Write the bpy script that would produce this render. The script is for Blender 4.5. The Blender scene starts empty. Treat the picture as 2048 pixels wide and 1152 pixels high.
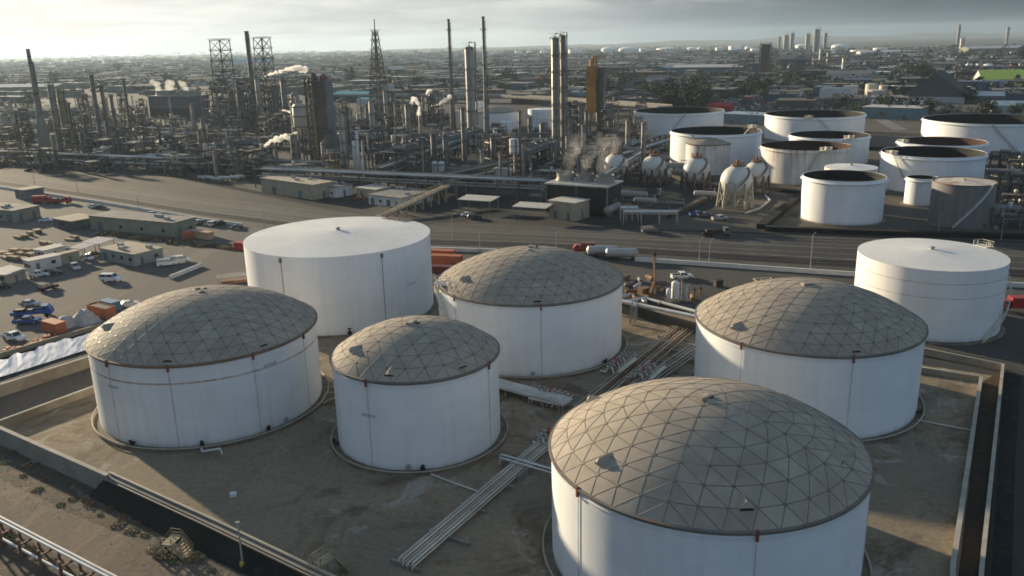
import bpy, bmesh, math, random
from mathutils import Vector, Matrix
rad = math.radians
rnd = random.Random(11)
sc = bpy.context.scene
col = sc.collection
PI = math.pi

# ------------------------------------------------------------------ camera
FPX, PITCH, ROLL, CAMZ = 1667.45, rad(16.3958), rad(-1.361955), 60.0
_R0 = Vector((1, 0, 0)); _F = Vector((0, math.cos(PITCH), -math.sin(PITCH))); _U0 = _R0.cross(_F)
_R = _R0 * math.cos(ROLL) + _U0 * math.sin(ROLL)
_U = -_R0 * math.sin(ROLL) + _U0 * math.cos(ROLL)
cd = bpy.data.cameras.new('camera'); cam = bpy.data.objects.new('camera', cd); col.objects.link(cam)
M = Matrix((( _R.x, _U.x, -_F.x, 0), (_R.y, _U.y, -_F.y, 0), (_R.z, _U.z, -_F.z, CAMZ), (0, 0, 0, 1)))
cam.matrix_world = M
cd.sensor_width = 36; cd.lens = 36 * FPX / 2048; cd.clip_start = 1; cd.clip_end = 60000
sc.camera = cam

def ray(u, v):
    return _R * ((u - 1024) / FPX) + _U * ((576 - v) / FPX) + _F
def at(u, v, z=0.0):
    """ground (or level z) point that the survey photo shows at u, v"""
    d = ray(u, v); s = (z - CAMZ) / d.z
    return Vector((d.x * s, d.y * s, z))
def hgt(p, u, v):
    """height above ground of the point seen at u, v standing over plan position p"""
    d = ray(u, v); return CAMZ + d.z / math.hypot(d.x, d.y) * math.hypot(p[0], p[1])
def mpp(p):
    return math.hypot(math.hypot(p[0], p[1]), CAMZ) / FPX

# ------------------------------------------------------------------ materials
MATS = {}
def nodes(m):
    m.use_nodes = True; return m.node_tree.nodes, m.node_tree.links
def mat(name, c, rough=.75, metal=0., var=.18, scale=.35, bump=0., c2=None, c2amt=.5, c2scale=.15, objvar=0., detail=4, spec=.4):
    """procedural paint / steel / concrete: two octaves of mottling and optional stain colour"""
    if name in MATS: return MATS[name]
    m = bpy.data.materials.new(name); n, l = nodes(m)
    b = n['Principled BSDF']; b.inputs['Roughness'].default_value = rough; b.inputs['Metallic'].default_value = metal
    b.inputs['Specular IOR Level'].default_value = spec
    tc = n.new('ShaderNodeTexCoord')
    no = n.new('ShaderNodeTexNoise'); no.inputs['Scale'].default_value = scale; no.inputs['Detail'].default_value = detail
    l.new(tc.outputs['Object'], no.inputs['Vector'])
    rp = n.new('ShaderNodeMapRange'); rp.inputs['From Min'].default_value = .3; rp.inputs['From Max'].default_value = .7
    rp.inputs['To Min'].default_value = 1 - var; rp.inputs['To Max'].default_value = 1 + var
    l.new(no.outputs['Fac'], rp.inputs['Value'])
    vm = n.new('ShaderNodeVectorMath'); vm.operation = 'SCALE'; vm.inputs[0].default_value = c
    val = rp.outputs['Result']
    if objvar:
        oi = n.new('ShaderNodeObjectInfo'); r2 = n.new('ShaderNodeMapRange')
        r2.inputs['To Min'].default_value = 1 - objvar; r2.inputs['To Max'].default_value = 1 + objvar
        l.new(oi.outputs['Random'], r2.inputs['Value'])
        mu = n.new('ShaderNodeMath'); mu.operation = 'MULTIPLY'
        l.new(val, mu.inputs[0]); l.new(r2.outputs['Result'], mu.inputs[1]); val = mu.outputs[0]
    l.new(val, vm.inputs['Scale'])
    out = vm.outputs['Vector']
    if c2:
        n2 = n.new('ShaderNodeTexNoise'); n2.inputs['Scale'].default_value = c2scale; n2.inputs['Detail'].default_value = 6
        n2.inputs['Roughness'].default_value = .65
        l.new(tc.outputs['Object'], n2.inputs['Vector'])
        r3 = n.new('ShaderNodeMapRange'); r3.inputs['From Min'].default_value = 1 - c2amt; r3.inputs['From Max'].default_value = 1 - c2amt + .14
        l.new(n2.outputs['Fac'], r3.inputs['Value'])
        mx = n.new('ShaderNodeMix'); mx.data_type = 'RGBA'
        l.new(r3.outputs['Result'], mx.inputs['Factor']); l.new(out, mx.inputs['A']); mx.inputs['B'].default_value = (*c2, 1)
        out = mx.outputs['Result']
    l.new(out, b.inputs['Base Color'])
    if bump:
        bp = n.new('ShaderNodeBump'); bp.inputs['Strength'].default_value = bump; bp.inputs['Distance'].default_value = .05
        l.new(no.outputs['Fac'], bp.inputs['Height']); l.new(bp.outputs['Normal'], b.inputs['Normal'])
    MATS[name] = m
    return m

def tank_paint(name, c, band=None, rust=0., dirt=.06, seams=1.):
    """white tank paint: plate courses, weld seams, vertical dirt streaks, rust runs from the rim (object z)"""
    m = bpy.data.materials.new(name); n, l = nodes(m); b = n['Principled BSDF']
    b.inputs['Roughness'].default_value = .5; b.inputs['Specular IOR Level'].default_value = .35
    tc = n.new('ShaderNodeTexCoord'); sp = n.new('ShaderNodeSeparateXYZ'); l.new(tc.outputs['Object'], sp.inputs[0])
    def math_(op, a, bb=None, c_=None):
        x = n.new('ShaderNodeMath'); x.operation = op
        for i, q in enumerate((a, bb, c_)):
            if q is None: continue
            if isinstance(q, (int, float)): x.inputs[i].default_value = q
            else: l.new(q, x.inputs[i])
        return x.outputs[0]
    ang = math_('ARCTAN2', sp.outputs['Y'], sp.outputs['X'])
    # streak noise: stretched along z, on a cylinder
    cv = n.new('ShaderNodeCombineXYZ'); l.new(sp.outputs['X'], cv.inputs[0]); l.new(sp.outputs['Y'], cv.inputs[1])
    l.new(math_('MULTIPLY', sp.outputs['Z'], .06), cv.inputs[2])
    ns = n.new('ShaderNodeTexNoise'); ns.inputs['Scale'].default_value = .9; ns.inputs['Detail'].default_value = 5; l.new(cv.outputs[0], ns.inputs['Vector'])
    nb = n.new('ShaderNodeTexNoise'); nb.inputs['Scale'].default_value = .12; nb.inputs['Detail'].default_value = 4; l.new(tc.outputs['Object'], nb.inputs['Vector'])
    def mr(v, a, bb, c_, d):
        x = n.new('ShaderNodeMapRange'); l.new(v, x.inputs[0])
        for i, q in enumerate((a, bb, c_, d)): x.inputs[i + 1].default_value = q
        return x.outputs[0]
    s1 = mr(ns.outputs['Fac'], .45, .75, 0, dirt)
    s2 = mr(nb.outputs['Fac'], .35, .7, 0, dirt * .8)
    # course lines every 2.4 m and vertical plate joints every ~9 degrees, staggered
    zc = math_('DIVIDE', sp.outputs['Z'], 2.42)
    fz = math_('FRACT', zc); lz = math_('LESS_THAN', fz, .022)
    st = math_('MULTIPLY', math_('FLOOR', zc), .37)
    fa = math_('FRACT', math_('ADD', math_('MULTIPLY', ang, 3.4), st)); la = math_('LESS_THAN', fa, .006)
    pl = n.new('ShaderNodeTexWhiteNoise'); pl.noise_dimensions = '2D'
    cc = n.new('ShaderNodeCombineXYZ'); l.new(math_('FLOOR', math_('ADD', math_('MULTIPLY', ang, 3.4), st)), cc.inputs[0]); l.new(math_('FLOOR', zc), cc.inputs[1])
    l.new(cc.outputs[0], pl.inputs['Vector'])
    pv = math_('MULTIPLY', pl.outputs['Value'], .06 * seams)
    d = math_('ADD', math_('ADD', s1, s2), math_('ADD', math_('MULTIPLY', math_('MAXIMUM', lz, la), .10 * seams), pv))
    k = math_('SUBTRACT', 1, d)
    vm = n.new('ShaderNodeVectorMath'); vm.operation = 'SCALE'; vm.inputs[0].default_value = c; l.new(k, vm.inputs['Scale'])
    out = vm.outputs['Vector']
    def mixin(out, fac, colr):
        mx = n.new('ShaderNodeMix'); mx.data_type = 'RGBA'; l.new(fac, mx.inputs['Factor']); l.new(out, mx.inputs['A']); mx.inputs['B'].default_value = (*colr, 1)
        return mx.outputs['Result']
    # splash dirt near the base
    base = math_('MULTIPLY', mr(sp.outputs['Z'], .1, 1.1, 1, 0), mr(ns.outputs['Fac'], .35, .65, .1, .55))
    out = mixin(out, base, (.30, .25, .19))
    if band:
        for z0, w in band:
            e = math_('LESS_THAN', math_('ABSOLUTE', math_('SUBTRACT', sp.outputs['Z'], z0)), w)
            out = mixin(out, math_('MULTIPLY', e, mr(ns.outputs['Fac'], .3, .6, .35, .9)), (.33, .20, .12))
    if rust:
        top = mr(sp.outputs['Z'], 14.2 - 5 * min(rust, 1.2), 14.2, 0, 1)
        fr = math_('MULTIPLY', top, mr(ns.outputs['Fac'], .62 - .12 * rust, .72, 0, .9))
        out = mixin(out, fr, (.36, .17, .07))
    l.new(out, b.inputs['Base Color'])
    bp = n.new('ShaderNodeBump'); bp.inputs['Strength'].default_value = .25; bp.inputs['Distance'].default_value = .12
    l.new(nb.outputs['Fac'], bp.inputs['Height']); l.new(bp.outputs['Normal'], b.inputs['Normal'])
    return m

# ------------------------------------------------------------------ mesh builder
class MB:
    def __init__(s): s.v = []; s.f = []; s.m = []
    def add(s, vs, fs, m=0):
        o = len(s.v); s.v += [tuple(p) for p in vs]; s.f += [tuple(i + o for i in f) for f in fs]; s.m += [m] * len(fs); return s
    def box(s, c, d, rz=0, m=0, tx=1., ty=1.):
        x, y, z = c; a, b, h = d[0] / 2, d[1] / 2, d[2]; cs, sn = math.cos(rz), math.sin(rz)
        vs = []
        for k, (zz, fx, fy) in enumerate(((z, 1, 1), (z + h, tx, ty))):
            for px, py in ((-a, -b), (a, -b), (a, b), (-a, b)):
                px *= fx; py *= fy; vs.append((x + px * cs - py * sn, y + px * sn + py * cs, zz))
        return s.add(vs, [(3, 2, 1, 0), (4, 5, 6, 7), (0, 1, 5, 4), (1, 2, 6, 5), (2, 3, 7, 6), (3, 0, 4, 7)], m)
    def bar(s, p, q, w, h=None, m=0):
        p = Vector(p); q = Vector(q); d = (q - p)
        if d.length < 1e-6: return s
        d.normalize(); up = Vector((0, 0, 1)) if abs(d.z) < .95 else Vector((1, 0, 0))
        a = d.cross(up).normalized() * w / 2; b = a.cross(d).normalized() * (h or w) / 2
        vs = [p - a - b, p + a - b, p + a + b, p - a + b, q - a - b, q + a - b, q + a + b, q - a + b]
        return s.add(vs, [(0, 1, 2, 3), (7, 6, 5, 4), (4, 5, 1, 0), (5, 6, 2, 1), (6, 7, 3, 2), (7, 4, 0, 3)], m)
    def cyl(s, p, q, r, r2=None, n=10, caps=True, m=0):
        p = Vector(p); q = Vector(q); r2 = r if r2 is None else r2
        d = (q - p).normalized(); up = Vector((0, 0, 1)) if abs(d.z) < .95 else Vector((1, 0, 0))
        a = d.cross(up).normalized(); b = d.cross(a).normalized()
        vs = []
        for c, rr in ((p, r), (q, r2)):
            for i in range(n):
                t = 2 * PI * i / n; vs.append(c + a * (math.cos(t) * rr) + b * (math.sin(t) * rr))
        fs = [(i, i + n, (i + 1) % n + n, (i + 1) % n) for i in range(n)]
        if caps: fs += [tuple(range(n)), tuple(range(2 * n - 1, n - 1, -1))]
        return s.add(vs, fs, m)
    def tube(s, pts, r, n=8, m=0, closed=False):
        pts = [Vector(p) for p in pts]; N = len(pts); vs = []
        for i, p in enumerate(pts):
            if closed: d = pts[(i + 1) % N] - pts[i - 1]
            else: d = pts[min(i + 1, N - 1)] - pts[max(i - 1, 0)]
            d.normalize(); up = Vector((0, 0, 1)) if abs(d.z) < .95 else Vector((1, .2, 0))
            a = d.cross(up).normalized(); b = d.cross(a).normalized()
            for k in range(n):
                t = 2 * PI * k / n; vs.append(p + a * (math.cos(t) * r) + b * (math.sin(t) * r))
        fs = []
        for i in range(N if closed else N - 1):
            j = (i + 1) % N
            fs += [(i * n + k, j * n + k, j * n + (k + 1) % n, i * n + (k + 1) % n) for k in range(n)]
        if not closed: fs += [tuple(range(n)), tuple(range(N * n - 1, (N - 1) * n - 1, -1))]
        return s.add(vs, fs, m)
    def lathe(s, prof, n=24, c=(0, 0, 0), m=0):
        vs = []; fs = []
        for r, z in prof:
            for k in range(n):
                t = 2 * PI * k / n; vs.append((c[0] + r * math.cos(t), c[1] + r * math.sin(t), c[2] + z))
        for i in range(len(prof) - 1):
            fs += [(i * n + k, i * n + (k + 1) % n, (i + 1) * n + (k + 1) % n, (i + 1) * n + k) for k in range(n)]
        return s.add(vs, fs, m)
    def vessel(s, c, r, h, n=16, m=0):
        """upright vessel with rounded head"""
        x, y, z = c
        prof = [(r, 0), (r, h - r * .5)] + [(r * math.cos(t), h - r * .5 + r * .5 * math.sin(t)) for t in (.5, 1.0, 1.4)] + [(.01, h)]
        return s.lathe(prof, n, (x, y, z), m)
    def drum(s, c, d, r, L, n=12, m=0):
        """horizontal drum, d = unit direction (x, y)"""
        c = Vector(c); d = Vector((d[0], d[1], 0)); e = d * (L / 2)
        pts = [(c - e - d * r * .45, .05), (c - e - d * r * .3, .6), (c - e, 1), (c + e, 1), (c + e + d * r * .3, .6), (c + e + d * r * .45, .05)]
        a = Vector((-d.y, d.x, 0)); vs = []
        for p, k in pts:
            for i in range(n):
                t = 2 * PI * i / n; vs.append(p + a * (math.cos(t) * r * k) + Vector((0, 0, math.sin(t) * r * k)))
        fs = []
        for j in range(len(pts) - 1):
            fs += [(j * n + i, j * n + (i + 1) % n, (j + 1) * n + (i + 1) % n, (j + 1) * n + i) for i in range(n)]
        fs += [tuple(range(n - 1, -1, -1)), tuple(range((len(pts) - 1) * n, len(pts) * n))]
        return s.add(vs, fs, m)
    def prism(s, pts, z0, z1, m=0):
        n = len(pts)
        a = sum(pts[i][0] * pts[(i + 1) % n][1] - pts[(i + 1) % n][0] * pts[i][1] for i in range(n))
        if a < 0: pts = pts[::-1]
        vs = [(p[0], p[1], z0) for p in pts] + [(p[0], p[1], z1) for p in pts]
        fs = [tuple(range(n - 1, -1, -1)), tuple(range(n, 2 * n))] + [(i, (i + 1) % n, (i + 1) % n + n, i + n) for i in range(n)]
        return s.add(vs, fs, m)
    def profile(s, pts, y0, y1, m=0):
        """side outline in x, z extruded across y"""
        n = len(pts)
        vs = [(p[0], y0, p[1]) for p in pts] + [(p[0], y1, p[1]) for p in pts]
        fs = [tuple(range(n)), tuple(range(2 * n - 1, n - 1, -1))] + [(i + n, (i + 1) % n + n, (i + 1) % n, i) for i in range(n)]
        return s.add(vs, fs, m)
    def ball(s, c, r, n=12, k=8, m=0, sz=1.):
        prof = [(max(.01, r * math.sin(PI * i / k)), -r * sz * math.cos(PI * i / k)) for i in range(k + 1)]
        return s.lathe(prof, n, c, m)
    def rail(s, pts, h=1.05, w=.06, step=2.2, m=0):
        """handrail: top and mid rails with posts along a polyline"""
        for i in range(len(pts) - 1):
            p, q = Vector(pts[i]), Vector(pts[i + 1]); up = Vector((0, 0, h))
            s.bar(p + up, q + up, w, m=m); s.bar(p + up * .5, q + up * .5, w * .8, m=m)
            k = max(1, int((q - p).length / step))
            for j in range(k + 1):
                a = p.lerp(q, j / k); s.bar(a, a + up, w, m=m)
        return s
    def build(s, name, mats, parent=None, smooth=False, loc=None, rz=0):
        me = bpy.data.meshes.new(name); me.from_pydata(s.v, [], s.f)
        for q in (mats if isinstance(mats, (list, tuple)) else [mats]): me.materials.append(q)
        if any(s.m): me.polygons.foreach_set('material_index', s.m)
        if smooth:
            me.polygons.foreach_set('use_smooth', [True] * len(s.f)); me.update(); me.set_sharp_from_angle(angle=rad(38))
        me.update()
        o = bpy.data.objects.new(name, me); col.objects.link(o)
        if parent: o.parent = parent
        if loc is not None: o.location = loc
        o.rotation_euler.z = rz
        return o

def tag(o, label=None, cat=None, group=None, kind=None):
    if label: o['label'] = label
    if cat: o['category'] = cat
    if group: o['group'] = group
    if kind: o['kind'] = kind
    return o
def thing(name, label, cat, loc=(0, 0, 0), rz=0, group=None):
    o = bpy.data.objects.new(name, None); col.objects.link(o); o.location = loc; o.rotation_euler.z = rz; o.empty_display_size = .5
    return tag(o, label, cat, group)
def struct(name, mb, m, smooth=False):
    return tag(mb.build(name, m, None, smooth), kind='structure')
def dup(root, loc, rz, label=None, group=None, scale=None):
    r = root.copy(); col.objects.link(r); r.location = loc; r.rotation_euler.z = rz
    if scale: r.scale = scale
    if label: r['label'] = label
    if group: r['group'] = group
    for ch in root.children:
        c = ch.copy(); col.objects.link(c); c.parent = r
        for g in ch.children:
            d = g.copy(); col.objects.link(d); d.parent = c
    return r
def lerp(a, b, t): return a + (b - a) * t
# ------------------------------------------------------------------ sun, sky, haze
SUN_AZ = Vector((-.72, .695)); SUN_EL = rad(11)
sd = Vector((SUN_AZ.x * math.cos(SUN_EL), SUN_AZ.y * math.cos(SUN_EL), math.sin(SUN_EL))).normalized()
sl = bpy.data.lights.new('sun', 'SUN'); sl.energy = 4.3; sl.angle = rad(1.2); sl.color = (1, .82, .565)
so = bpy.data.objects.new('sun', sl); col.objects.link(so)
so.rotation_euler = sd.to_track_quat('Z', 'Y').to_euler(); so.location = (-300, 300, 200)
w = bpy.data.worlds.new('World'); sc.world = w; w.use_nodes = True
n, l = w.node_tree.nodes, w.node_tree.links
bg = n['Background']; bg.inputs['Strength'].default_value = .05
sky = n.new('ShaderNodeTexSky'); sky.sky_type = 'NISHITA'; sky.sun_disc = False
sky.sun_elevation = SUN_EL; sky.sun_rotation = math.atan2(SUN_AZ.x, SUN_AZ.y)
sky.air_density = 1.4; sky.dust_density = 2.0; sky.altitude = 60
tc = n.new('ShaderNodeTexCoord')
def wm(op, a, b=None, c=None):
    x = n.new('ShaderNodeMath'); x.operation = op
    for i, q in enumerate((a, b, c)):
        if q is None: continue
        if isinstance(q, (int, float)): x.inputs[i].default_value = q
        else: l.new(q, x.inputs[i])
    return x.outputs[0]
def wmix(f, a, b):
    x = n.new('ShaderNodeMix'); x.data_type = 'RGBA'
    for k, q in (('Factor', f), ('A', a), ('B', b)):
        if isinstance(q, tuple): x.inputs[k].default_value = (*q, 1)
        elif isinstance(q, (int, float)): x.inputs[k].default_value = q
        else: l.new(q, x.inputs[k])
    return x.outputs['Result']
def wmr(v, a, b, c, d, smooth=True):
    x = n.new('ShaderNodeMapRange'); l.new(v, x.inputs[0])
    if smooth: x.interpolation_type = 'SMOOTHSTEP'
    for i, q in enumerate((a, b, c, d)): x.inputs[i + 1].default_value = q
    return x.outputs[0]
sp = n.new('ShaderNodeSeparateXYZ'); l.new(tc.outputs['Generated'], sp.inputs[0])
dt = n.new('ShaderNodeVectorMath'); dt.operation = 'DOT_PRODUCT'; l.new(tc.outputs['Generated'], dt.inputs[0]); dt.inputs[1].default_value = sd
el = sp.outputs['Z']
# cloud deck seen edge-on: project the direction onto a flat layer, so banks flatten towards the horizon
inv = wm('DIVIDE', 1, wm('ADD', wm('MAXIMUM', el, 0), .055))
cx = n.new('ShaderNodeCombineXYZ'); l.new(wm('MULTIPLY', sp.outputs['X'], inv), cx.inputs[0]); l.new(wm('MULTIPLY', sp.outputs['Y'], inv), cx.inputs[1])
nz = n.new('ShaderNodeTexNoise'); nz.inputs['Scale'].default_value = .62; nz.inputs['Detail'].default_value = 8; nz.inputs['Roughness'].default_value = .58; nz.inputs['Distortion'].default_value = .35
l.new(cx.outputs[0], nz.inputs['Vector'])
# small puffs along the horizon
mp = n.new('ShaderNodeMapping'); mp.inputs['Scale'].default_value = (7, 7, 34); l.new(tc.outputs['Generated'], mp.inputs[0])
n2 = n.new('ShaderNodeTexNoise'); n2.inputs['Scale'].default_value = 1.4; n2.inputs['Detail'].default_value = 7; l.new(mp.outputs[0], n2.inputs['Vector'])
rmp = n.new('ShaderNodeValToRGB'); cr_ = rmp.color_ramp
stops = [(-1, (.43, .60, .79)), (-.25, (.39, .54, .71)), (.05, (.15, .205, .26)), (.213, (.070, .100, .128)), (.325, (.094, .130, .160)), (.445, (.16, .20, .235)), (.567, (.32, .36, .38)), (.68, (.60, .63, .62)), (.78, (.68, .71, .69)), (.86, (.80, .83, .81)), (.915, (.93, .945, .92)), (.95, (1.06, 1.05, 1.0)), (1, (1.5, 1.45, 1.32))]
cr_.elements[0].position = 0; cr_.elements[1].position = 1
for i, (d_, c_) in enumerate(stops):
    e_ = cr_.elements[0] if i == 0 else cr_.elements[-1] if i == len(stops) - 1 else cr_.elements.new((d_ + 1) / 2)
    e_.color = (*c_, 1)
l.new(wmr(dt.outputs['Value'], -1, 1, 0, 1, False), rmp.inputs[0])
dk = n.new('ShaderNodeVectorMath'); dk.operation = 'SCALE'; l.new(rmp.outputs['Color'], dk.inputs[0]); dk.inputs['Scale'].default_value = 9.2
deck = dk.outputs['Vector']
cl = wm('ADD', wm('MULTIPLY', nz.outputs['Fac'], .6), wm('MULTIPLY', n2.outputs['Fac'], .4))
shade = wmr(cl, .36, .64, .88, 1.09)
sv = n.new('ShaderNodeVectorMath'); sv.operation = 'SCALE'; l.new(deck, sv.inputs[0]); l.new(shade, sv.inputs['Scale'])
# lit tops in a band a few degrees up, clear blue-grey gap below
bandm = wm('MULTIPLY', wmr(el, .028, .055, 0, 1), wmr(el, .10, .2, 1, 0))
puff = wm('MULTIPLY', wm('MULTIPLY', wmr(n2.outputs['Fac'], .46, .62, 0, 1), bandm), wmr(dt.outputs['Value'], .2, .62, .03, .6))
skyc = wmix(puff, sv.outputs['Vector'], (9.0, 8.8, 7.8))
# overhead the deck thins and lets cool skylight through
top = wmr(el, .07, .42, 0, 1)
skyc = wmix(wm('MULTIPLY', top, .92), skyc, (1.75, 2.6, 3.8))
skyc = wmix(.04, skyc, sky.outputs['Color'])
l.new(skyc, bg.inputs['Color'])
sc.view_settings.view_transform = 'Standard'; sc.view_settings.look = 'None'; sc.view_settings.gamma = 1; sc.view_settings.exposure = 1.1
sc.cycles.use_denoising = True; sc.cycles.filter_width = 1.7
try: sc.cycles.denoiser = 'OPENIMAGEDENOISE'
except Exception: pass
sc.cycles.max_bounces = 6; sc.cycles.diffuse_bounces = 3; sc.cycles.glossy_bounces = 2; sc.cycles.transparent_max_bounces = 8; sc.cycles.volume_bounces = 2
sc.cycles.caustics_reflective = False; sc.cycles.caustics_refractive = False
# haze: one closed box of even air round camera, town and ground
hz = bpy.data.materials.new('haze'); nn, ll = nodes(hz); nn.remove(nn['Principled BSDF'])
pv = nn.new('ShaderNodeVolumePrincipled'); pv.inputs['Density'].default_value = 4.6e-5; pv.inputs['Color'].default_value = (.66, .84, 1.0, 1); pv.inputs['Anisotropy'].default_value = .3
ll.new(pv.outputs[0], nn['Material Output'].inputs['Volume'])
hb = MB().box((0, 5400, -1.5), (20400, 13400, 171.5)).build('haze', hz); tag(hb, kind='stuff')
# ------------------------------------------------------------------ the ground and its sheets
def ground_mat(name, base, c2, c3, s1=.02, s2=.11, t2=.5, t3=.6, rough=.92, bump=.35, fine=.9, stretch=None, rot=0, pale=None):
    """earth / asphalt: broad tone, stains of a second colour, patches of a third, fine grit; world coordinates"""
    m = bpy.data.materials.new(name); n, l = nodes(m); b = n['Principled BSDF']; b.inputs['Roughness'].default_value = rough
    b.inputs['Specular IOR Level'].default_value = .25
    g = n.new('ShaderNodeNewGeometry'); vec = g.outputs['Position']
    if stretch:
        mp = n.new('ShaderNodeMapping'); mp.inputs['Rotation'].default_value = (0, 0, rot); mp.inputs['Scale'].default_value = stretch
        l.new(vec, mp.inputs[0]); vec = mp.outputs[0]
    def noise(s, d=6, rg=.6, v=vec, dist=0.):
        x = n.new('ShaderNodeTexNoise'); x.inputs['Scale'].default_value = s; x.inputs['Detail'].default_value = d; x.inputs['Roughness'].default_value = rg
        x.inputs['Distortion'].default_value = dist
        l.new(v, x.inputs['Vector']); return x.outputs['Fac']
    def mr(v, a, bb, c_, d):
        x = n.new('ShaderNodeMapRange'); l.new(v, x.inputs[0])
        for i, q in enumerate((a, bb, c_, d)): x.inputs[i + 1].default_value = q
        return x.outputs[0]
    def mix(f, a, c):
        x = n.new('ShaderNodeMix'); x.data_type = 'RGBA'; l.new(f, x.inputs['Factor'])
        if isinstance(a, tuple): x.inputs['A'].default_value = (*a, 1)
        else: l.new(a, x.inputs['A'])
        x.inputs['B'].default_value = (*c, 1); return x.outputs['Result']
    o = mix(mr(noise(s1, 5, dist=.6), t2 - .12, t2 + .12, 0, 1), base, c2)
    o = mix(mr(noise(s2, 7, .68, dist=1.2), t3 - .05, t3 + .10, 0, .9), o, c3)
    if pale: o = mix(mr(noise(s1 * 1.7 + .013, 8, .7, dist=1.5), .555, .65, 0, .75), o, pale)
    fn = noise(fine, 6, .7, g.outputs['Position'])
    vm = n.new('ShaderNodeVectorMath'); vm.operation = 'SCALE'; l.new(o, vm.inputs[0]); l.new(mr(fn, .25, .75, .72, 1.28), vm.inputs['Scale'])
    l.new(vm.outputs['Vector'], b.inputs['Base Color'])
    bp = n.new('ShaderNodeBump'); bp.inputs['Strength'].default_value = bump; bp.inputs['Distance'].default_value = .15
    l.new(fn, bp.inputs['Height']); l.new(bp.outputs['Normal'], b.inputs['Normal'])
    return m

def sheet(name, pts, z, m):
    a = sum(pts[i][0] * pts[(i + 1) % len(pts)][1] - pts[(i + 1) % len(pts)][0] * pts[i][1] for i in range(len(pts)))
    if a < 0: pts = pts[::-1]
    return struct(name, MB().add([(p[0], p[1], z) for p in pts], [tuple(range(len(pts)))]), m)

m_city = ground_mat('city_ground', (.045, .047, .042), (.070, .068, .062), (.024, .029, .021), s1=.0032, s2=.012, t2=.5, t3=.55, fine=.03, bump=0, pale=(.11, .105, .095))
m_yard = ground_mat('yard_dirt', (.265, .205, .135), (.19, .162, .115), (.12, .085, .052), s1=.045, s2=.085, t2=.48, t3=.54, pale=(.36, .325, .27), fine=1.3)
m_lot = ground_mat('lot_asphalt', (.125, .113, .097), (.092, .086, .076), (.165, .14, .113), s1=.02, s2=.07, t3=.62, stretch=(1, .35, 1), rot=rad(36), fine=.9)
m_dirt = ground_mat('road_dirt', (.17, .13, .095), (.125, .10, .075), (.22, .165, .11), s1=.05, s2=.16, stretch=(1, .25, 1), rot=rad(34), fine=1.2)
m_weed = ground_mat('weedy_dirt', (.11, .09, .065), (.07, .062, .045), (.16, .085, .05), s1=.12, s2=.35, t3=.60, fine=1.6, bump=.8, pale=(.22, .19, .13))
m_oil = ground_mat('black_cover', (.012, .013, .011), (.020, .019, .016), (.045, .037, .027), s1=.15, s2=.45, t3=.58, fine=1.8, bump=1.0)
m_ref = ground_mat('plant_ground', (.038, .036, .033), (.024, .023, .022), (.056, .050, .042), s1=.012, s2=.05, fine=.5, bump=.2)
m_farm = ground_mat('farm_dirt', (.105, .088, .066), (.07, .063, .052), (.13, .10, .075), s1=.02, s2=.06, fine=.6)
m_road = ground_mat('asphalt', (.052, .050, .046), (.040, .039, .037), (.064, .059, .052), s1=.03, s2=.09, stretch=(1, .12, 1), rot=rad(-25), fine=1.0)
m_ball = ground_mat('track_ballast', (.042, .037, .031), (.031, .028, .024), (.06, .048, .036), s1=.04, s2=.12, stretch=(1, .1, 1), rot=rad(-25), fine=1.1)
m_gravel = ground_mat('gravel', (.082, .075, .064), (.064, .060, .052), (.054, .049, .041), s1=.03, s2=.1, stretch=(1, .12, 1), rot=rad(-25), fine=1.0)

sheet('ground', [(-10000, -1200), (10000, -1200), (10000, 12000), (-10000, 12000)], -.05, m_city)

# boulevard and rail yard: strips between the near and the far edge
near_px = [(-260, 333), (0, 376), (200, 406), (400, 440), (640, 472), (870, 501), (1100, 508), (1270, 519), (1500, 536), (1715, 551), (2048, 574), (2400, 598)]
far_px = [(-260, 300), (0, 338), (200, 363), (400, 390), (640, 417), (870, 441), (1100, 450), (1270, 456), (1500, 464), (1715, 471), (2048, 482), (2400, 493)]
NE = [at(*p) for p in near_px]; FE = [at(*p) for p in far_px]
def band(t0, t1):
    return [a.lerp(b, t0) for a, b in zip(NE, FE)] + [a.lerp(b, t1) for a, b in zip(NE, FE)][::-1]
def strip(name, t0, t1, z, m):
    n = len(NE); mb = MB()
    a = [p.lerp(q, t0) for p, q in zip(NE, FE)]; b = [p.lerp(q, t1) for p, q in zip(NE, FE)]
    mb.add([(p.x, p.y, z) for p in a] + [(p.x, p.y, z) for p in b], [(i, i + 1, n + i + 1, n + i) for i in range(n - 1)])
    return struct(name, mb, m)

# plant ground, tank farm ground, lot, yard
plant = [FE[0], FE[1], FE[2], FE[3], FE[4], FE[5], FE[6], FE[7], at(1330, 440), at(1500, 400), at(1380, 330), at(1260, 262), at(1180, 214), at(900, 205), at(500, 190), at(0, 215), at(-400, 190)]
sheet('refinery_ground', plant, -.03, m_ref)
farm = [FE[7], FE[8], FE[9], FE[10], FE[11], at(2500, 360), at(2300, 268), at(1900, 222), at(1230, 222), at(1260, 262), at(1380, 330), at(1500, 400), at(1330, 440)]
sheet('tank_farm_ground', farm, -.022, m_farm)
lot = [NE[0], NE[1], NE[2], NE[3], NE[4], NE[5], at(870, 560), at(640, 668), at(640, 700), at(420, 690), at(176, 684), at(0, 724), at(-260, 780)]
sheet('parking_lot', lot, .004, m_lot)
back = [NE[5], NE[6], NE[7], NE[8], NE[9], NE[10], NE[11], at(2400, 760), at(2048, 745), at(2003, 722), at(1846, 694), at(1640, 690), at(1390, 640), at(1240, 612), at(870, 590)]
sheet('service_road', back, .002, m_gravel)
yard = [at(0, 846), at(190, 772), at(640, 655), at(870, 580), at(1240, 600), at(1400, 640), at(1845, 730), at(1990, 752), at(1925, 1250), at(800, 1290), at(620, 1150), at(215, 985), at(0, 890)]
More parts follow.
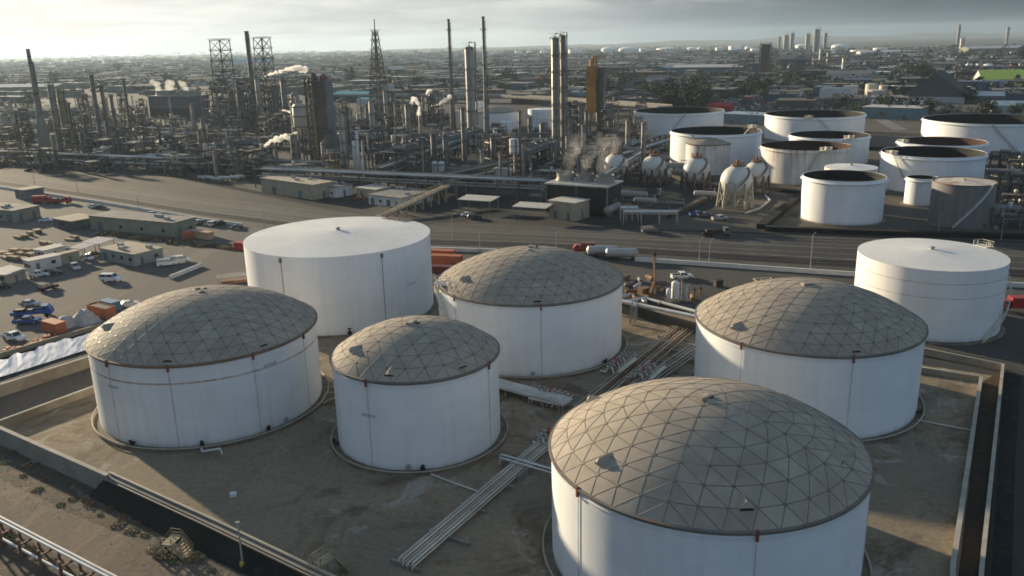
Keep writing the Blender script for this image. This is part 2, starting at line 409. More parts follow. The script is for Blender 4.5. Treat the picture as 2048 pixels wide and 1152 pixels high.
sheet('containment_yard', yard, .012, m_yard)
outer = [at(-300, 760), at(0, 880), at(215, 985), at(620, 1150), at(800, 1290), at(500, 1700), at(-700, 1500)]
sheet('weedy_verge', outer, -.006, m_weed)
sheet('dirt_road', [at(-300, 860), at(0, 960), at(150, 1030), at(330, 1105), at(500, 1180), at(760, 1300), at(560, 1340), at(330, 1230), at(130, 1120), at(0, 1050), at(-300, 930)], .008, m_dirt)
m_ditch = ground_mat('ditch_dirt', (.062, .044, .026), (.040, .031, .021), (.022, .019, .015), s1=.05, s2=.2, fine=1.2)
sheet('ditch_floor', [at(1962, 765), at(2001, 742), at(1970, 1250), at(1905, 1250)], .016, m_ditch)
sheet('oiled_verge', [at(2010, 737), at(2042, 750), at(2030, 930), at(2020, 1300), at(1972, 1300)], .010, m_oil)
sheet('perimeter_road', [at(2042, 750), at(2500, 800), at(2500, 1300), at(2020, 1300), at(2030, 930)], .006, m_road)
sheet('terrace', [at(-330, 912), at(0, 850), at(190, 782), at(330, 730), at(330, 660), at(176, 712), at(0, 768), at(-330, 878)], .010, m_dirt)
strip('road_shoulder', 0, .16, .016, m_gravel)
strip('rail_bed', .16, .34, .020, m_ball)
strip('road', .34, .62, .016, m_road)
strip('road_verge', .62, .72, .020, m_gravel)
strip('frontage_road', .72, .90, .016, m_road)
strip('frontage_verge', .90, 1.0, .020, m_ball)
# lane lines and tracks
m_line = mat('lane_paint', (.16, .15, .135), .8, var=.5, scale=.4)
for t, wd in ((.345, .012), (.475, .008), (.61, .012), (.725, .01), (.81, .007), (.895, .01)):
    strip('lane_line', t, t + wd, .030, m_line)
m_rail = mat('rail_steel', (.035, .03, .027), .5, .6)
for t in (.19, .215, .26, .285):
    strip('rail_track', t, t + .010, .13, m_rail)

# low hills on the right horizon
hm = MB(); N = 60; vs = []
for i in range(N + 1):
    x = -1500 + 11000 * i / N
    env = max(0, min(1, (x - 500) / 3500))
    h = (15 + 50 * env) * (.75 + .25 * math.sin(i * .7) + .12 * math.sin(i * 1.9 + 1))
    for y, k in ((10300, 0), (10700, .7), (11200, 1), (11900, .2)): vs.append((x, y, -1 + h * k))
hm.add(vs, [(i * 4 + j, i * 4 + 4 + j, i * 4 + 5 + j, i * 4 + 1 + j) for i in range(N) for j in range(3)])
struct('hills', hm, m_city, True)
# ------------------------------------------------------------------ storage tanks
WHITE = (.80, .81, .81)
m_white = tank_paint('white_tank_paint', WHITE)
m_whiteA = tank_paint('weathered_white_paint', (.80, .79, .77), band=[(11.0, .14), (13.75, .2)], rust=.12, dirt=.09)
m_whiteG = tank_paint('banded_white_paint', (.82, .80, .76), band=[(9.3, .06), (12.3, .06)], dirt=.05)
m_rusty = tank_paint('rust_streaked_paint', (.74, .71, .66), rust=1.1, dirt=.25)
m_grey_t = tank_paint('grey_tank_paint', (.20, .195, .185), dirt=.2)
m_alu = mat('dome_panel', (.365, .312, .245), .78, 0, var=.07, scale=.6, c2=(.315, .268, .212), c2amt=.52, c2scale=.22, spec=.25)
def panel_mat():
    m = m_alu.copy(); m.name = 'dome_sheet'; n, l = m.node_tree.nodes, m.node_tree.links; b = n['Principled BSDF']
    src = b.inputs['Base Color'].links[0].from_socket; at_ = n.new('ShaderNodeAttribute'); at_.attribute_name = 'tone'
    vm = n.new('ShaderNodeVectorMath'); vm.operation = 'SCALE'; l.new(src, vm.inputs[0]); l.new(at_.outputs['Fac'], vm.inputs['Scale']); l.new(vm.outputs['Vector'], b.inputs['Base Color']); return m
m_panel = panel_mat()
m_batten = mat('dome_batten', (.175, .155, .13), .6, .3)
m_rim = mat('rim_steel', (.16, .145, .125), .6, .2, c2=(.16, .115, .08), c2amt=.52)
m_rimrust = mat('rusted_rim', (.20, .12, .075), .75, c2=(.10, .07, .05), c2amt=.5)
m_found = mat('ring_concrete', (.17, .135, .095), .9, var=.3, scale=.5, c2=(.12, .09, .06), c2amt=.52)
m_tanpipe = mat('tan_pipe', (.34, .295, .225), .6, var=.2)
m_grpipe = mat('grey_pipe', (.36, .355, .34), .5, .2, var=.2)
m_wpipe = mat('white_pipe', (.66, .65, .62), .5, var=.15)
m_dkpipe = mat('dark_line', (.14, .125, .11), .6, c2=(.22, .12, .07), c2amt=.52, c2scale=.6)
m_redb = mat('red_paint', (.42, .045, .03), .5, var=.25)
m_riser = mat('riser_paint', (.52, .505, .48), .6, c2=(.34, .26, .20), c2amt=.5, c2scale=.6)
m_foam = mat('faded_red_paint', (.20, .055, .04), .6, var=.25)
m_steel = mat('galvanised', (.36, .36, .35), .5, .5, var=.15)
m_black = mat('black_steel', (.018, .017, .016), .7, var=.4)
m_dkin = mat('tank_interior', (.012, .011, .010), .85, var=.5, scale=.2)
m_conc = mat('concrete', (.27, .25, .215), .9, var=.2, scale=.25, c2=(.175, .155, .13), c2amt=.5, c2scale=.2)
m_yel = mat('yellow_paint', (.50, .36, .06), .5, var=.2)
m_cream = mat('cream_pipe', (.58, .54, .45), .55, var=.15)
m_roofw = tank_paint('white_roof_paint', (.76, .74, .69), dirt=.10, seams=.8)

def dome_geo(Rr, h, rise, rings, sub=0):
    Rs = (Rr * Rr + rise * rise) / (2 * rise); th = math.asin(min(1, Rr / Rs)); zc = h - (Rs - rise)
    P = [[Vector((0, 0, zc + Rs))]]
    for k in range(1, rings + 1):
        t = th * k / rings; row = []
        for j in range(5 * k):
            a = 2 * PI * j / (5 * k) + .07
            row.append(Vector((Rs * math.sin(t) * math.cos(a), Rs * math.sin(t) * math.sin(a), zc + Rs * math.cos(t))))
        P.append(row)
    return P
m_numb = mat('stencil_grey', (.20, .20, .21), .7, var=.3)
def tank_number(root, R_, z, ang, L=2.4):
    """stencilled tank number, too worn to read: a row of short dark strokes on the shell"""
    mb = MB(); k = 7
    for i in range(k):
        a = ang + (i - k / 2) * (L / k) / R_
        for dz in (0, .28) if i % 2 else (0, .14, .28):
            p = Vector((math.cos(a) * (R_ + .02), math.sin(a) * (R_ + .02), z + dz))
            t = Vector((-math.sin(a), math.cos(a), 0)) * (.24 if dz != .14 else .1)
            mb.bar(p - t * .42, p + t * .42, .02, .13)
    mb.build('number_marking', m_numb, root)
def ring_pts(r, z, n=72, a0=0, a1=2 * PI):
    return [(r * math.cos(a0 + (a1 - a0) * i / n), r * math.sin(a0 + (a1 - a0) * i / n), z) for i in range(n + 1)]
def valve(root, R_, ang, big=1.):
    c, s = math.cos(ang), math.sin(ang); mb = MB()
    def q(r, z, t=0): return Vector((c * r - s * t, s * r + c * t, z))
    mb.cyl(q(R_, .8), q(R_ + 1.0 * big, .8), .28 * big); mb.cyl(q(R_ + .45, .8), q(R_ + .6, .8), .5 * big)
    mb.cyl(q(R_ + .8, .8), q(R_ + .8, 1.9 * big), .12); mb.cyl(q(R_ + .8, 1.8 * big), q(R_ + .8, 1.9 * big), .4 * big, n=12)
    mb.build('valve', m_black, root, True)
def manhole(root, R_, ang):
    c, s = math.cos(ang), math.sin(ang)
    MB().cyl((c * R_, s * R_, 1.0), (c * (R_ + .35), s * (R_ + .35), 1.0), .42, n=16).build('manhole', m_grpipe, root, True)
def spiral_stair(root, R_, h, a0, a1, m, w=.9, name='stair'):
    """helical stair hugging the shell from grade to the rim, with treads and outer rail"""
    mb = MB(); n = max(16, int(h / .35)); pr = None
    for i in range(n + 1):
        t = i / n; a = a0 + (a1 - a0) * t; z = .2 + (h - .2) * t
        p = Vector((math.cos(a) * (R_ + .15), math.sin(a) * (R_ + .15), z)); q = Vector((math.cos(a) * (R_ + .15 + w), math.sin(a) * (R_ + .15 + w), z))
        mb.bar(p, q, .28, .05)
        if pr:
            mb.bar(pr[1], q, .08, .3); mb.bar(pr[1] + Vector((0, 0, 1.05)), q + Vector((0, 0, 1.05)), .07); mb.bar(pr[1] + Vector((0, 0, .55)), q + Vector((0, 0, .55)), .05)
        if i % 3 == 0: mb.bar(q, q + Vector((0, 0, 1.05)), .06)
        pr = (p, q)
    return mb.build(name, m, root)

def domed_tank(label, x, y, Rr, h, rise, rings, risers=(), shell_m=None, rim_m=None, vents=(), valves=(), mans=(), numbers=(), rot=0., boxes=True, base_pipe=True, group='domed storage tanks in the dirt yard'):
    t = thing('storage_tank', label, 'tank', (x, y, 0), 0, group)
    MB().lathe([(Rr, .3), (Rr, h)], 144).build('shell', shell_m or m_white, t, True)
    MB().lathe([(Rr - .3, .012), (Rr + 1.3, .012), (Rr + 1.1, .34), (Rr - .3, .36)], 120).build('foundation_ring', m_found, t, True)
    if base_pipe:
        MB().tube(ring_pts(Rr + 1.15, .62, 96)[:-1], .13, 6, closed=True).build('ring_pipe', m_tanpipe, t, True)
    MB().lathe([(Rr - .2, h - .2), (Rr + .22, h - .25), (Rr + .34, h - .1), (Rr + .34, h + .14), (Rr + .1, h + .22), (Rr - .1, h + .2)], 144).build('rim', rim_m or m_rim, t, True)
    if shell_m is None: MB().lathe([(Rr + .01, h - .75), (Rr + .16, h - .72), (Rr + .16, h - .62), (Rr + .01, h - .6)], 120).build('stiffener', m_white, t, True)
    P = dome_geo(Rr + .2, h + .1, rise, rings); mb = MB(); idx = {}; vs = []
    for k, row in enumerate(P):
        for j, p in enumerate(row): idx[(k, j)] = len(vs); vs.append(p)
    fs = []; ed = set()
    for k in range(1, rings + 1):
        for s_ in range(5):
            for q in range(k):
                o0, o1 = idx[(k, (s_ * k + q) % (5 * k))], idx[(k, (s_ * k + q + 1) % (5 * k))]
                i0 = idx[(k - 1, (s_ * (k - 1) + q) % max(1, 5 * (k - 1)))]
                fs.append((o0, o1, i0)); ed |= {tuple(sorted(e)) for e in ((o0, o1), (o0, i0), (o1, i0))}
                if q < k - 1:
                    i1 = idx[(k - 1, (s_ * (k - 1) + q + 1) % (5 * (k - 1)))]; fs.append((i0, o1, i1))
                    ed |= {tuple(sorted(e)) for e in ((i0, i1), (o1, i1))}
    # sheet panels: flat triangles with softened normals, each with its own random tone
    r2 = random.Random(int(x * 10)); V, F, mid = list(vs), [], {}
    Rs_ = ((Rr + .2) ** 2 + rise * rise) / (2 * rise); cz = Vector((0, 0, h + .1 - (Rs_ - rise)))
    def mp_(i, j):
        k = (min(i, j), max(i, j))
        if k not in mid: p = (vs[i] + vs[j]) / 2; V.append(p.lerp(cz + (p - cz).normalized() * Rs_, .75)); mid[k] = len(V) - 1
        return mid[k]
    for a, b, c in fs: x_, y_, z_ = mp_(a, b), mp_(b, c), mp_(c, a); F += [(a, x_, z_), (x_, b, y_), (z_, y_, c), (x_, y_, z_)]
    mb.add(V, F); dm = mb.build('dome_roof', m_panel, t, False); dm.rotation_euler.z = rot
    dm.shadow_terminator_geometry_offset = .5; dm.shadow_terminator_shading_offset = .06
    me = dm.data; me.polygons.foreach_set('use_smooth', [True] * len(me.polygons))
    ta = me.attributes.new('tone', 'FLOAT', 'FACE'); tn = [r2.uniform(.92, 1.08) for _ in fs]; ta.data.foreach_set('value', [tn[i // 4] for i in range(len(me.polygons))])
    fn = [p.normal.copy() for p in me.polygons]; vn = [v.normal.copy() for v in me.vertices]
    me.normals_split_custom_set([tuple((vn[me.loops[li].vertex_index] * .8 + fn[pi] * .2).normalized()) for pi, p in enumerate(me.polygons) for li in p.loop_indices])
    bm_ = MB()
    for a, b in ed:
        p, q = vs[a], vs[b]; o_ = V[mp_(a, b)]; bm_.bar(p + Vector((0, 0, .012)), o_ + Vector((0, 0, .012)), .09, .03); bm_.bar(o_ + Vector((0, 0, .012)), q + Vector((0, 0, .012)), .09, .03)
    for p in vs[1:]:
        nn = (p - Vector((0, 0, h - 25))).normalized(); bm_.cyl(p - nn * .02, p + nn * .04, .21, n=8)
    bm_.build('batten', m_batten, dm)
    # roof vents: little three-sided dormers
    Rs = (Rr * Rr + rise * rise) / (2 * rise)
    def on(r, a): return Vector((r * math.cos(a), r * math.sin(a), h + .1 - (Rs - rise) + math.sqrt(Rs * Rs - r * r)))
    for fr, a in vents:
        r = fr * Rr; v = MB()
        if r < 4.5:
            q = on(r, a); v.box(q - Vector((0, 0, .1)), (.9, .9, .5), a).box(q + Vector((1.2, .4, -.1)), (.5, .4, .3), a, 1); v.build('roof_hatch', [m_alu, m_black], t); continue
        A = on(r + .9, a - .85 / r); B = on(r + .9, a + .85 / r); C = on(r - 1.2, a); D = on(r + .75, a) + Vector((0, 0, 1.0))
        v.add([A, B, C, D], [(0, 2, 3), (2, 1, 3)], 0); v.add([A, B, D], [(0, 2, 1)], 1)
        E_ = on(r + 1.15, a) + Vector((0, 0, .75)); v.add([A.lerp(D, .35), D + Vector((0, 0, .03)), E_, B.lerp(D, .35)], [(0, 1, 2), (1, 3, 2)], 0)
        v.build('roof_vent', [m_alu, m_black], t)
    cv = MB().cyl((0, 0, h + rise), (0, 0, h + rise + .28), .4, .4, 12).cyl((0, 0, h + rise + .26), (0, 0, h + rise + .36), .6, .3, 12); cv.build('apex_vent', m_alu, t, True)
    for a in risers:
        c, s = math.cos(a), math.sin(a)
        MB().cyl((c * (Rr + .09), s * (Rr + .09), .3), (c * (Rr + .09), s * (Rr + .09), h - .8), .04, n=6).build('riser_pipe', m_riser, t)
        if boxes:
            MB().box((c * (Rr + .2), s * (Rr + .2), h - .9), (.30, .26, 1.2), a).build('foam_chamber', m_foam, t)
    for a in valves: valve(t, Rr, a, .75)
    for a in mans: manhole(t, Rr, a)
    for a, z in numbers: tank_number(t, Rr, z, a)
    return t

def ang_to(x, y, u, v, z):
    """bearing on a tank of the photo point u, v at height z"""
    p = at(u, v, z); return math.atan2(p.y - y, p.x - x)
# risers are seen at the rim at these photo points
TA = (-53.34, 137.35, 18.65, 13.93); TB = (-15.32, 122.45, 12.9, 14.08); TC = (-40.36, 191.1, 21.36, 17.7)
TD = (3.63, 162.73, 18.62, 14.17); TE = (49.94, 134.09, 18.28, 13.97); TF = (22.39, 89.11, 18.17, 13.78); TG = (89.2, 171.3, 14.5, 15.0)
def rim_a(T, *pts): return [ang_to(T[0], T[1], u, v, T[3]) for u, v in pts]
def base_a(T, *pts): return [ang_to(T[0], T[1], u, v, .8) for u, v in pts]
def vent_rf(T, rise, *pts):
    out = []
    for u, v in pts:
        z = T[3] + rise * .55
        for _ in range(5):
            p = at(u, v, z); r = math.hypot(p.x - T[0], p.y - T[1]); Rs = (T[2] ** 2 + rise ** 2) / (2 * rise)
            z = T[3] - (Rs - rise) + math.sqrt(max(0, Rs * Rs - min(r, T[2]) ** 2))
        out.append((min(.93, r / T[2]), math.atan2(p.y - T[1], p.x - T[0])))
    return out
tA = domed_tank('white domed tank with a rusty rim and rust stripe, left of the others', *TA, 6.2, 9, rim_a(TA, (216, 722), (334, 734), (508, 710), (612, 668)), m_whiteA, m_rimrust,
    vent_rf(TA, 6.2, (395, 582), (218, 655), (316, 682), (526, 650)), base_a(TA, (403, 893), (541, 860), (253, 893)), base_a(TA, (575, 842)), [(ang_to(TA[0], TA[1], 582, 740, 11.6), 11.2), (ang_to(TA[0], TA[1], 212, 777, 10), 9.6)], .3)
tB = domed_tank('smallest of the grey-domed white tanks, in the middle of the dirt yard', *TB, 4.7, 6, rim_a(TB, (732, 761), (983, 728)), None, None,
    vent_rf(TB, 4.7, (820, 650), (712, 700), (780, 718), (918, 706), (950, 668)), base_a(TB, (846, 940), (676, 885)), base_a(TB, (815, 943)), [(ang_to(TB[0], TB[1], 720, 838, 9), 8.4)], .1)
tD = domed_tank('grey-domed white tank with a stair and landing on its left, second row', *TD, 5.7, 9, rim_a(TD, (1082, 611), (905, 594)), None, None,
    vent_rf(TD, 5.7, (1062, 498), (930, 555), (1080, 573), (1203, 546)), base_a(TD, (1214, 724)), base_a(TD, (1066, 752)), [], .5)
tE = domed_tank('grey-domed white tank by the right-hand dike, with shadow across its left flank', *TE, 5.9, 9, rim_a(TE, (1478, 690), (1706, 713), (1856, 655)), None, None,
    vent_rf(TE, 5.9, (1609, 571), (1475, 634), (1728, 667), (1806, 627)), base_a(TE, (1834, 824)), (), [], .2)
tF = domed_tank('largest-looking domed white tank, nearest the camera at the bottom edge', *TF, 6.2, 8, rim_a(TF, (1165, 975), (1515, 1066), (1745, 940)), None, None,
    vent_rf(TF, 6.2, (1403, 800), (1210, 918), (1490, 980), (1670, 915), (1190, 800)), (), (), [], .42)
# pipe run out of tank A's front valve
c_ = Vector((TA[0], TA[1], 0)); p0 = at(403, 898, .5) - c_; p1 = at(404, 903, .5) - c_; p2 = at(440, 897, .5) - c_; p3 = at(445, 909, .1) - c_
MB().tube([p0, p1, p2, p3], .17, 8).build('outlet_pipe', m_wpipe, tA, True)
# stair and top landing on D's left, landing on E's back left
spiral_stair(tD, TD[2], TD[3] + .3, rad(238), rad(196), m_cream)
def landing(root, T, ang, m, n=3):
    mb = MB(); c, s = math.cos(ang), math.sin(ang)
    p = Vector((c * (T[2] - .6), s * (T[2] - .6), T[3] + .75)); e = Vector((c, s, 0)); t = Vector((-s, c, 0))
    mb.box(p, (2.6, 3.4, .12), ang)
    k = [p - e * 1.3 - t * 1.7, p + e * 1.3 - t * 1.7, p + e * 1.3 + t * 1.7, p - e * 1.3 + t * 1.7]
    mb.rail([k[0], k[1], k[2], k[3]], 1.1, .07, 1.2)
    for q in k: mb.bar(q + Vector((0, 0, -.9)), q, .1)
    mb.build('landing', m, root)
landing(tD, TD, ang_to(TD[0], TD[1], 892, 566, 15), m_grpipe)
landing(tE, TE, ang_to(TE[0], TE[1], 1516, 560, 15), m_cream)

def cone_tank(label, T, cone, shell_m, roof_m, risers=(), numbers=(), valves=(), group=None):
    x, y, Rr, h = T
    t = thing('storage_tank', label, 'tank', (x, y, 0), 0, group)
    MB().lathe([(Rr, .3), (Rr, h)], 144).build('shell', shell_m, t, True)
    MB().lathe([(Rr - .3, .012), (Rr + 1.0, .012), (Rr + .8, .3), (Rr - .3, .34)], 120).build('foundation_ring', m_found, t, True)
    MB().lathe([(Rr + .02, h - .05), (Rr + .05, h + .02), (Rr * .6, h + cone * .4), (Rr * .2, h + cone * .8), (.6, h + cone), (.05, h + cone + .02)], 144).build('cone_roof', roof_m, t, True)
    MB().cyl((0, 0, h + cone - .05), (0, 0, h + cone + .45), .45, n=12).cyl((0, 0, h + cone + .4), (0, 0, h + cone + .6), .7, .3, 12).build('apex_vent', m_grpipe, t, True)
    for a in risers:
        c, s = math.cos(a), math.sin(a)
        MB().cyl((c * (Rr + .1), s * (Rr + .1), .3), (c * (Rr + .1), s * (Rr + .1), h - .5), .055, n=6).box((c * (Rr + .22), s * (Rr + .22), h - 1.3), (.4, .45, .9), a).build('riser_pipe', m_dkpipe, t)
    for a in valves: valve(t, Rr, a)
    for a, z in numbers: tank_number(t, Rr, z, a, 3.0)
    return t
tC = cone_tank('tall plain white tank with a smooth white conical roof, behind the left domed tank', TC, 1.3, m_white, m_roofw, rim_a(TC, (558, 514), (762, 503)), [(ang_to(TC[0], TC[1], 825, 565, 9), 8.6)], base_a(TC, (700, 668)))
a = ang_to(TC[0], TC[1], 800, 436, 18); c, s = math.cos(a), math.sin(a)
mb = MB(); p = Vector((c * (TC[2] - 1.2), s * (TC[2] - 1.2), TC[3] + .15)); e = Vector((c, s, 0)) * 1.5; q = Vector((-s, c, 0)) * 4
mb.rail([p - e - q, p + e - q, p + e + q, p - e + q, p - e - q], 1.1, .08, 1.6); mb.box(p, (3, 8, .1), a); mb.build('roof_rail', m_dkpipe, tC)
tG = cone_tank('white cone-roofed tank with two thin grey bands, beside the red fire truck', TG, 1.0, m_whiteG, m_roofw)
spiral_stair(tG, TG[2], TG[3], rad(-72), rad(18), m_cream)
a = rad(20); c, s = math.cos(a), math.sin(a); p = Vector((c * (TG[2] + .3), s * (TG[2] + .3), TG[3] + .1)); e = Vector((c, s, 0)) * 1.2; q = Vector((-s, c, 0)) * 1.6
mb = MB().box(p, (2.4, 3.2, .12), a).rail([p - e - q, p + e - q, p + e + q, p - e + q], 1.1, .08, 1.1); mb.build('landing', m_cream, tG)

# ---- open-topped floating-roof tanks of the farm beyond the road
def floating_tank(label, x, y, Rr, h, stair=None, shell_m=None, plat=None, stain=0, roofdrop=6., inner_m=None, cover=None):
    t = thing('storage_tank', label, 'tank', (x, y, 0), 0, 'open-topped tanks beyond the road')
    MB().lathe([(Rr, .2), (Rr, h)], 96).build('shell', shell_m or m_white, t, True)
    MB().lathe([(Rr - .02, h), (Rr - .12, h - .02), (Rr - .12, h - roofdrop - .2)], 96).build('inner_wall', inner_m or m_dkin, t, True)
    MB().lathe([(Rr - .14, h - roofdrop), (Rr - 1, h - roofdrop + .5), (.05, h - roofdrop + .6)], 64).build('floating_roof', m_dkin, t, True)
    MB().lathe([(Rr, h - .95), (Rr + .75, h - .9), (Rr + .75, h - .8), (Rr, h - .75)], 96).build('wind_girder', shell_m or m_white, t, True)
    MB().lathe([(Rr - .15, h - .02), (Rr + .12, h - .02), (Rr + .12, h + .12), (Rr - .15, h + .12)], 96).build('rim', shell_m or m_white, t, True)
    MB().lathe([(Rr - .3, .012), (Rr + 1.2, .012), (Rr + 1, .25), (Rr - .3, .3)], 72).build('foundation_ring', m_found, t, True)
    if stair: spiral_stair(t, Rr, h, *stair, m_steel)
    if plat is not None:
        c, s = math.cos(plat), math.sin(plat); p = Vector((c * (Rr + .2), s * (Rr + .2), h + .2)); e = Vector((c, s, 0)) * 1.4; q = Vector((-s, c, 0)) * 2.2
        mb = MB().box(p, (2.8, 4.4, .15), plat).rail([p - e - q, p + e - q, p + e + q, p - e + q, p - e - q], 1.2, .12, 1.2)
        mb.box(p + Vector((0, 0, .15)), (1.2, 1.0, 1.3), plat); mb.bar(p - e, p - e * 6 + Vector((0, 0, -roofdrop)), .5, .2)
        mb.build('gauge_platform', m_cream, t)
    return t
def px_tank(l, r, vb, vr):
    uc = (l + r) / 2; f = at(uc, vb); d = math.hypot(f.x, f.y)
    a, b = ray(l, (vb + vr) / 2), ray(r, (vb + vr) / 2); aa, ab = math.atan2(a.x, a.y), math.atan2(b.x, b.y)
    s = math.sin((ab - aa) / 2); Rr = d * s / (1 - s); mm = (aa + ab) / 2; q = ray(uc, vr)
    return (d + Rr) * math.sin(mm), (d + Rr) * math.cos(mm), Rr, CAMZ + q.z / math.hypot(q.x, q.y) * d
def face(T, off): return math.atan2(-T[1], -T[0]) + off
F1 = px_tank(1269, 1447, 273, 228); floating_tank('wide white open tank farthest left of the farm, behind the dome-fronted tank', *F1, (face(F1, -.25), face(F1, .15)))
F2 = px_tank(1340, 1521, 348, 271); floating_tank('white open tank standing behind the row of spheres and a small domed tank', *F2, (face(F2, .1), face(F2, -.5)), plat=face(F2, 2.2))
F3 = px_tank(1528, 1729, 286, 236); floating_tank('wide white open tank in the middle of the back row, stair at its left', *F3, (face(F3, .55), face(F3, .05)), plat=face(F3, -.1))
F4 = px_tank(1840, 2112, 309, 249); floating_tank('widest white open tank, cut off by the right edge', *F4, (face(F4, .5), face(F4, .05)))
F5 = px_tank(1576, 1737, 333, 278); floating_tank('white open tank half hidden behind the rust-streaked one', *F5, plat=face(F5, .5))
F6 = px_tank(1518, 1700, 372, 302); floating_tank('rust-streaked white open tank behind the front sphere', *F6, (face(F6, -.05), face(F6, .3)), m_rusty, plat=face(F6, .45), inner_m=mat('rusty_inner', (.05, .022, .014), .9, c2=(.02, .014, .01), c2amt=.5))
F9 = px_tank(1790, 1972, 345, 292); floating_tank('white open tank with a rust-red inner wall, behind a wider one at right', *F9, plat=face(F9, -.95), inner_m=MATS['rusty_inner'])
F10 = px_tank(1757, 1968, 390, 316); floating_tank('wide white open tank behind the grey rust-roofed tank', *F10, (face(F10, -.3), face(F10, -.75)), plat=face(F10, -.85))
F8 = px_tank(1601, 1768, 452, 364); floating_tank('nearest white open tank of the farm, inside a black-banked dike', *F8, roofdrop=3.5)
F11 = px_tank(1809, 1874, 413, 359); floating_tank('narrow white open tank squeezed against the grey tank', *F11, roofdrop=2)
F7 = (142.5, 347.7, 10.4, 12.0)
F7 = px_tank(1645, 1752, 420, 341); cone_tank('low white tank with a pale flat roof, peeping over the nearest open tank', F7, .6, m_rusty, m_roofw)
F12 = px_tank(1858, 1988, 457, 372)
m_rustroof = mat('rusting_roof', (.52, .47, .40), .8, var=.25, c2=(.33, .17, .08), c2amt=.5, c2scale=.22)
t12 = cone_tank('dark grey tank with a rusting pale roof and a white diagonal stair', F12, .4, m_grey_t, m_rustroof)
spiral_stair(t12, F12[2], F12[3], face(F12, -.15), face(F12, .9), m_wpipe, 1.0)
MB().lathe([(F12[2] - .1, F12[3] - .1), (F12[2] + .2, F12[3] - .1), (F12[2] + .2, F12[3] + .2), (F12[2] - .1, F12[3] + .2)], 80).build('rim', m_rimrust, t12, True)
# small dome-roofed tank before F2, and three tanks behind the plant
D2 = px_tank(1371, 1461, 352, 291)
domed_tank('small white tank under a grey dome, directly behind the row of spheres', *D2, 3.0, 4, (), m_rusty, m_rimrust, boxes=False, base_pipe=False, group='small domed tank behind the spheres')
X1 = px_tank(908, 934, 258, 222); cone_tank('cream tank catching the sun behind the tall middle columns', X1, .4, tank_paint('cream_tank', (.78, .70, .58)), m_roofw)
X2 = px_tank(944, 1036, 262, 226); domed_tank('white tank with a low grey dome behind the refinery columns', *X2, 3.6, 5, (), m_white, m_rim, boxes=False, base_pipe=False, group='small domed tank behind the refinery')
X3 = px_tank(1056, 1112, 262, 220); cone_tank('white flat-topped tank half hidden by the tallest paired column', X3, .5, m_white, m_roofw)
X4 = px_tank(950, 972, 254, 205); cone_tank('narrow tall white tank rising in front of the low grey dome', X4, .3, m_white, m_roofw)
X5 = px_tank(1000, 1024, 268, 244); cone_tank('squat small white tank at the foot of the low grey dome', X5, .3, m_white, m_roofw)
# ------------------------------------------------------------------ dikes, pipes and small things around the yard
def wall(name, label, pts, h, th, m, cat='wall', cap=None, z0=-.1, group=None):
    """solid wall along a ground polyline, mitred, with an optional coping proud of both faces"""
    P = [Vector((p[0], p[1], 0)) for p in pts]; mb = MB(); cp = MB(); n = len(P); off = []
    for i in range(n):
        d = (P[min(i + 1, n - 1)] - P[max(i - 1, 0)]).normalized(); off.append(Vector((-d.y, d.x, 0)))
    def ribbon(b, w, za, zb):
        vs = []
        for p, o in zip(P, off): vs += [p + o * w + Vector((0, 0, za)), p - o * w + Vector((0, 0, za)), p - o * w + Vector((0, 0, zb)), p + o * w + Vector((0, 0, zb))]
        fs = [(0, 1, 2, 3), (4 * n - 1, 4 * n - 2, 4 * n - 3, 4 * n - 4)]
        for i in range(n - 1):
            for k in range(4): fs.append((4 * i + k, 4 * i + 4 + k, 4 * i + 4 + (k + 1) % 4, 4 * i + (k + 1) % 4))
        b.add(vs, fs)
    ribbon(mb, th / 2, z0, h)
    t = thing(name, label, cat, (0, 0, 0), 0, group)
    mb.build('wall_body', m, t)
    if cap: ribbon(cp, th / 2 + .08, h, h + .14); cp.build('coping', cap, t)
    return t
m_wallc = mat('wall_concrete', (.24, .225, .19), .9, var=.2, scale=.3, c2=(.15, .135, .11), c2amt=.48, c2scale=.15, bump=.3)
m_walltan = mat('tan_wall', (.33, .285, .21), .9, var=.2, scale=.3, c2=(.24, .19, .13), c2amt=.5)
m_cope = mat('coping_concrete', (.36, .33, .27), .9, var=.2, scale=.5)
m_white_sheet = mat('plastic_sheet', (.72, .73, .74), .55, var=.2, scale=.4, bump=.6)
m_wood = mat('weathered_wood', (.32, .265, .17), .85, var=.3, scale=1.5)
m_rustp = mat('rusty_pipe', (.17, .085, .05), .8, c2=(.28, .16, .09), c2amt=.52, c2scale=.5)
m_wroof = mat('rusty_white_roof', (.55, .52, .46), .7, var=.2, c2=(.36, .17, .06), c2amt=.53, c2scale=.35)

wall('dike_wall', 'grey concrete dike wall in shade at the left, beside the weedy verge', [at(-330, 706, 3), at(0, 856, 3), at(215, 951, 3)], 3.0, .5, m_wallc, cap=m_cope)
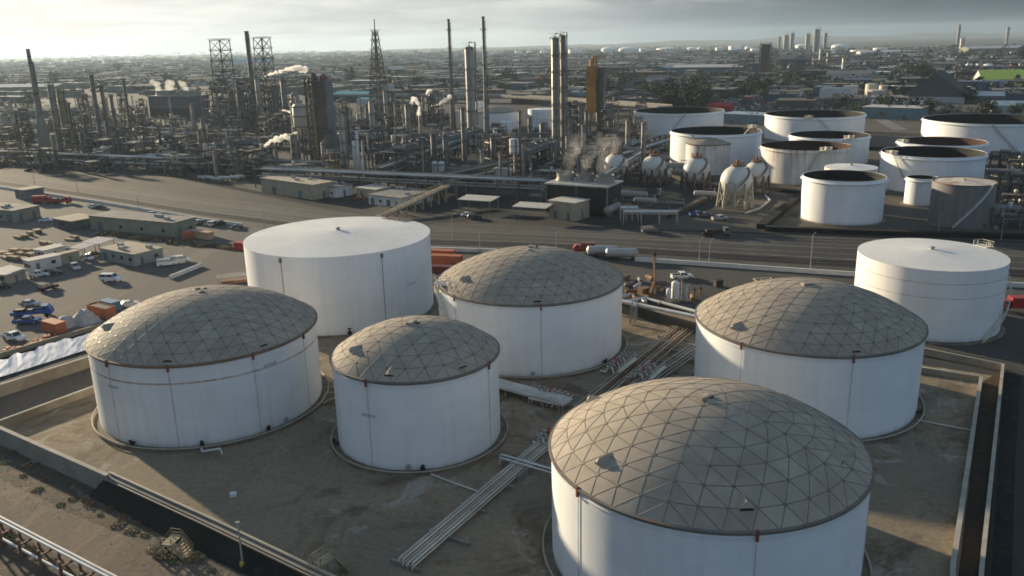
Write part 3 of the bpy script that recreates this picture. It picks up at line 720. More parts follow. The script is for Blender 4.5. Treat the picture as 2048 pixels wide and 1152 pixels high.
# low parapet continuing it, with a pipe laid on top and an oiled bank falling outwards
top = [at(215, 951, 2.6), at(420, 1045, 2.6), at(620, 1141, 2.6), at(900, 1275, 2.6)]
wall('dike_parapet', 'low grey parapet on top of the black oiled bank, with a pipe along it', top, 2.7, .8, m_wallc)
par = col.objects['dike_parapet']
MB().tube([p + Vector((.25, .25, .32)) for p in top], .20, 8).build('parapet_pipe', m_tanpipe, par, True)
MB().tube([p + Vector((-.35, -.5, -.15)) for p in top], .16, 8).build('lower_pipe', m_dkpipe, par, True)
bot = [at(178, 992), at(345, 1082), at(600, 1200), at(870, 1335)]
bk = MB(); n_ = 24
def poly_at(P, t):
    k = min(len(P) - 2, int(t * (len(P) - 1))); f = t * (len(P) - 1) - k; return P[k].lerp(P[k + 1], f)
vs = []
for i in range(n_ + 1):
    a = poly_at(top, i / n_) + Vector((-.3, -.42, -.25)); b = poly_at(bot, i / n_)
    for j in range(9):
        t = j / 8; p = a.lerp(b, t); e = 0 if j in (0,) else rnd.uniform(-.14, .14); p.z = max(.0, p.z + e) if j < 8 else -.02; vs.append(p)
bk.add(vs, [(i * 9 + j, i * 9 + 9 + j, i * 9 + 10 + j, i * 9 + 1 + j) for i in range(n_) for j in range(8)] + [tuple(range(9)) + ()])
struct('dike_bank', bk, m_oil, True)
# far-left dikes
wall('dike_wall', 'low yellow-lit dike wall left of the rusty-rimmed tank', [at(-330, 905, 0), at(0, 857, 0), at(190, 786, 0), at(300, 742, 0)], 1.3, .4, m_walltan, cap=m_cope)
wall('dike_wall', 'tall tan dike wall below the white plastic-lined ditch', [at(-330, 880, 2.2), at(0, 770, 2.2), at(176, 714, 2.2), at(330, 664, 2.2)], 2.2, .5, m_walltan, cap=m_cope)
# white plastic sheet lining the ditch
sh = MB(); A = [at(-330, 850), at(0, 757), at(172, 702), at(330, 655)]; B = [at(-330, 810), at(0, 727), at(168, 676), at(320, 632)]; k_ = 60; vs = []; w_0 = 1
for i in range(k_ + 1):
    t = i / k_; a = poly_at(A, t); b = poly_at(B, t); w_ = rnd.choice((1, .98, .93, .86, .80, 1.03)) if i % 2 else w_0; w_0 = w_
    for j in range(6):
        p = a.lerp(b, j / 5 * (w_ + rnd.uniform(-.05, .05))); p.z = .25 + .85 * j / 5 + rnd.uniform(-.035, .035); vs.append(p)
sh.add(vs, [(i * 6 + j, i * 6 + 6 + j, i * 6 + 7 + j, i * 6 + 1 + j) for i in range(k_) for j in range(5)])
ws = sh.build('ditch_liner', m_white_sheet); tag(ws, 'ragged white plastic sheeting lining the ditch at far left', 'liner')
sheet('ditch_floor', [at(-330, 805), at(0, 722), at(170, 671), at(320, 628), at(320, 618), at(176, 664), at(0, 712), at(-330, 790)], .02, m_oil)
wall('lot_wall', 'low concrete wall edging the car lot above the black ditch', [at(-330, 800, .0), at(0, 716, .0), at(176, 664, .0), at(420, 590, 0)], 1.1, .4, m_walltan)
# right-hand ditch walls
wall('dike_wall', 'inner pale dike wall running down the right side of the yard', [at(1905, 1250, 1), at(1906, 1130, 1), at(1936, 930, 1), at(1962, 754, 1), at(1844, 735, 1), at(1790, 727, 1)], 1.0, .45, m_walltan, cap=m_cope)
wall('dike_wall', 'outer dike wall along the far right, beyond the dark ditch', [at(1955, 1250, 1.3), at(1964, 1130, 1.3), at(1985, 930, 1.3), at(2006, 729, 1.3), at(1850, 697, 1.3), at(1640, 660, 1.3)], 1.3, .35, m_walltan, cap=m_cope)
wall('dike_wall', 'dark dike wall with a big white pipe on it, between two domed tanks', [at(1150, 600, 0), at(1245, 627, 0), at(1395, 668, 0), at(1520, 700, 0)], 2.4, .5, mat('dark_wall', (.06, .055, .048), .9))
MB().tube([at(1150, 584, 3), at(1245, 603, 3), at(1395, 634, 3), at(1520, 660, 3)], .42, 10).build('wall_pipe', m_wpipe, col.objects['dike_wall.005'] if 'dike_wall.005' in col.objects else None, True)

# pipes lying in the yard
def run(name, label, pts, r, m, cat='pipe', group=None):
    o = MB().tube(pts, r, 8).build(name, m, None, True); return tag(o, label, cat, group)
run('pipe', 'thin white pipe from the right tank to the inner dike wall', [at(1835, 840, .3), at(1945, 861, .3)], .12, m_cream)
run('pipe', 'thin pale pipe from the smallest domed tank to the pipe bundle', [at(862, 948, .25), at(905, 965, .25), at(965, 986, .25)], .12, m_cream)
for k, (lab, a, b, c) in enumerate([('upper of the pipes joining the left and smallest domed tanks', (640, 775), (690, 772), (700, 770)), ('bent pipe between the left tank and the smallest domed tank', (640, 808), (652, 786), (700, 782)), ('slanting pipe below the others between left and smallest domed tanks', (645, 806), (668, 796), (700, 783))]):
    run('pipe', lab, [at(*a, .5), at(*b, .5), at(*c, .5)], .16, m_tanpipe, group='pipes between the left tanks')

def pipe_bundle(label, p, q, n, gap, r, z, m, sl=8, over=1.2, name='pipe_bundle', alt=None, skirt=True):
    """parallel pipes resting on sleepers; each pipe and each sleeper is a part"""
    p = Vector(p); q = Vector(q); d = (q - p).normalized(); s = Vector((-d.y, d.x, 0)); L = (q - p).length
    t = thing(name, label, 'pipework', (p.x, p.y, 0), math.atan2(d.y, d.x))
    for i in range(n):
        y = (i - (n - 1) / 2) * gap; rr = r * (1 + .25 * ((i * 7) % 3 - 1)); o = rnd.uniform(-.9, .9); pb_ = MB().tube([(o - .5, y, .05), (o - .5, y, z - .25), (o - .3, y, z), (L + o, y, z)], rr, 8)
        for _ in range(max(2, int(L / 9))): x_ = rnd.uniform(.05, .95) * L; pb_.cyl((x_, y, z), (x_ + .18, y, z), rr * 1.75, n=8)
        pb_.build('pipe', (alt if alt and i % 3 == 1 else m), t, True)
    k = max(2, int(L / sl))
    for i in range(k + 1):
        x = L * i / k; w = n * gap + over + (2.2 if i % 3 == 1 else 0)
        MB().box((x, -(w - n * gap - over) / 2, .0), (.35, w, z - r)).build('sleeper', m_conc, t)
    return t
pipe_bundle('long bundle of pale pipes on sleepers running toward the camera in the open yard', at(812, 1126, .6), at(1098, 880, .6), 6, .50, .15, .62, mat('bundle_pipe', (.46, .415, .335), .6, var=.15), 7, 1.4, alt=m_cream)
pipe_bundle('short bundle of two pale pipes crossing over the long bundle', at(1010, 915, 1.1), at(1112, 945, 1.1), 2, .9, .16, 1.15, m_wpipe, 4, .4)
pipe_bundle('rust-stained bundle of pipes between the right tank and the middle one', at(1175, 815, .6), at(1370, 655, .6), 7, .75, .17, .62, m_tanpipe, 6, 1.6, alt=m_rustp)
pipe_bundle('second bundle of pale pipes nearer the right-hand domed tank', at(1255, 790, .7), at(1400, 690, .7), 5, .8, .17, .72, m_grpipe, 6, 1.0, alt=m_tanpipe)
# pipe bridge by the middle tank: wide grey deck with pipes beneath
def pipe_bridge(label, p, q, w, z, m, npipes=5):
    p = Vector(p); q = Vector(q); d = (q - p).normalized(); L = (q - p).length
    t = thing('pipe_bridge', label, 'pipe bridge', (p.x, p.y, 0), math.atan2(d.y, d.x))
    MB().box((L / 2, 0, z), (L, w, .18)).build('deck', m, t)
    mb = MB()
    for i in range(npipes):
        y = -w / 2 + w * (i + .5) / npipes; MB().cyl((0, y, z + .34), (L, y, z + .34), .16, n=8).build('pipe', m_wpipe, t, True)
    for i in range(int(L / 4) + 1):
        x = min(L, i * 4.); MB().box((x, -w / 2 + .15, 0), (.25, .25, z)).box((x, w / 2 - .15, 0), (.25, .25, z)).box((x, 0, z - .3), (.25, w, .28)).build('bent', m_conc, t)
    return t
pipe_bridge('broad grey pipe bridge left of the manifold, at the foot of the middle tank', at(985, 765, 1.2), at(1135, 806, 1.2), 3.2, 1.2, m_cream)
def manifold(label, p, rz, L, W, n):
    t = thing('valve_manifold', label, 'manifold', (p[0], p[1], 0), rz)
    for i in range(n):
        x = -L / 2 + L * (i + .5) / n
        MB().tube([(x, -W / 2, .5), (x, -W * .2, .5), (x, -W * .1, 1.5), (x, W * .1, 1.5), (x, W * .2, .5), (x, W / 2, .5)], .17, 8).build('pipe', m_tanpipe if i % 2 else m_wpipe, t, True)
        MB().cyl((x, 0, 1.5), (x, 0, 2.3), .09).cyl((x, 0, 2.25), (x, 0, 2.33), .32, n=12).cyl((x - .3, 0, 1.5), (x + .3, 0, 1.5), .3).build('valve', m_redb if i % 4 == 2 else m_steel, t, True)
    mb = MB()
    for y in (-W * .35, W * .35): mb.box((0, y, 0), (L, .3, .33))
    mb.build('sleeper', m_conc, t)
    p_ = [(-L / 2, -W / 2, 1.2), (L / 2, -W / 2, 1.2)]
    MB().rail(p_, 1.0, .07, 1.3).box((0, -W / 2, 1.1), (L, .8, .08)).bar((-L / 2, -W / 2, 0), (-L / 2, -W / 2, 1.2), .1).bar((L / 2, -W / 2, 0), (L / 2, -W / 2, 1.2), .1).build('walkway', m_cream, t)
    return t
d_ = (at(1370, 655) - at(1175, 815)); rz_ = math.atan2(d_.y, d_.x)
manifold('white railed manifold of valves beside the pipe bridge', at(1105, 802), rz_ - PI / 2, 6, 6, 6)
manifold('cream railed valve manifold among the pipes between the tanks', at(1290, 752), rz_, 7, 5, 7)
manifold('ladder-like valve manifold at the right foot of the middle tank', at(1235, 738), rz_, 8, 4, 6)
manifold('small valve manifold at the end of the long pipe bundle', at(1090, 888), rz_, 3.5, 3, 3)
def stile(label, p, rz, L, H, m, W=1.2):
    """step-over stair: two flights and a platform with handrails"""
    t = thing('stile', label, 'stair', (p[0], p[1], 0), rz); mb = MB(); n = max(4, int(H / .28))
    a = [(-L / 2, 0), (-L / 6, H), (L / 6, H), (L / 2, 0)]
    for s_ in (-1, 1):
        mb.bar((a[0][0], s_ * W / 2, 0), (a[1][0], s_ * W / 2, H), .09, .28); mb.bar((a[2][0], s_ * W / 2, H), (a[3][0], s_ * W / 2, 0), .09, .28); mb.bar((a[1][0], s_ * W / 2, H), (a[2][0], s_ * W / 2, H), .09, .28)
        for x in (a[1][0], a[2][0]): mb.bar((x, s_ * W / 2, 0), (x, s_ * W / 2, H), .12)
    mb.build('stringer', m, t); tr = MB()
    for i in range(1, n):
        f = i / n; tr.box((a[0][0] + (a[1][0] - a[0][0]) * f, 0, H * f - .04), (.3, W - .12, .06)).box((a[3][0] + (a[2][0] - a[3][0]) * f, 0, H * f - .04), (.3, W - .12, .06))
    tr.box((0, 0, H - .02), (L / 3, W - .12, .07)).build('tread', m, t); hr = MB()
    for s_ in (-1, 1):
        for i in range(3):
            p0, p1 = a[i], a[i + 1]
            hr.rail([(p0[0], s_ * W / 2, p0[1]), (p1[0], s_ * W / 2, p1[1])], 1.0, .07, 1.4)
    hr.build('handrail', m, t); return t
dw = top[1] - top[2]; wa = math.atan2(dw.y, dw.x)
stile('tan stair stepping over the low parapet at the bottom of the picture', at(652, 1166), wa + PI / 2, 6.5, 3.2, m_wood, 1.5)
stile('weathered platform of steps among weeds beside the black bank', at(347, 1108), wa + .4, 4.2, 1.9, m_wood, 2.2)
stile('grey stair crossing the white pipe on the dark dike wall', at(1268, 640), rz_ + .3, 7, 3.6, m_steel, 1.2)
# pole in yellow base
pb = at(487, 1137); hp = hgt(pb, 476, 1046)
t = thing('pole', 'thin grey pole standing in a yellow concrete base below the parapet', 'pole', pb)
MB().cyl((0, 0, .9), (0, 0, hp), .12, .09, 10).build('mast', m_grpipe, t, True); MB().cyl((0, 0, -.05), (0, 0, .95), .42, .36, 14).build('base', m_yel, t, True)
MB().box((0, 0, hp), (.5, .25, .16)).build('cap', m_steel, t)
# pipe rack in the near left corner
def low_rack(label, p, q, ys, zs, r, m, step, mp, h=None):
    p = Vector(p); q = Vector(q); d = (q - p).normalized(); L = (q - p).length
    t = thing('pipe_rack', label, 'pipe rack', (p.x, p.y, 0), math.atan2(d.y, d.x))
    for y, z in zip(ys, zs): MB().cyl((0, y, z), (L, y, z), r, n=10).build('pipe', m, t, True)
    k = int(L / step)
    for i in range(k + 1):
        x = L * i / k; mb = MB()
        mb.box((x, min(ys) - .2, 0), (.3, .3, max(zs) + .5)).box((x, max(ys) + .2, 0), (.26, .26, max(zs) - .1))
        mb.box((x, (min(ys) + max(ys)) / 2, max(zs) - r - .2), (.22, max(ys) - min(ys) + .7, .19)); mb.build('bent', mp, t)
    return t
low_rack('three white pipes on dark posts in the near left corner', at(-120, 985, 1.9), at(330, 1222, 1.9), (-1.0, 0.35, .85), (1.0, 2.0, 2.0), .17, m_wpipe, 4.2, m_rustp)
# rust-eaten white tank roof at the corner
rc = at(-15, 1150, 3.2); t = thing('rusty_tank', 'rust-eaten white steel box tank cut by the bottom left corner', 'tank', (rc.x, rc.y - 2.5, 0), wa)
MB().box((0, 0, 0), (9, 4.6, 3.1)).build('tank_body', m_wroof, t); MB().box((0, 0, 3.1), (9.3, 4.9, .18)).box((-1, 0, 3.28), (1.2, 1.2, .3)).build('lid', m_wroof, t)
# weeds and scrub
m_dry = mat('dry_weeds', (.30, .235, .13), .9, var=.4, scale=2)
m_scrub = mat('scrub_leaf', (.11, .105, .055), .85, var=.45, scale=1.5, objvar=.3)
m_redsc = mat('rust_scrub', (.20, .105, .055), .9, var=.4, scale=1.5)
def clump(n, R_, H, leaf, seed, flat=.6):
    r = random.Random(seed); mb = MB()
    for i in range(n):
        a = r.uniform(0, 2 * PI); d = R_ * math.sqrt(r.random()); z = H * r.random() * (1 - (d / R_) ** 2 * .7)
        c = Vector((d * math.cos(a), d * math.sin(a), max(.02, z))); s = leaf * r.uniform(.6, 1.4)
        u = Vector((r.uniform(-1, 1), r.uniform(-1, 1), r.uniform(-.4, 1))).normalized() * s; v = u.cross(Vector((r.uniform(-1, 1), r.uniform(-1, 1), r.uniform(-1, 1)))).normalized() * s * .6
        mb.add([c - u, c + v, c + u, c - v], [(0, 1, 2, 3)])
    return mb
protos = []
for i, (m, hh) in enumerate(((m_scrub, 1.1), (m_redsc, .9), (m_dry, .7))):
    o = clump(170, 1.2, hh, .17, 40 + i).build('scrub_bush', m); protos.append(o); col.objects.unlink(o)
labs = ['dull green scrub bush on the weedy verge', 'rust-brown scrub bush on the weedy verge', 'straw-coloured tuft of dry weeds on the verge']
bush_px = [(30, 905, 1), (20, 890, 1), (45, 952, 0), (75, 980, 0), (90, 960, 1), (145, 998, 1), (180, 1008, 1), (170, 1000, 2), (200, 1030, 0), (235, 1050, 2), (262, 1062, 2), (288, 1070, 2), (305, 1100, 2), (322, 1112, 0), (350, 1122, 0), (385, 1120, 1), (250, 1035, 1), (280, 1045, 1), (120, 1010, 0), (10, 925, 2), (60, 930, 2), (420, 1140, 2), (330, 1085, 0), (110, 940, 1), (222, 1018, 1), (30, 1090, 0), (75, 1115, 0), (130, 1140, 1), (55, 1098, 2), (100, 1122, 2), (165, 1150, 0), (395, 1112, 2), (300, 1060, 1), (15, 1072, 0)]
for (u, v, k) in bush_px:
    o = protos[k].copy(); col.objects.link(o); o.location = at(u, v); s_ = rnd.uniform(.35, .85); o.scale = (s_ * 1.2, s_, s_ * rnd.uniform(.5, .9)); o.rotation_euler.z = rnd.uniform(0, 6)
    tag(o, labs[k], 'bush', ['green scrub on the verge', 'rust-brown scrub on the verge', 'dry tufts on the verge'][k])
gw = MB()
for i in range(2600):
    u, v = rnd.uniform(-30, 640), rnd.uniform(890, 1170)
    lo = 905 + u * .46; hi = 965 + u * .50
    if not (lo < v < hi + 25 + 20 * math.sin(u * .03)) or rnd.random() < .3: continue
    p = at(u, v); s_ = rnd.uniform(.06, .16)
    for q in range(2):
        a = rnd.uniform(0, PI); e = Vector((math.cos(a), math.sin(a), 0)) * s_
        f_ = Vector((-e.y, e.x, .25 * s_)) * 1.6; gw.add([p - e, p + e, p + f_], [(0, 1, 2)])
tag(gw.build('dry_grass', m_dry), 'thin dry grass and weeds scattered along the verge', 'grass', kind='stuff')
# stray bits in the yard
MB_ = MB().box((0, 0, 0), (.9, .7, .5), .3); o = MB_.build('paper_scrap', m_white_sheet, None, False, at(467, 992)); tag(o, 'small white bundle lying alone on the bare yard dirt', 'litter')
# pumps, vessels and valves behind the middle tank
def upright(label, u, v, vt, r, m, group=None):
    p = at(u, v); h = hgt(p, u, vt); t = thing('vessel', label, 'vessel', p, 0, group)
    MB().vessel((0, 0, .5), r, h - .5, 14).build('shell', m, t, True)
    mb = MB()
    for k in range(3): a = 2 * PI * k / 3; mb.bar((r * .8 * math.cos(a), r * .8 * math.sin(a), 0), (r * .8 * math.cos(a), r * .8 * math.sin(a), .8), .14)
    mb.build('leg', m_steel, t); MB().tube([(r * .2, 0, h - .1), (r * .2, 0, h + .3), (r * 1.6, 0, h + .3), (r * 1.6, 0, .3)], .1, 6).build('pipe', m_grpipe, t, True)
    return t
upright('taller white filter vessel by the excavator behind the middle tank', 1350, 600, 562, .95, m_wpipe)
upright('shorter white filter vessel left of the taller one', 1337, 602, 577, .6, m_wpipe)
upright('slim grey vessel beside the white filter vessels', 1371, 604, 570, .5, m_grpipe)
for lab, u, v in (('left of two rust-red valve posts behind the right tank', 1388, 592), ('right of two rust-red valve posts behind the right tank', 1401, 590)):
    p = at(u, v); t = thing('valve_post', lab, 'valve', p); MB().cyl((0, 0, 0), (0, 0, 1.6), .22, n=8).cyl((0, 0, 1.0), (0, 0, 1.15), .45, n=10).build('post', m_rustp, t, True); MB().cyl((0, 0, 1.6), (0, 0, 1.75), .55, n=12).box((0, 0, 1.75), (.3, .3, .5)).build('handwheel', m_black, t, True)
p = at(1436, 573); t = thing('black_bin', 'black square bin alone on the gravel behind the right tank', 'bin', p, .3); MB().box((0, 0, .1), (1.9, 1.5, 1.5), 0, 0, 1.08, 1.08).build('bin_body', m_black, t); MB().box((0, 0, 1.62), (2.1, 1.7, .12)).build('lid', m_black, t)
# excavator with raised arm
m_exc = mat('worn_orange', (.20, .115, .05), .7, var=.3, c2=(.12, .07, .04), c2amt=.5)
p = at(1296, 598); t = thing('excavator', 'rusty orange excavator with its arm raised, behind the middle tank', 'excavator', p, rad(-55))
for s_ in (-1, 1):
    MB().profile([(-2.2, .15), (-1.9, 0), (1.9, 0), (2.2, .15), (2.2, .65), (1.9, .85), (-1.9, .85), (-2.2, .65)], s_ * 1.35 - .3, s_ * 1.35 + .3).build('track', m_black, t)
MB().box((-.5, 0, .9), (3.6, 2.7, .5)).box((-1.5, 0, 1.4), (1.7, 2.6, 1.1)).build('body', m_exc, t); MB().box((.7, .75, 1.4), (1.5, 1.1, 1.5), 0, 0, .85, .9).build('cab', mat('cab_glass', (.03, .035, .04), .2), t)
q = hgt(p, 1312, 507); MB().bar((1.0, -.4, 1.5), (2.6, -.4, 5.2), .5, .7).build('boom', m_exc, t)
MB().bar((2.6, -.4, 5.2), (2.0, -.4, q), .35, .5).build('stick', m_exc, t); MB().box((2.0, -.4, q - .2), (.9, .9, .8), 0, 0, .6, 1).build('bucket', m_black, t)
for i, (u, v) in enumerate(((1262, 588), (1275, 577), (1300, 560), (1322, 570), (1252, 560), (1285, 607), (1330, 612), (1258, 574), (1268, 600), (1290, 585), (1310, 582), (1280, 565), (1315, 603), (1252, 598), (1385, 600), (1340, 585))):
    p = at(u, v); o = MB().drum((0, 0, .7), (math.cos(i), math.sin(i)), .55, 2.6).box((0, 0, 0), (1.6, .9, .35), i).box((1.2 * math.cos(i), 1.2 * math.sin(i), .3), (.9, .8, .9), i).build('pump', [m_rustp, m_grpipe, m_exc, m_dkpipe][i % 4], None, True, p)
    tag(o, ['rust-brown', 'pale grey', 'worn orange', 'dark stained'][i % 4] + ' pump skid in the clutter behind the middle tank', 'pump', ['rust-brown', 'pale grey', 'worn orange', 'dark stained'][i % 4] + ' pump skids')
tw = run('pipe', 'big white pipe lying along the gravel behind the pump skids', [at(1240, 605, .9), at(1290, 596, .9), at(1395, 624, .9)], .4, m_wpipe)
# ------------------------------------------------------------------ vehicles
m_glass = mat('car_glass', (.018, .022, .026), .12, spec=.8)
m_tyre = mat('tyre_rubber', (.015, .015, .015), .85)
m_lampw = mat('head_lamp', (.65, .65, .6), .2)
m_lampr = mat('tail_lamp', (.35, .02, .015), .3)
CARP = {k: mat('car_paint_' + k, c, .32, .1, var=.06, spec=.6) for k, c in dict(white=(.74, .74, .72), silver=(.42, .43, .44), black=(.02, .02, .022), grey=(.12, .125, .13), red=(.38, .03, .025), blue=(.03, .10, .30), green=(.05, .09, .06), tan=(.36, .30, .22), orange=(.55, .16, .03), darkred=(.16, .025, .02)).items()}
SHAPES = dict(
    sedan=dict(L=4.7, W=1.8, hull=[(-2.35, .3), (-2.3, .78), (-2.1, .92), (-1.3, .95), (.9, .93), (2.0, .82), (2.32, .62), (2.35, .3)], cab=[(-1.75, .93), (-1.0, 1.42), (.35, 1.45), (1.15, .92)], wx=1.42, wr=.33),
    suv=dict(L=4.9, W=1.95, hull=[(-2.45, .35), (-2.42, 1.0), (-2.3, 1.1), (1.0, 1.1), (2.2, 1.0), (2.42, .75), (2.45, .35)], cab=[(-2.35, 1.09), (-2.05, 1.76), (.35, 1.8), (1.15, 1.09)], wx=1.5, wr=.38),
    van=dict(L=5.6, W=2.05, hull=[(-2.8, .4), (-2.8, 1.35), (1.7, 1.35), (2.4, 1.1), (2.75, .9), (2.8, .4)], cab=[(-2.78, 1.34), (-2.65, 2.1), (.95, 2.15), (1.75, 1.34)], wx=1.75, wr=.36),
    pickup=dict(L=5.7, W=2.0, hull=[(-2.85, .45), (-2.85, 1.05), (-.75, 1.08), (1.2, 1.08), (2.5, 1.0), (2.8, .8), (2.85, .45)], cab=[(-.85, 1.07), (-.7, 1.8), (.75, 1.82), (1.4, 1.07)], wx=1.8, wr=.41))
def make_vehicle(kind, paint):
    S = SHAPES[kind]; W = S['W']; P = CARP[paint]
    t = thing({'sedan': 'parked_car', 'suv': 'parked_suv', 'van': 'parked_van', 'pickup': 'pickup_truck'}[kind], 'x', 'car')
    b = MB(); b.profile(S['hull'], -W / 2, W / 2)
    c = S['cab']; zt = c[1][1]
    b.profile([(c[1][0] - .02, zt - .05), (c[1][0] + .05, zt + .03), (c[2][0] - .05, zt + .03), (c[2][0] + .04, zt - .05)], -W / 2 + .14, W / 2 - .14)
    for x0, z0, x1, z1 in ((c[0][0], c[0][1], c[1][0], zt), (c[3][0], c[3][1], c[2][0], zt), ((c[0][0] + c[3][0]) / 2, c[0][1], (c[1][0] + c[2][0]) / 2, zt)):
        for s_ in (-1, 1): b.bar((x0, s_ * (W / 2 - .06), z0), (x1, s_ * (W / 2 - .15), z1), .10)
    if kind == 'pickup':
        # open bed: dark floor between raised sides
        for s_ in (-1, 1): b.box((-1.8, s_ * (W / 2 - .05), 1.06), (2.0, .1, .22))
        b.box((-2.8, 0, 1.05), (.1, W - .05, .22)); 
    b.box((S['L'] / 2 - .03, 0, .34), (.18, W * .94, .22)).box((-S['L'] / 2 + .03, 0, .36), (.18, W * .94, .22))
    b.build('body', P, t)
    if kind == 'pickup': MB().box((-1.8, 0, 1.062), (1.95, W - .2, .02)).build('bed_floor', m_black, t)
    g = MB(); n = len(c)
    k1 = [(x, z) for x, z in c]; vs = []
    for s_ in (-1, 1):
        for i, (x, z) in enumerate(k1): vs.append((x, s_ * (W / 2 - (.05 if i in (0, 3) else .16)), z - (.02 if i in (1, 2) else 0)))
    g.add(vs, [(0, 1, 2, 3), (7, 6, 5, 4), (0, 4, 5, 1), (1, 5, 6, 2), (2, 6, 7, 3)]); g.build('window', m_glass, t)
    for sx in (-1, 1):
        for s_ in (-1, 1):
            w_ = MB().cyl((sx * S['wx'], s_ * (W / 2 - .22), S['wr']), (sx * S['wx'], s_ * (W / 2 + .02), S['wr']), S['wr'], n=14).build('wheel', m_tyre, t)
            MB().cyl((sx * S['wx'], s_ * (W / 2 + .02), S['wr']), (sx * S['wx'], s_ * (W / 2 + .035), S['wr']), S['wr'] * .55, n=10).build('rim', MATS['galvanised'], w_)
    for s_ in (-1, 1):
        MB().box((S['L'] / 2 - .02, s_ * (W / 2 - .28), .62), (.1, .34, .16)).build('headlight', m_lampw, t)
        MB().box((-S['L'] / 2 - .01, s_ * (W / 2 - .2), .72), (.08, .2, .28)).build('taillight', m_lampr, t)
    return t
VP = {}
def unlink_tree(t):
    for o in [t] + list(t.children_recursive): col.objects.unlink(o)
def vehicle(kind, paint, label, u, v, rz, group=None, cat='car', loc=None):
    if (kind, paint) not in VP:
        VP[(kind, paint)] = make_vehicle(kind, paint); r = VP[(kind, paint)]; r.location = loc or at(u, v, .02); r.rotation_euler.z = rad(rz); r['label'] = label
    else: r = dup(VP[(kind, paint)], loc or at(u, v, .02), rad(rz), label)
    if 'group' in r: del r['group']
    if group: r['group'] = group
    r['category'] = cat
    return r
rd = math.degrees(math.atan2(*(NE[3] - NE[1]).yx))        # bearing of the boulevard at left
G1 = 'vehicles parked in the lot at left'
for k, p, lab, u, v, rz in [
    ('van', 'white', 'white passenger van alone in the middle of the lot', 222, 562, -8),
    ('van', 'white', 'nearer of two white vans nose to tail beside the flat shed', 335, 531, 22),
    ('van', 'white', 'farther of two white vans nose to tail beside the flat shed', 361, 525, 20),
    ('pickup', 'white', 'white pickup with light blue windows in front of the white trailer', 78, 553, 12),
    ('pickup', 'black', 'black pickup just behind the white one by the trailer', 103, 549, 14),
    ('suv', 'black', 'small dark car standing alone in the open lot', 97, 579, 60),
    ('sedan', 'silver', 'silver car with sunlit roof above the blue trucks', 60, 611, -5),
    ('pickup', 'blue', 'blue pickup below the blue flatbed truck', 55, 647, 10),
    ('pickup', 'white', 'white pickup at the left edge by the orange debris', 28, 679, -25),
    ('sedan', 'white', 'white car in front of the flat shed, by its left corner', 174, 519, -30),
    ('suv', 'silver', 'silver car at the end of the beige trailer', 151, 538, -50),
    ('sedan', 'black', 'dark car tucked behind the white car by the flat shed', 189, 512, 30),
    ('sedan', 'white', 'white car half hidden behind the rusty-rimmed dome', 258, 612, 30),
    ('suv', 'black', 'dark car at the lower left edge of the lot', 2, 578, 20),
    ('sedan', 'white', 'white car at the corner by the grey canopies', 122, 497, -20),
    ('sedan', 'white', 'white-nosed car beside the beige office far left', 92, 443, 10)]:
    vehicle(k, p, lab, u, v, rz, G1)
G2 = 'vehicles parked along the long warehouse'
for i, (k, p, lab, u, v, rz) in enumerate([
    ('sedan', 'black', 'first of the row of cars at the warehouse end, black', 388, 447, 60), ('sedan', 'white', 'white car second in the row at the warehouse end', 399, 447, 60), ('suv', 'grey', 'grey car third in the row at the warehouse end', 410, 448, 60),
    ('sedan', 'silver', 'silver car fourth in the row at the warehouse end', 420, 450, 60), ('suv', 'white', 'white car fifth in the row at the warehouse end', 430, 451, 60), ('suv', 'black', 'black car last in the row at the warehouse end', 441, 450, 60),
    ('sedan', 'grey', 'grey car parked apart, right of the row by the white wall', 472, 457, 55), ('suv', 'silver', 'silver car on the strip above the long warehouse roof', 309, 432, 15), ('sedan', 'white', 'white car leftmost above the long warehouse', 188, 415, 5), ('sedan', 'black', 'dark car next to the leftmost white one above the warehouse', 201, 417, 5)]):
    vehicle(k, p, lab, u, v, rz, G2)
vehicle('pickup', 'white', 'white pickup on gravel behind the filter vessels, right of the middle tank', 1364, 557, 8)
vehicle('suv', 'black', 'black car on the road verge left of the canopy building', 948, 437, 10)
vehicle('sedan', 'white', 'pale car beside the black one left of the canopy building', 935, 432, 8)
vehicle('pickup', 'darkred', 'dark red truck parked before the long grey flat roof', 717, 399, 20)
for i, (u, v, k, p, nm) in enumerate([(1395, 432, 'pickup', 'blue', 'blue pickup left of the pair below the front sphere'), (1410, 434, 'pickup', 'grey', 'grey truck between the blue ones below the front sphere'), (1440, 440, 'pickup', 'silver', 'silver truck right of the blue one below the front sphere'), (1300, 465, 'van', 'grey', 'dark grey van out on the boulevard below the low white frames')]):
    vehicle(k, p, nm, u, v, 10 if i else 5)

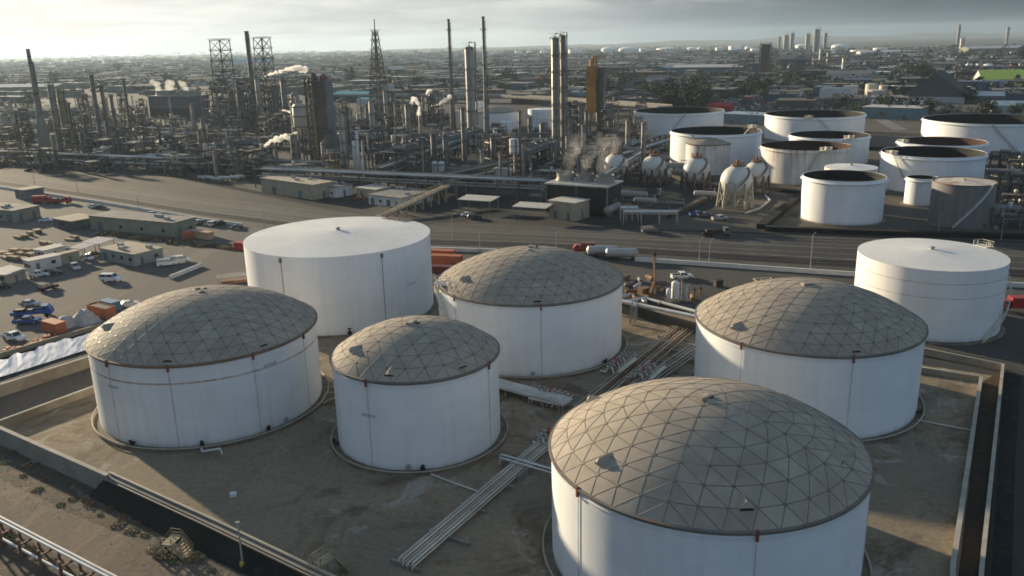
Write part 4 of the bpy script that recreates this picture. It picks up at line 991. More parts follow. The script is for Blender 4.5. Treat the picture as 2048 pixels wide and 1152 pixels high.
# trucks
def truck(label, u, v, rz, cabm, boxm, L=8.5, flat=False, tank=False):
    t = thing('truck', label, 'truck', at(u, v, .02), rad(rz))
    MB().box((0, 0, .75), (L, .9, .25)).build('chassis', m_black, t)
    MB().profile([(L / 2 - 2.1, .8), (L / 2 - 2.1, 2.75), (L / 2 - .8, 2.8), (L / 2 - .1, 1.9), (L / 2 + .05, .8)], -1.15, 1.15).build('cab', cabm, t)
    MB().add([(L / 2 - .82, -1.0, 2.65), (L / 2 - .82, 1.0, 2.65), (L / 2 - .18, 1.0, 1.95), (L / 2 - .18, -1.0, 1.95)], [(0, 3, 2, 1)]).box((L / 2 - 1.4, 0, 1.9), (.9, 2.34, .6)).build('window', m_glass, t)
    if tank: MB().drum((-1.2, 0, 2.0), (1, 0), 1.15, L - 3.2, 16).build('tank_body', boxm, t, True)
    elif flat:
        MB().box((-1.1, 0, 1.05), (L - 2.4, 2.4, .2)).box((-1.1, 1.15, 1.25), (L - 2.4, .08, .5)).box((-1.1, -1.15, 1.25), (L - 2.4, .08, .5)).build('bed', boxm, t); MB().box((-2.4, 0, 1.25), (1.8, 1.8, 1.0)).box((-.4, .2, 1.25), (1.2, 1.4, .7)).build('load', m_black, t)
    else: MB().box((-1.2, 0, 1.05), (L - 2.5, 2.4, 2.3)).build('box_body', boxm, t)
    for x in (-L / 2 + 1.2, -L / 2 + 2.3, L / 2 - 1.2):
        for s_ in (-1, 1): MB().cyl((x, s_ * .85, .5), (x, s_ * 1.2, .5), .5, n=14).build('wheel', m_tyre, t)
    return t
truck('blue flatbed truck with a dark load in the lot', 66, 634, 14, CARP['blue'], CARP['blue'], 9, True)
truck('red truck, left of the pair far up the lot', 86, 407, 0, CARP['red'], CARP['red'], 8)
truck('red flatbed truck, right of the pair far up the lot', 124, 407, 0, CARP['red'], CARP['red'], 8, True)
truck('red fire truck beside the banded cone-roofed tank', 2036, 622, 175, CARP['red'], CARP['red'], 9)
truck('red-cabbed truck at the head of the grey trailers behind the middle dome', 1168, 507, 175, CARP['red'], CARP['darkred'], 6.5)
truck('dark truck on the boulevard right of the sphere trucks', 1432, 472, 3, CARP['grey'], CARP['black'], 9, True)
for i, (u, v) in enumerate(((1205, 514), (1243, 519))):
    t = thing('tank_trailer', ['left', 'right'][i] + ' one of two grey tank trailers behind the middle dome', 'trailer', at(u, v), rad(-6), 'grey tank trailers')
    MB().drum((0, 0, 2.0), (1, 0), 1.35, 8.2, 16).build('tank_body', m_grpipe, t, True); MB().box((0, 0, .8), (8.4, 1.2, .3)).build('chassis', m_black, t)
    for x in (-3, -1.9, 3):
        for s_ in (-1, 1): MB().cyl((x, s_ * .8, .5), (x, s_ * 1.15, .5), .5, n=12).build('wheel', m_tyre, t)

# ------------------------------------------------------------------ buildings
m_bgreen = mat('pale_green_wall', (.24, .245, .175), .85, var=.12, scale=.3)
m_bgrey = mat('grey_green_wall', (.255, .27, .25), .8, var=.1, scale=.3)
m_bbeige = mat('beige_wall', (.34, .29, .21), .85, var=.15)
m_bwhite = mat('white_wall', (.58, .57, .53), .8, var=.12)
m_bdark = mat('dark_wall_panel', (.085, .082, .078), .8, var=.15)
m_rooft = mat('tan_roof', (.34, .29, .215), .9, var=.15, c2=(.27, .22, .16), c2amt=.5)
m_roofg = mat('grey_roof', (.16, .155, .145), .9, var=.2, c2=(.22, .21, .19), c2amt=.52)
m_roofl = mat('pale_roof', (.46, .44, .39), .85, var=.15, c2=(.36, .33, .28), c2amt=.5)
m_door = mat('door_paint', (.10, .12, .14), .6)
m_conto = mat('container_orange', (.40, .115, .045), .65, var=.15, c2=(.25, .09, .045), c2amt=.5, c2scale=.4)
m_contb = mat('container_blue', (.06, .16, .26), .6, var=.15)
m_tarp = mat('grey_tarp', (.36, .34, .33), .8, var=.2, bump=.5, scale=1.2)
def shed(label, c, sx, sy, h, rz, wallm, roofm, pitch=0., over=.3, doors=2, wins=3, cat='building', group=None, name='shed', eave=0):
    """rectangular building: walls, roof (flat or gabled along x), doors and windows on the sides that face the camera"""
    t = thing(name, label, cat, (c[0], c[1], 0), rz, group)
    b = MB().box((0, 0, -.1), (sx, sy, h + .1))
    if pitch: b.add([(-sx / 2, -sy / 2, h), (-sx / 2, sy / 2, h), (-sx / 2, 0, h + pitch), (sx / 2, -sy / 2, h), (sx / 2, sy / 2, h), (sx / 2, 0, h + pitch)], [(0, 1, 2), (5, 4, 3)])
    b.build('wall', wallm, t); r = MB(); th = .16
    if pitch:
        for s_ in (-1, 1):
            y0 = s_ * (sy / 2 + over); z0 = h - pitch * over / (sy / 2)
            r.add([(-sx / 2 - over, y0, z0 + .02), (sx / 2 + over, y0, z0 + .02), (sx / 2 + over, 0, h + pitch + .02), (-sx / 2 - over, 0, h + pitch + .02), (-sx / 2 - over, y0, z0 + th), (sx / 2 + over, y0, z0 + th), (sx / 2 + over, 0, h + pitch + th), (-sx / 2 - over, 0, h + pitch + th)],
                  [(0, 1, 2, 3), (7, 6, 5, 4), (0, 4, 5, 1), (1, 5, 6, 2), (3, 7, 4, 0)])
    else: r.box((0, 0, h + .002), (sx + over * 2, sy + over * 2, .3))
    r.build('roof', roofm, t)
    if not pitch and sx > 14:
        q = random.Random(int(abs(c[0] * 7)))
        for i in range(3): MB().box((q.uniform(-.4, .4) * sx, q.uniform(-.3, .3) * sy, h + .305), (1.6, 1.3, .9)).build('roof_unit', MATS['galvanised'], t)
    for side in range(2):                       # -y long side, +x end
        Ls = sx if side == 0 else sy
        n_ = doors + wins if side == 0 else max(1, (doors + wins) // 2)
        for i in range(n_):
            f = (i + .5) / n_ - .5; isd = i % max(1, (n_ // max(1, doors))) == 0 and doors
            w_, hh, z0 = (min(2.6, Ls * .12) if isd else 1.3, min(h * .72, 2.9) if isd else 1.0, 0.02 if isd else min(1.3, h * .45))
            p = (f * Ls, -sy / 2 - .02, z0) if side == 0 else (sx / 2 + .02, f * Ls, z0)
            d = (w_, .08, hh) if side == 0 else (.08, w_, hh)
            MB().box(p, d).build('door' if isd else 'window', m_door if isd else m_glass, t)
    return t
def shed_px(label, fc, rc, lc, h, wallm, roofm, **kw):
    """footprint from three ground corners: front, right and left as seen"""
    f, r, l = at(*fc), at(*rc), at(*lc); dx = f - l; rz = math.atan2(dx.y, dx.x); sx = dx.length; n_ = Vector((-math.sin(rz), math.cos(rz), 0)); sy = abs((r - f).dot(n_))
    c = (f + l) / 2 + n_ * sy / 2
    return shed(label, c, sx, sy, h, rz, wallm, roofm, **kw)
shed_px('flat-roofed grey-green shed with a tan roof in the middle of the lot', (271, 533), (329, 519), (204, 519), 3.4, m_bgrey, m_rooft, doors=1, wins=3)
shed_px('long pale green warehouse with a dark flat roof by the boulevard', (350, 474), (384, 461), (182, 458), 4.6, m_bgreen, m_roofg, doors=1, wins=3)
shed_px('small dark-walled office with a tan roof at the warehouse end', (146, 462), (190, 450), (108, 455), 3.2, m_bdark, m_rooft, doors=1, wins=2)
shed_px('pale green building with a grey roof at the far left edge', (30, 445), (62, 432), (-60, 437), 4.2, m_bgreen, m_roofg, doors=2, wins=3)
shed_px('small grey hut behind the green building at the left edge', (50, 400), (73, 391), (32, 397), 4.0, m_roofg, m_rooft, doors=1, wins=1)
shed_px('white office trailer behind the parked pickups', (62, 545), (112, 528), (50, 541), 3.1, m_bwhite, m_roofl, doors=1, wins=4, name='trailer')
shed_px('beige trailer right of the white office trailer', (122, 530), (152, 519), (113, 528), 2.9, m_bbeige, m_rooft, doors=1, wins=2, name='trailer')
shed_px('pale trailer behind the beige one by the canopies', (90, 520), (130, 509), (70, 517), 2.7, m_bwhite, m_roofl, doors=1, wins=2, name='trailer')
shed_px('tan-sided trailer at the left edge below the lumber piles', (14, 570), (48, 557), (-30, 566), 2.6, m_bbeige, m_roofl, doors=1, wins=2, name='trailer')
0 and shed_px('low dark shed roof by the left edge above the lumber piles', (60, 490), (105, 474), (-60, 478), 2.6, m_bdark, m_roofg, doors=2, wins=1)
0 and shed_px('dun shelter with sandy roof at the lower left of the lot', (20, 600), (40, 590), (-30, 593), 2.6, m_bbeige, m_rooft, doors=1, wins=1)
def canopy(label, c, sx, sy, h, rz, m, mp=None):
    t = thing('canopy', label, 'canopy', (c[0], c[1], 0), rz)
    MB().add([(-sx / 2, -sy / 2, h), (sx / 2, -sy / 2, h), (sx / 2, sy / 2, h + .5), (-sx / 2, sy / 2, h + .5), (-sx / 2, -sy / 2, h + .2), (sx / 2, -sy / 2, h + .2), (sx / 2, sy / 2, h + .7), (-sx / 2, sy / 2, h + .7)], [(3, 2, 1, 0), (4, 5, 6, 7), (0, 1, 5, 4), (1, 2, 6, 5), (2, 3, 7, 6), (3, 0, 4, 7)]).build('roof', m, t)
    for x in (-.45, .45):
        for y in (-.45, .45): MB().box((x * sx, y * sy, 0), (.18, .18, h + .25)).build('post', mp or m_steel, t)
    return t
canopy('grey sheet-metal canopy left of the flat shed', at(200, 503), 8, 6, 3.2, rad(rd + 8), m_tarp); canopy('smaller grey canopy in front of the sheet-metal one', at(168, 512), 6, 5, 2.8, rad(rd + 8), m_tarp)
canopy('pale weathered canopy beside the white trailer', at(20, 560), 8, 5, 2.6, rad(rd), m_roofl)
def container(label, c, L, rz, m, H=2.6, W=2.5, open_top=False, group=None, name='container'):
    t = thing(name, label, 'container', (c[0], c[1], 0), rz, group); mb = MB(); n = int(L / .3)
    pts = [(-L / 2, -W / 2)]
    for i in range(n): pts += [(-L / 2 + L * (i + .3) / n, -W / 2 + (.05 if i % 2 else 0)), (-L / 2 + L * (i + .7) / n, -W / 2 + (.05 if i % 2 else 0))]
    pts += [(L / 2, -W / 2), (L / 2, W / 2), (-L / 2, W / 2)]
    mb.prism(pts, .15, H - .1); mb.build('container_body', m, t)
    if open_top:
        fr = MB()
        for p, d in (((0, -W / 2, H - .1), (L + .1, .14, .2)), ((0, W / 2, H - .1), (L + .1, .14, .2)), ((-L / 2, 0, H - .1), (.14, W - .14, .2)), ((L / 2, 0, H - .1), (.14, W - .14, .2))): fr.box(p, d)
        fr.build('rim', m, t); MB().box((0, 0, H - .1), (L - .2, W - .2, .03)).build('load', m_black, t)
    else:
        MB().box((0, 0, H - .1), (L + .06, W + .06, .12)).build('roof', m, t)
        for s_ in (-1, 1): MB().box((L / 2 + .03, s_ * W / 4, .3), (.06, W / 2 - .12, H - .5)).build('door', m, t)
    return t
cr = rad(rd + 3)
container('longer orange-red container against the rusty-rimmed dome', at(205, 632), 7.5, cr, m_conto, open_top=True)
container('shorter orange-red container beside the grey tarped heaps', at(110, 664), 5.5, cr, m_conto)
container('blue container half behind the longer orange one', at(222, 619), 5, cr, m_contb, 2.3)
container('orange-red tank container, front one behind the plain white tank', at(893, 532), 9, rad(-14), m_conto, 3.2); container('orange-red container behind the front one by the plain white tank', at(880, 521), 9, rad(-14), m_conto, 3.2)
container('dark red skid under the orange containers by the plain white tank', at(888, 544), 8, rad(-14), CARP['darkred'], 1.8, name='equipment_skid')
container('small red container at the left end of the plain white tank', at(483, 499), 3.5, rad(-20), m_redb, 2.4)
container('orange-tan container by the hedge at the warehouse corner', at(405, 477), 9, cr, mat('container_tan', (.40, .26, .17), .7), 2.6); container('dull red container left of the tan one at the warehouse corner', at(376, 477), 3.5, cr, m_conto, 2.4)
for lab, u, v, s_ in (('grey tarp-covered heap left of its taller twin', 134, 652, 1.0), ('taller grey tarp-covered heap by the orange container', 171, 645, 1.25)):
    mb = MB(); q = random.Random(u); N_ = 9; vs = []
    for i in range(N_):
        for j in range(N_):
            x, y = i / (N_ - 1) * 2 - 1, j / (N_ - 1) * 2 - 1; z = max(0, 1 - max(abs(x), abs(y)) ** 2.2) * 2.4 * (1 + q.uniform(-.12, .12)); vs.append((x * 2.3 * s_, y * 2.0 * s_, z * s_))
    mb.add(vs, [(i * N_ + j, (i + 1) * N_ + j, (i + 1) * N_ + j + 1, i * N_ + j + 1) for i in range(N_ - 1) for j in range(N_ - 1)])
    tag(mb.build('tarped_heap', m_tarp, None, True, at(u, v), cr), lab, 'heap')
# lumber and pallets at the left edge, debris by the wall
m_lum = mat('lumber', (.34, .235, .145), .85, var=.35, scale=1.2, objvar=.3)
LP = MB(); 
for i in range(6): LP.box((0, (i % 3 - 1) * .42, .1 + .35 * (i // 3)), (4.2, .36, .28), 0)
LP.box((-1.4, 0, 0), (.12, 1.3, .1)).box((1.4, 0, 0), (.12, 1.3, .1))
lp = LP.build('lumber_stack', m_lum)
for i, (u, v) in enumerate([(5, 507), (18, 511), (30, 505), (42, 512), (55, 503), (62, 512), (10, 518), (28, 520), (48, 519), (140, 481), (150, 478), (75, 465), (60, 470), (47, 475), (36, 477), (88, 490), (98, 488)]):
    o = lp if i == 0 else lp.copy()
    if i: col.objects.link(o)
    o.location = at(u, v); o.rotation_euler.z = cr + rnd.uniform(-.3, .3); o.scale = (rnd.uniform(.6, 1.1), rnd.uniform(.8, 1.8), rnd.uniform(.8, 1.8)); tag(o, 'brown stack of boards lying in the storage lot at the left edge', 'lumber', 'board stacks in the storage lot')
for i, (u, v, m) in enumerate([(66, 690, m_conto), (80, 683, m_conto), (20, 702, m_redb), (50, 694, m_rustp), (95, 676, m_conto), (36, 700, m_conto), (108, 672, m_rustp)]):
    mb = MB(); q = random.Random(i)
    for k in range(9): mb.box((q.uniform(-1.2, 1.2), q.uniform(-.7, .7), q.uniform(0, .4)), (q.uniform(.4, 1.6), q.uniform(.2, .6), q.uniform(.1, .4)), q.uniform(0, 3))
    tag(mb.build('scrap_heap', m, None, False, at(u, v)), 'rusty orange heap of scrap along the low wall of the lot', 'scrap', 'orange scrap heaps by the lot wall')
# white barrier, pipes and rack in the lot
MBb = MB(); pa, pb_ = at(340, 558), at(403, 533); d = pb_ - pa
t = thing('barrier', 'long white concrete barrier lying beyond the white vans', 'barrier', pa, math.atan2(d.y, d.x)); MB().profile([(0, 0), (d.length, 0), (d.length, .9), (0, .9)], -.35, .35).build('barrier_body', m_bwhite, t); MB().box((d.length / 2, 0, .9), (d.length, .4, .12)).build('top', m_bwhite, t)
t = thing('storage_rack', 'white pipe frame rack at the foot of the plain white tank', 'rack', at(468, 566), rad(20))
for k in range(4): MB().tube([(-4, -1.5 + k, 0), (-4, -1.5 + k, 2.2), (4, -1.5 + k, 2.2), (4, -1.5 + k, 0)], .16, 8).build('hoop', m_cream, t, True)
MB().box((0, 0, .2), (6.5, 2.4, .8)).build('skid', m_rustp, t)
# white barrier wall along the boulevard
for lab, idx in (('white barrier wall along the boulevard beside the car lot', [(-260, 335), (0, 377), (200, 407), (400, 441), (485, 453)]), ('white barrier wall between the plain white tank and the middle dome', [(858, 501), (1010, 506), (1100, 510)]), ('white barrier wall right of the grey tank trailers', [(1270, 522), (1500, 538), (1720, 553), (2060, 576)])):
    wall('barrier_wall', lab, [at(*p) for p in idx], 1.15, .55, m_bwhite)
# hedge of dry shrubs along the lot edge
for i in range(26):
    f = i / 25; u, v = lerp(205, 478, f), lerp(468, 499, f) + rnd.uniform(-3, 3)
    o = protos[[0, 0, 2, 1][i % 4]].copy(); col.objects.link(o); o.location = at(u, v); s_ = rnd.uniform(1.1, 1.9); o.scale = (s_, s_, s_ * .8); o.rotation_euler.z = i
    k = [0, 0, 2, 1][i % 4]; tag(o, ['green', 'rust-brown', 'straw-coloured'][k] + ' shrub in the line edging the long warehouse', 'bush', ['green', 'rust-brown', 'straw'][k] + ' shrubs along the warehouse')
# lamp posts along the boulevard
lampt = None
for i, (u, v, vt) in enumerate([(70, 372, 352), (155, 384, 368), (278, 420, 406), (905, 478, 430), (960, 505, 470), (1112, 505, 485), (1398, 528, 480), (1418, 530, 482), (1620, 545, 470), (1876, 470, 448), (2002, 480, 455), (530, 455, 440)]):
    p = at(u, v); h = max(6, hgt(p, u, vt))
    t = thing('street_lamp', 'tall thin grey lamp post along the boulevard edge', 'lamp post', p, rad(rd + 90), 'lamp posts along the boulevard')
    MB().cyl((0, 0, 0), (0, 0, h), .12, .07, 8).build('mast', m_steel, t, True); MB().bar((0, 0, h - .05), (1.8, 0, h + .25), .08).build('arm', m_steel, t); MB().box((1.9, 0, h + .15), (.7, .3, .14)).build('lamp_head', m_steel, t)
# ------------------------------------------------------------------ refinery
m_st1 = mat('structural_steel', (.098, .094, .086), .75, .2, var=.3, scale=.15, objvar=.35)
m_st2 = mat('rusty_structure', (.125, .092, .068), .8, .1, var=.35, scale=.2, objvar=.3)
m_st3 = mat('grey_structure', (.16, .155, .145), .7, .2, var=.25, scale=.2, objvar=.3)
m_lag = mat('vessel_lagging', (.27, .25, .215), .6, .15, var=.15, scale=.3, c2=(.17, .14, .11), c2amt=.5, c2scale=.15, objvar=.25)
m_lag2 = mat('pale_lagging', (.44, .415, .365), .6, .1, var=.15, scale=.3, c2=(.36, .30, .23), c2amt=.5, objvar=.15)
m_lag3 = mat('dark_lagging', (.16, .15, .135), .6, .2, var=.2, scale=.3, objvar=.3)
m_pipes = mat('rack_pipe', (.215, .20, .175), .55, .2, var=.3, scale=.1, objvar=.5)
m_orng = mat('orange_cladding', (.48, .22, .04), .7, var=.2, scale=.2, c2=(.30, .13, .04), c2amt=.5)
m_slate = mat('slate_cladding', (.165, .175, .185), .7, var=.2, scale=.08, c2=(.12, .115, .105), c2amt=.5)
m_fin = mat('cooler_grey', (.13, .145, .165), .6, .2, var=.2, scale=.1)
GR = rad(-26)                                                # plant grid bearing
def column(label, u, vb, vt, wpx, m=None, plats=3, group=None, name='column', davit=True, skirt=True, z0=0, p=None, h=None, r=None, pm=None):
    """tall process column: shell with head and skirt, ring platforms with rails, ladder, overhead pipe"""
    if p is None: p = at(u, vb); h = hgt(p, u, vt); r = wpx * mpp(p) / 2
    t = thing(name, label, 'column', p, 0, group); pm = pm or m_st1
    MB().vessel((0, 0, min(3, h * .1)), r, h - min(3, h * .1), 16).build('shell', m or m_lag, t, True)
    if skirt: MB().lathe([(r * 1.12, 0), (r * 1.0, min(3, h * .1) + .1)], 16).build('skirt', m_conc, t, True)
    for k in range(plats):
        z = h * (k + 1) / (plats + .12); mb = MB(); R2 = r + max(.9, r * .35)
        mb.lathe([(r, z), (R2, z), (R2, z + .12), (r, z + .12)], 14)
        mb.lathe([(R2, z + .5), (R2 + .05, z + .5), (R2 + .05, z + .6), (R2, z + .6)], 14).lathe([(R2, z + 1.0), (R2 + .06, z + 1.0), (R2 + .06, z + 1.12), (R2, z + 1.12)], 14)
        for q in range(10): a = 2 * PI * q / 10; mb.bar((R2 * math.cos(a), R2 * math.sin(a), z), (R2 * math.cos(a), R2 * math.sin(a), z + 1.1), .1)
        mb.build('platform', pm, t)
    lm = MB(); 
    for s_ in (-.25, .25): lm.bar((s_, -r - .35, 0), (s_, -r - .35, h * .95), .09)
    for k in range(int(h / .8)): lm.bar((-.25, -r - .35, k * .8), (.25, -r - .35, k * .8), .06)
    lm.build('ladder', pm, t)
    MB().tube([(0, 0, h - .2), (0, 0, h + r * .7 + .3), (r * 1.35, 0, h + r * .7 + .3), (r * 1.35, 0, h * .08)], max(.16, r * .2), 8).build('overhead_pipe', m_pipes, t, True)
    if davit: MB().bar((-r * .5, 0, h - r * .3), (-r * .5, 0, h + 2), .15).bar((-r * .5, 0, h + 2), (-r * 1.8, 0, h + 2), .12).build('davit', pm, t)
    return t
def stack(label, u, vb, vt, w0, w1, m, bands=3, base=None, group=None):
    p = at(u, vb); h = hgt(p, u, vt); k = mpp(p) / 2; r0, r1 = w0 * k, w1 * k
    t = thing('stack', label, 'chimney', p, 0, group)
    MB().lathe([(r0, 0), (r0 * .98, h * .15), (r1, h * .5), (r1 * .95, h), (r1 * .75, h), (r1 * .75, h - 3)], 16).build('flue', m, t, True)
    for i in range(bands):
        z = h * (1 - .10 - .8 * i / max(1, bands)); rr = lerp(r1, r0, max(0, .5 - z / h) * 2) ; mb = MB()
        mb.lathe([(rr * .95, z), (rr + 1.0, z), (rr + 1.0, z + .15), (rr * .95, z + .15)], 12).lathe([(rr + .95, z + .9), (rr + 1.05, z + .9), (rr + 1.05, z + 1.05), (rr + .95, z + 1.05)], 12)
        for q in range(8): a = 2 * PI * q / 8; mb.bar(((rr + 1) * math.cos(a), (rr + 1) * math.sin(a), z), ((rr + 1) * math.cos(a), (rr + 1) * math.sin(a), z + 1), .1)
        mb.build('platform', m_st1, t)
    MB().lathe([(r1 * .95, h - .6), (r1 * 1.12, h - .5), (r1 * 1.12, h + .05), (r1 * .9, h + .05)], 16).build('tip', m_st1, t, True)
    MB().bar((r0 + .2, 0, 0), (r1 + .2, 0, h * .97), .22, .3).build('ladder', m_st1, t)
    return t
def lattice(label, u, vb, vt, w0, w1, m, rise=None, plats=4, cage=0, core=None, nseg=12, leg=.28):
    """square braced mast; optional top cage and central riser"""
    p = at(u, vb); h = hgt(p, u, vt); k = mpp(p) / 2; a, b = w0 * k, w1 * k
    t = thing('lattice_tower', label, 'tower', p, GR); L = MB(); B = MB()
    def hw(z): return lerp(a, b, z / h)
    cs = ((-1, -1), (1, -1), (1, 1), (-1, 1))
    for x, y in cs:
        for i in range(nseg):
            z0, z1 = h * i / nseg, h * (i + 1) / nseg; L.bar((x * hw(z0), y * hw(z0), z0), (x * hw(z1), y * hw(z1), z1), leg)
    L.build('leg', m, t)
    for i in range(nseg):
        z0, z1 = h * i / nseg, h * (i + 1) / nseg
        for j in range(4):
            x0, y0 = cs[j]; x1, y1 = cs[(j + 1) % 4]
            B.bar((x0 * hw(z0), y0 * hw(z0), z0), (x1 * hw(z1), y1 * hw(z1), z1), leg * .6); B.bar((x1 * hw(z0), y1 * hw(z0), z0), (x0 * hw(z1), y0 * hw(z1), z1), leg * .6)
            B.bar((x0 * hw(z1), y0 * hw(z1), z1), (x1 * hw(z1), y1 * hw(z1), z1), leg * .7)
    B.build('brace', m, t)
    if core: MB().cyl((0, 0, 0), (0, 0, h + core), .42, n=10).build('riser', m_lag3, t, True)
    for i in range(plats):
        z = h * (1 - i / (plats + .5) * .55); w_ = hw(z) + 1.0; mb = MB().box((0, 0, z), (2 * w_, 2 * w_, .18))
        q = [(-w_, -w_, z), (w_, -w_, z), (w_, w_, z), (-w_, w_, z), (-w_, -w_, z)]; mb.rail(q, 1.2, .14, 2.5); mb.build('platform', m, t)
    return t
# -- landmarks, left to right
p = at(92, 302); t = thing('stack', 'fat grey chimney with a tapering foot at the far left of the plant', 'chimney', p)
k = mpp(p) / 2; h = hgt(p, 88, 97); 
MB().lathe([(19 * k, 0), (19 * k, h * .26), (17 * k, h * .27), (9 * k, h * .38), (8.2 * k, h * .6), (6.4 * k, h * .75), (6 * k, h), (4.6 * k, h), (4.6 * k, h - 4)], 20).build('flue', m_lag, t, True)
MB().lathe([(6.2 * k, h - 9), (6.9 * k, h - 9), (6.9 * k, h - 8), (6.2 * k, h - 8)], 16).lathe([(6.2 * k, h - 5), (6.7 * k, h - 5), (6.7 * k, h - 4.2), (6.2 * k, h - 4.2)], 16).build('band', m_st1, t, True)
MB().lathe([(8 * k, h * .56), (11 * k, h * .56), (11 * k, h * .58), (8 * k, h * .58)], 16).build('platform', m_st1, t)
MB().tube([(10 * k, 0, h * .25), (10 * k, 0, h * .86), (6 * k, 0, h * .88)], 2.4 * k, 10).build('flue_duct', m_lag, t, True)
column('column right of the fat grey chimney at far left', 122, 302, 168, 9, m_lag, 5); column('yellowed column wrapped in platforms, third tower from the left', 140, 306, 180, 11, mat('yellowed_lagging', (.30, .25, .15), .6, c2=(.22, .15, .08), c2amt=.5), 6, pm=m_st2)
lattice('dark flare tower with an open cage on top, left of the two', 458, 245, 80, 30, 24, m_st1, plats=4, core=0, nseg=8, leg=.55)
lattice('dark flare tower with an open cage on top, right of the two', 540, 240, 76, 27, 21, m_st1, plats=4, core=0, nseg=8, leg=.5)
stack('slim dark chimney between the two caged flare towers', 512, 243, 62, 13, 8, m_lag3, 1)
lattice('rust-brown braced mast with a tall thin riser, middle of the plant', 762, 248, 62, 34, 7, m_st2, plats=5, core=9, nseg=14, leg=.45)
stack('left of the two tall needle-thin flare stacks', 906, 258, 38, 9, 5.5, m_lag3, 5, group='needle-thin flare stacks'); stack('right and taller of the two needle-thin flare stacks', 974, 296, 33, 10, 6, m_lag3, 6, group='needle-thin flare stacks')
column('tall grey column crowned with a dark platform, between the needle stacks', 944, 264, 92, 17, m_lag, 4)
column('left column of the tallest pair, with arching overhead pipe', 1112, 306, 74, 15, m_lag2 if 0 else mat('tall_lagging', (.30, .29, .25), .5, .3, c2=(.2, .17, .13), c2amt=.48), 7)
column('right column of the tallest pair, slightly slimmer', 1127, 308, 70, 11, m_lag, 7)
t = thing('reactor_tower', 'tall tower clad in orange on its left, grey on its right', 'tower', at(1190, 262), GR); p = at(1190, 262); h = hgt(p, 1185, 128); k = mpp(p)
MB().box((-6 * k, -1, h * .28), (17 * k, 15 * k, h * .69)).lathe([(4 * k, h * .97), (4 * k, h * 1.04), (2 * k, h * 1.06)], 14, (-8 * k, 0, 0)).build('shell', m_orng, t); MB().box((9.5 * k, 3, 0), (13 * k, 14 * k, h * .95)).build('stair_tower', m_st3, t)
mb = MB()
for z in (.1, .3, .45, .6, .75, .9):
    mb.box((0, 0, h * z), (30 * k, 16 * k, .3)); mb.rail([(-15 * k, -8 * k, h * z), (15 * k, -8 * k, h * z)], 1.3, .16, 3)
mb.build('platform', m_st1, t); mb = MB()
for x in (-13, 13):
    for y in (-8, 8): mb.bar((x * k, y * k, 0), (x * k, y * k, h * .92), .7)
mb.build('leg', m_st2, t); MB().tube([(-5 * k, 0, h), (-5 * k, 0, h + 5), (2 * k, 0, h + 5), (2 * k, 0, h * .8)], 1.0, 8).build('overhead_pipe', m_orng, t, True)
# catalytic cracker: slate tower block, pale vessel on legs, gooseneck pipe, red-brown cyclone heads
p = at(655, 338); k = mpp(p); h = hgt(p, 660, 156)
t = thing('cracker_unit', 'massive cracker block with slate cladding, tallest solid mass of the plant', 'process unit', p, GR)
MB().box((6 * k, 0, 0), (26 * k, 24 * k, h * .98)).build('tower_block', m_slate, t); mb = MB()
for i in range(12):
    z = h * (i + 1) / 12; mb.box((-16 * k, 0, z), (20 * k, 26 * k, .35)); mb.rail([(-26 * k, -13 * k, z), (-6 * k, -13 * k, z)], 1.2, .18, 3)
for x in (-26, -16, -6):
    for y in (-13, 13): mb.bar((x * k, y * k, 0), (x * k, y * k, h), .75)
for i in range(12):
    z0, z1 = h * i / 12, h * (i + 1) / 12; mb.bar((-26 * k, -13 * k, z0), (-16 * k, -13 * k, z1), .35); mb.bar((-6 * k, -13 * k, z0), (-16 * k, -13 * k, z1), .35)
for i in range(14): mb.box((6 * k, -12.3 * k, h * (i + .5) / 14), (26 * k, .6, .5))
for x in (-6, 0, 6, 12, 18): mb.box((x * k, -12.2 * k, 0), (.7, .7, h * .97))
mb.build('frame', m_st2, t)
MB().vessel((-16 * k, 0, 0), 7 * k, h * .95, 16).build('regenerator', m_lag2, t, True)
for x, hh in ((-14, 1.03), (8, 1.02)): MB().lathe([(6 * k, h * .94), (7 * k, h * .97), (6 * k, h * 1.0 * hh), (3.5 * k, h * 1.02 * hh), (.1, h * 1.025 * hh)], 14, (x * k, 0, 0)).build('cyclone_head', mat('red_lead', (.16, .06, .05), .8), t, True)
p2 = at(612, 322); h2 = hgt(p2, 612, 206); k2 = mpp(p2)
t = thing('vessel', 'pale hooped vessel on legs under the gooseneck pipe', 'vessel', p2, GR)
MB().lathe([(2, h2 * .42), (14 * k2, h2 * .55), (17 * k2, h2 * .6), (17 * k2, h2 * .94), (13 * k2, h2 * .99), (.1, h2)], 20).build('shell', m_lag2, t, True)
for a in range(6): MB().bar((15 * k2 * math.cos(a * 1.047), 15 * k2 * math.sin(a * 1.047), 0), (15 * k2 * math.cos(a * 1.047), 15 * k2 * math.sin(a * 1.047), h2 * .62), .6).build('leg', m_st1, t)
mb = MB()
for z in (.6, .78, .94): mb.lathe([(17 * k2, h2 * z), (20 * k2, h2 * z), (20 * k2, h2 * z + .4), (17 * k2, h2 * z + .4)], 20)
mb.build('platform', m_st2, t)
MB().tube([(-22 * k2, 0, 0), (-22 * k2, 0, h2 * 1.02), (-20 * k2, 0, h2 * 1.12), (-14 * k2, 0, h2 * 1.16), (-7 * k2, 0, h2 * 1.12), (-5 * k2, 0, h2 * .98)], 3.6 * k2, 12).build('gooseneck_pipe', m_lag, t, True)
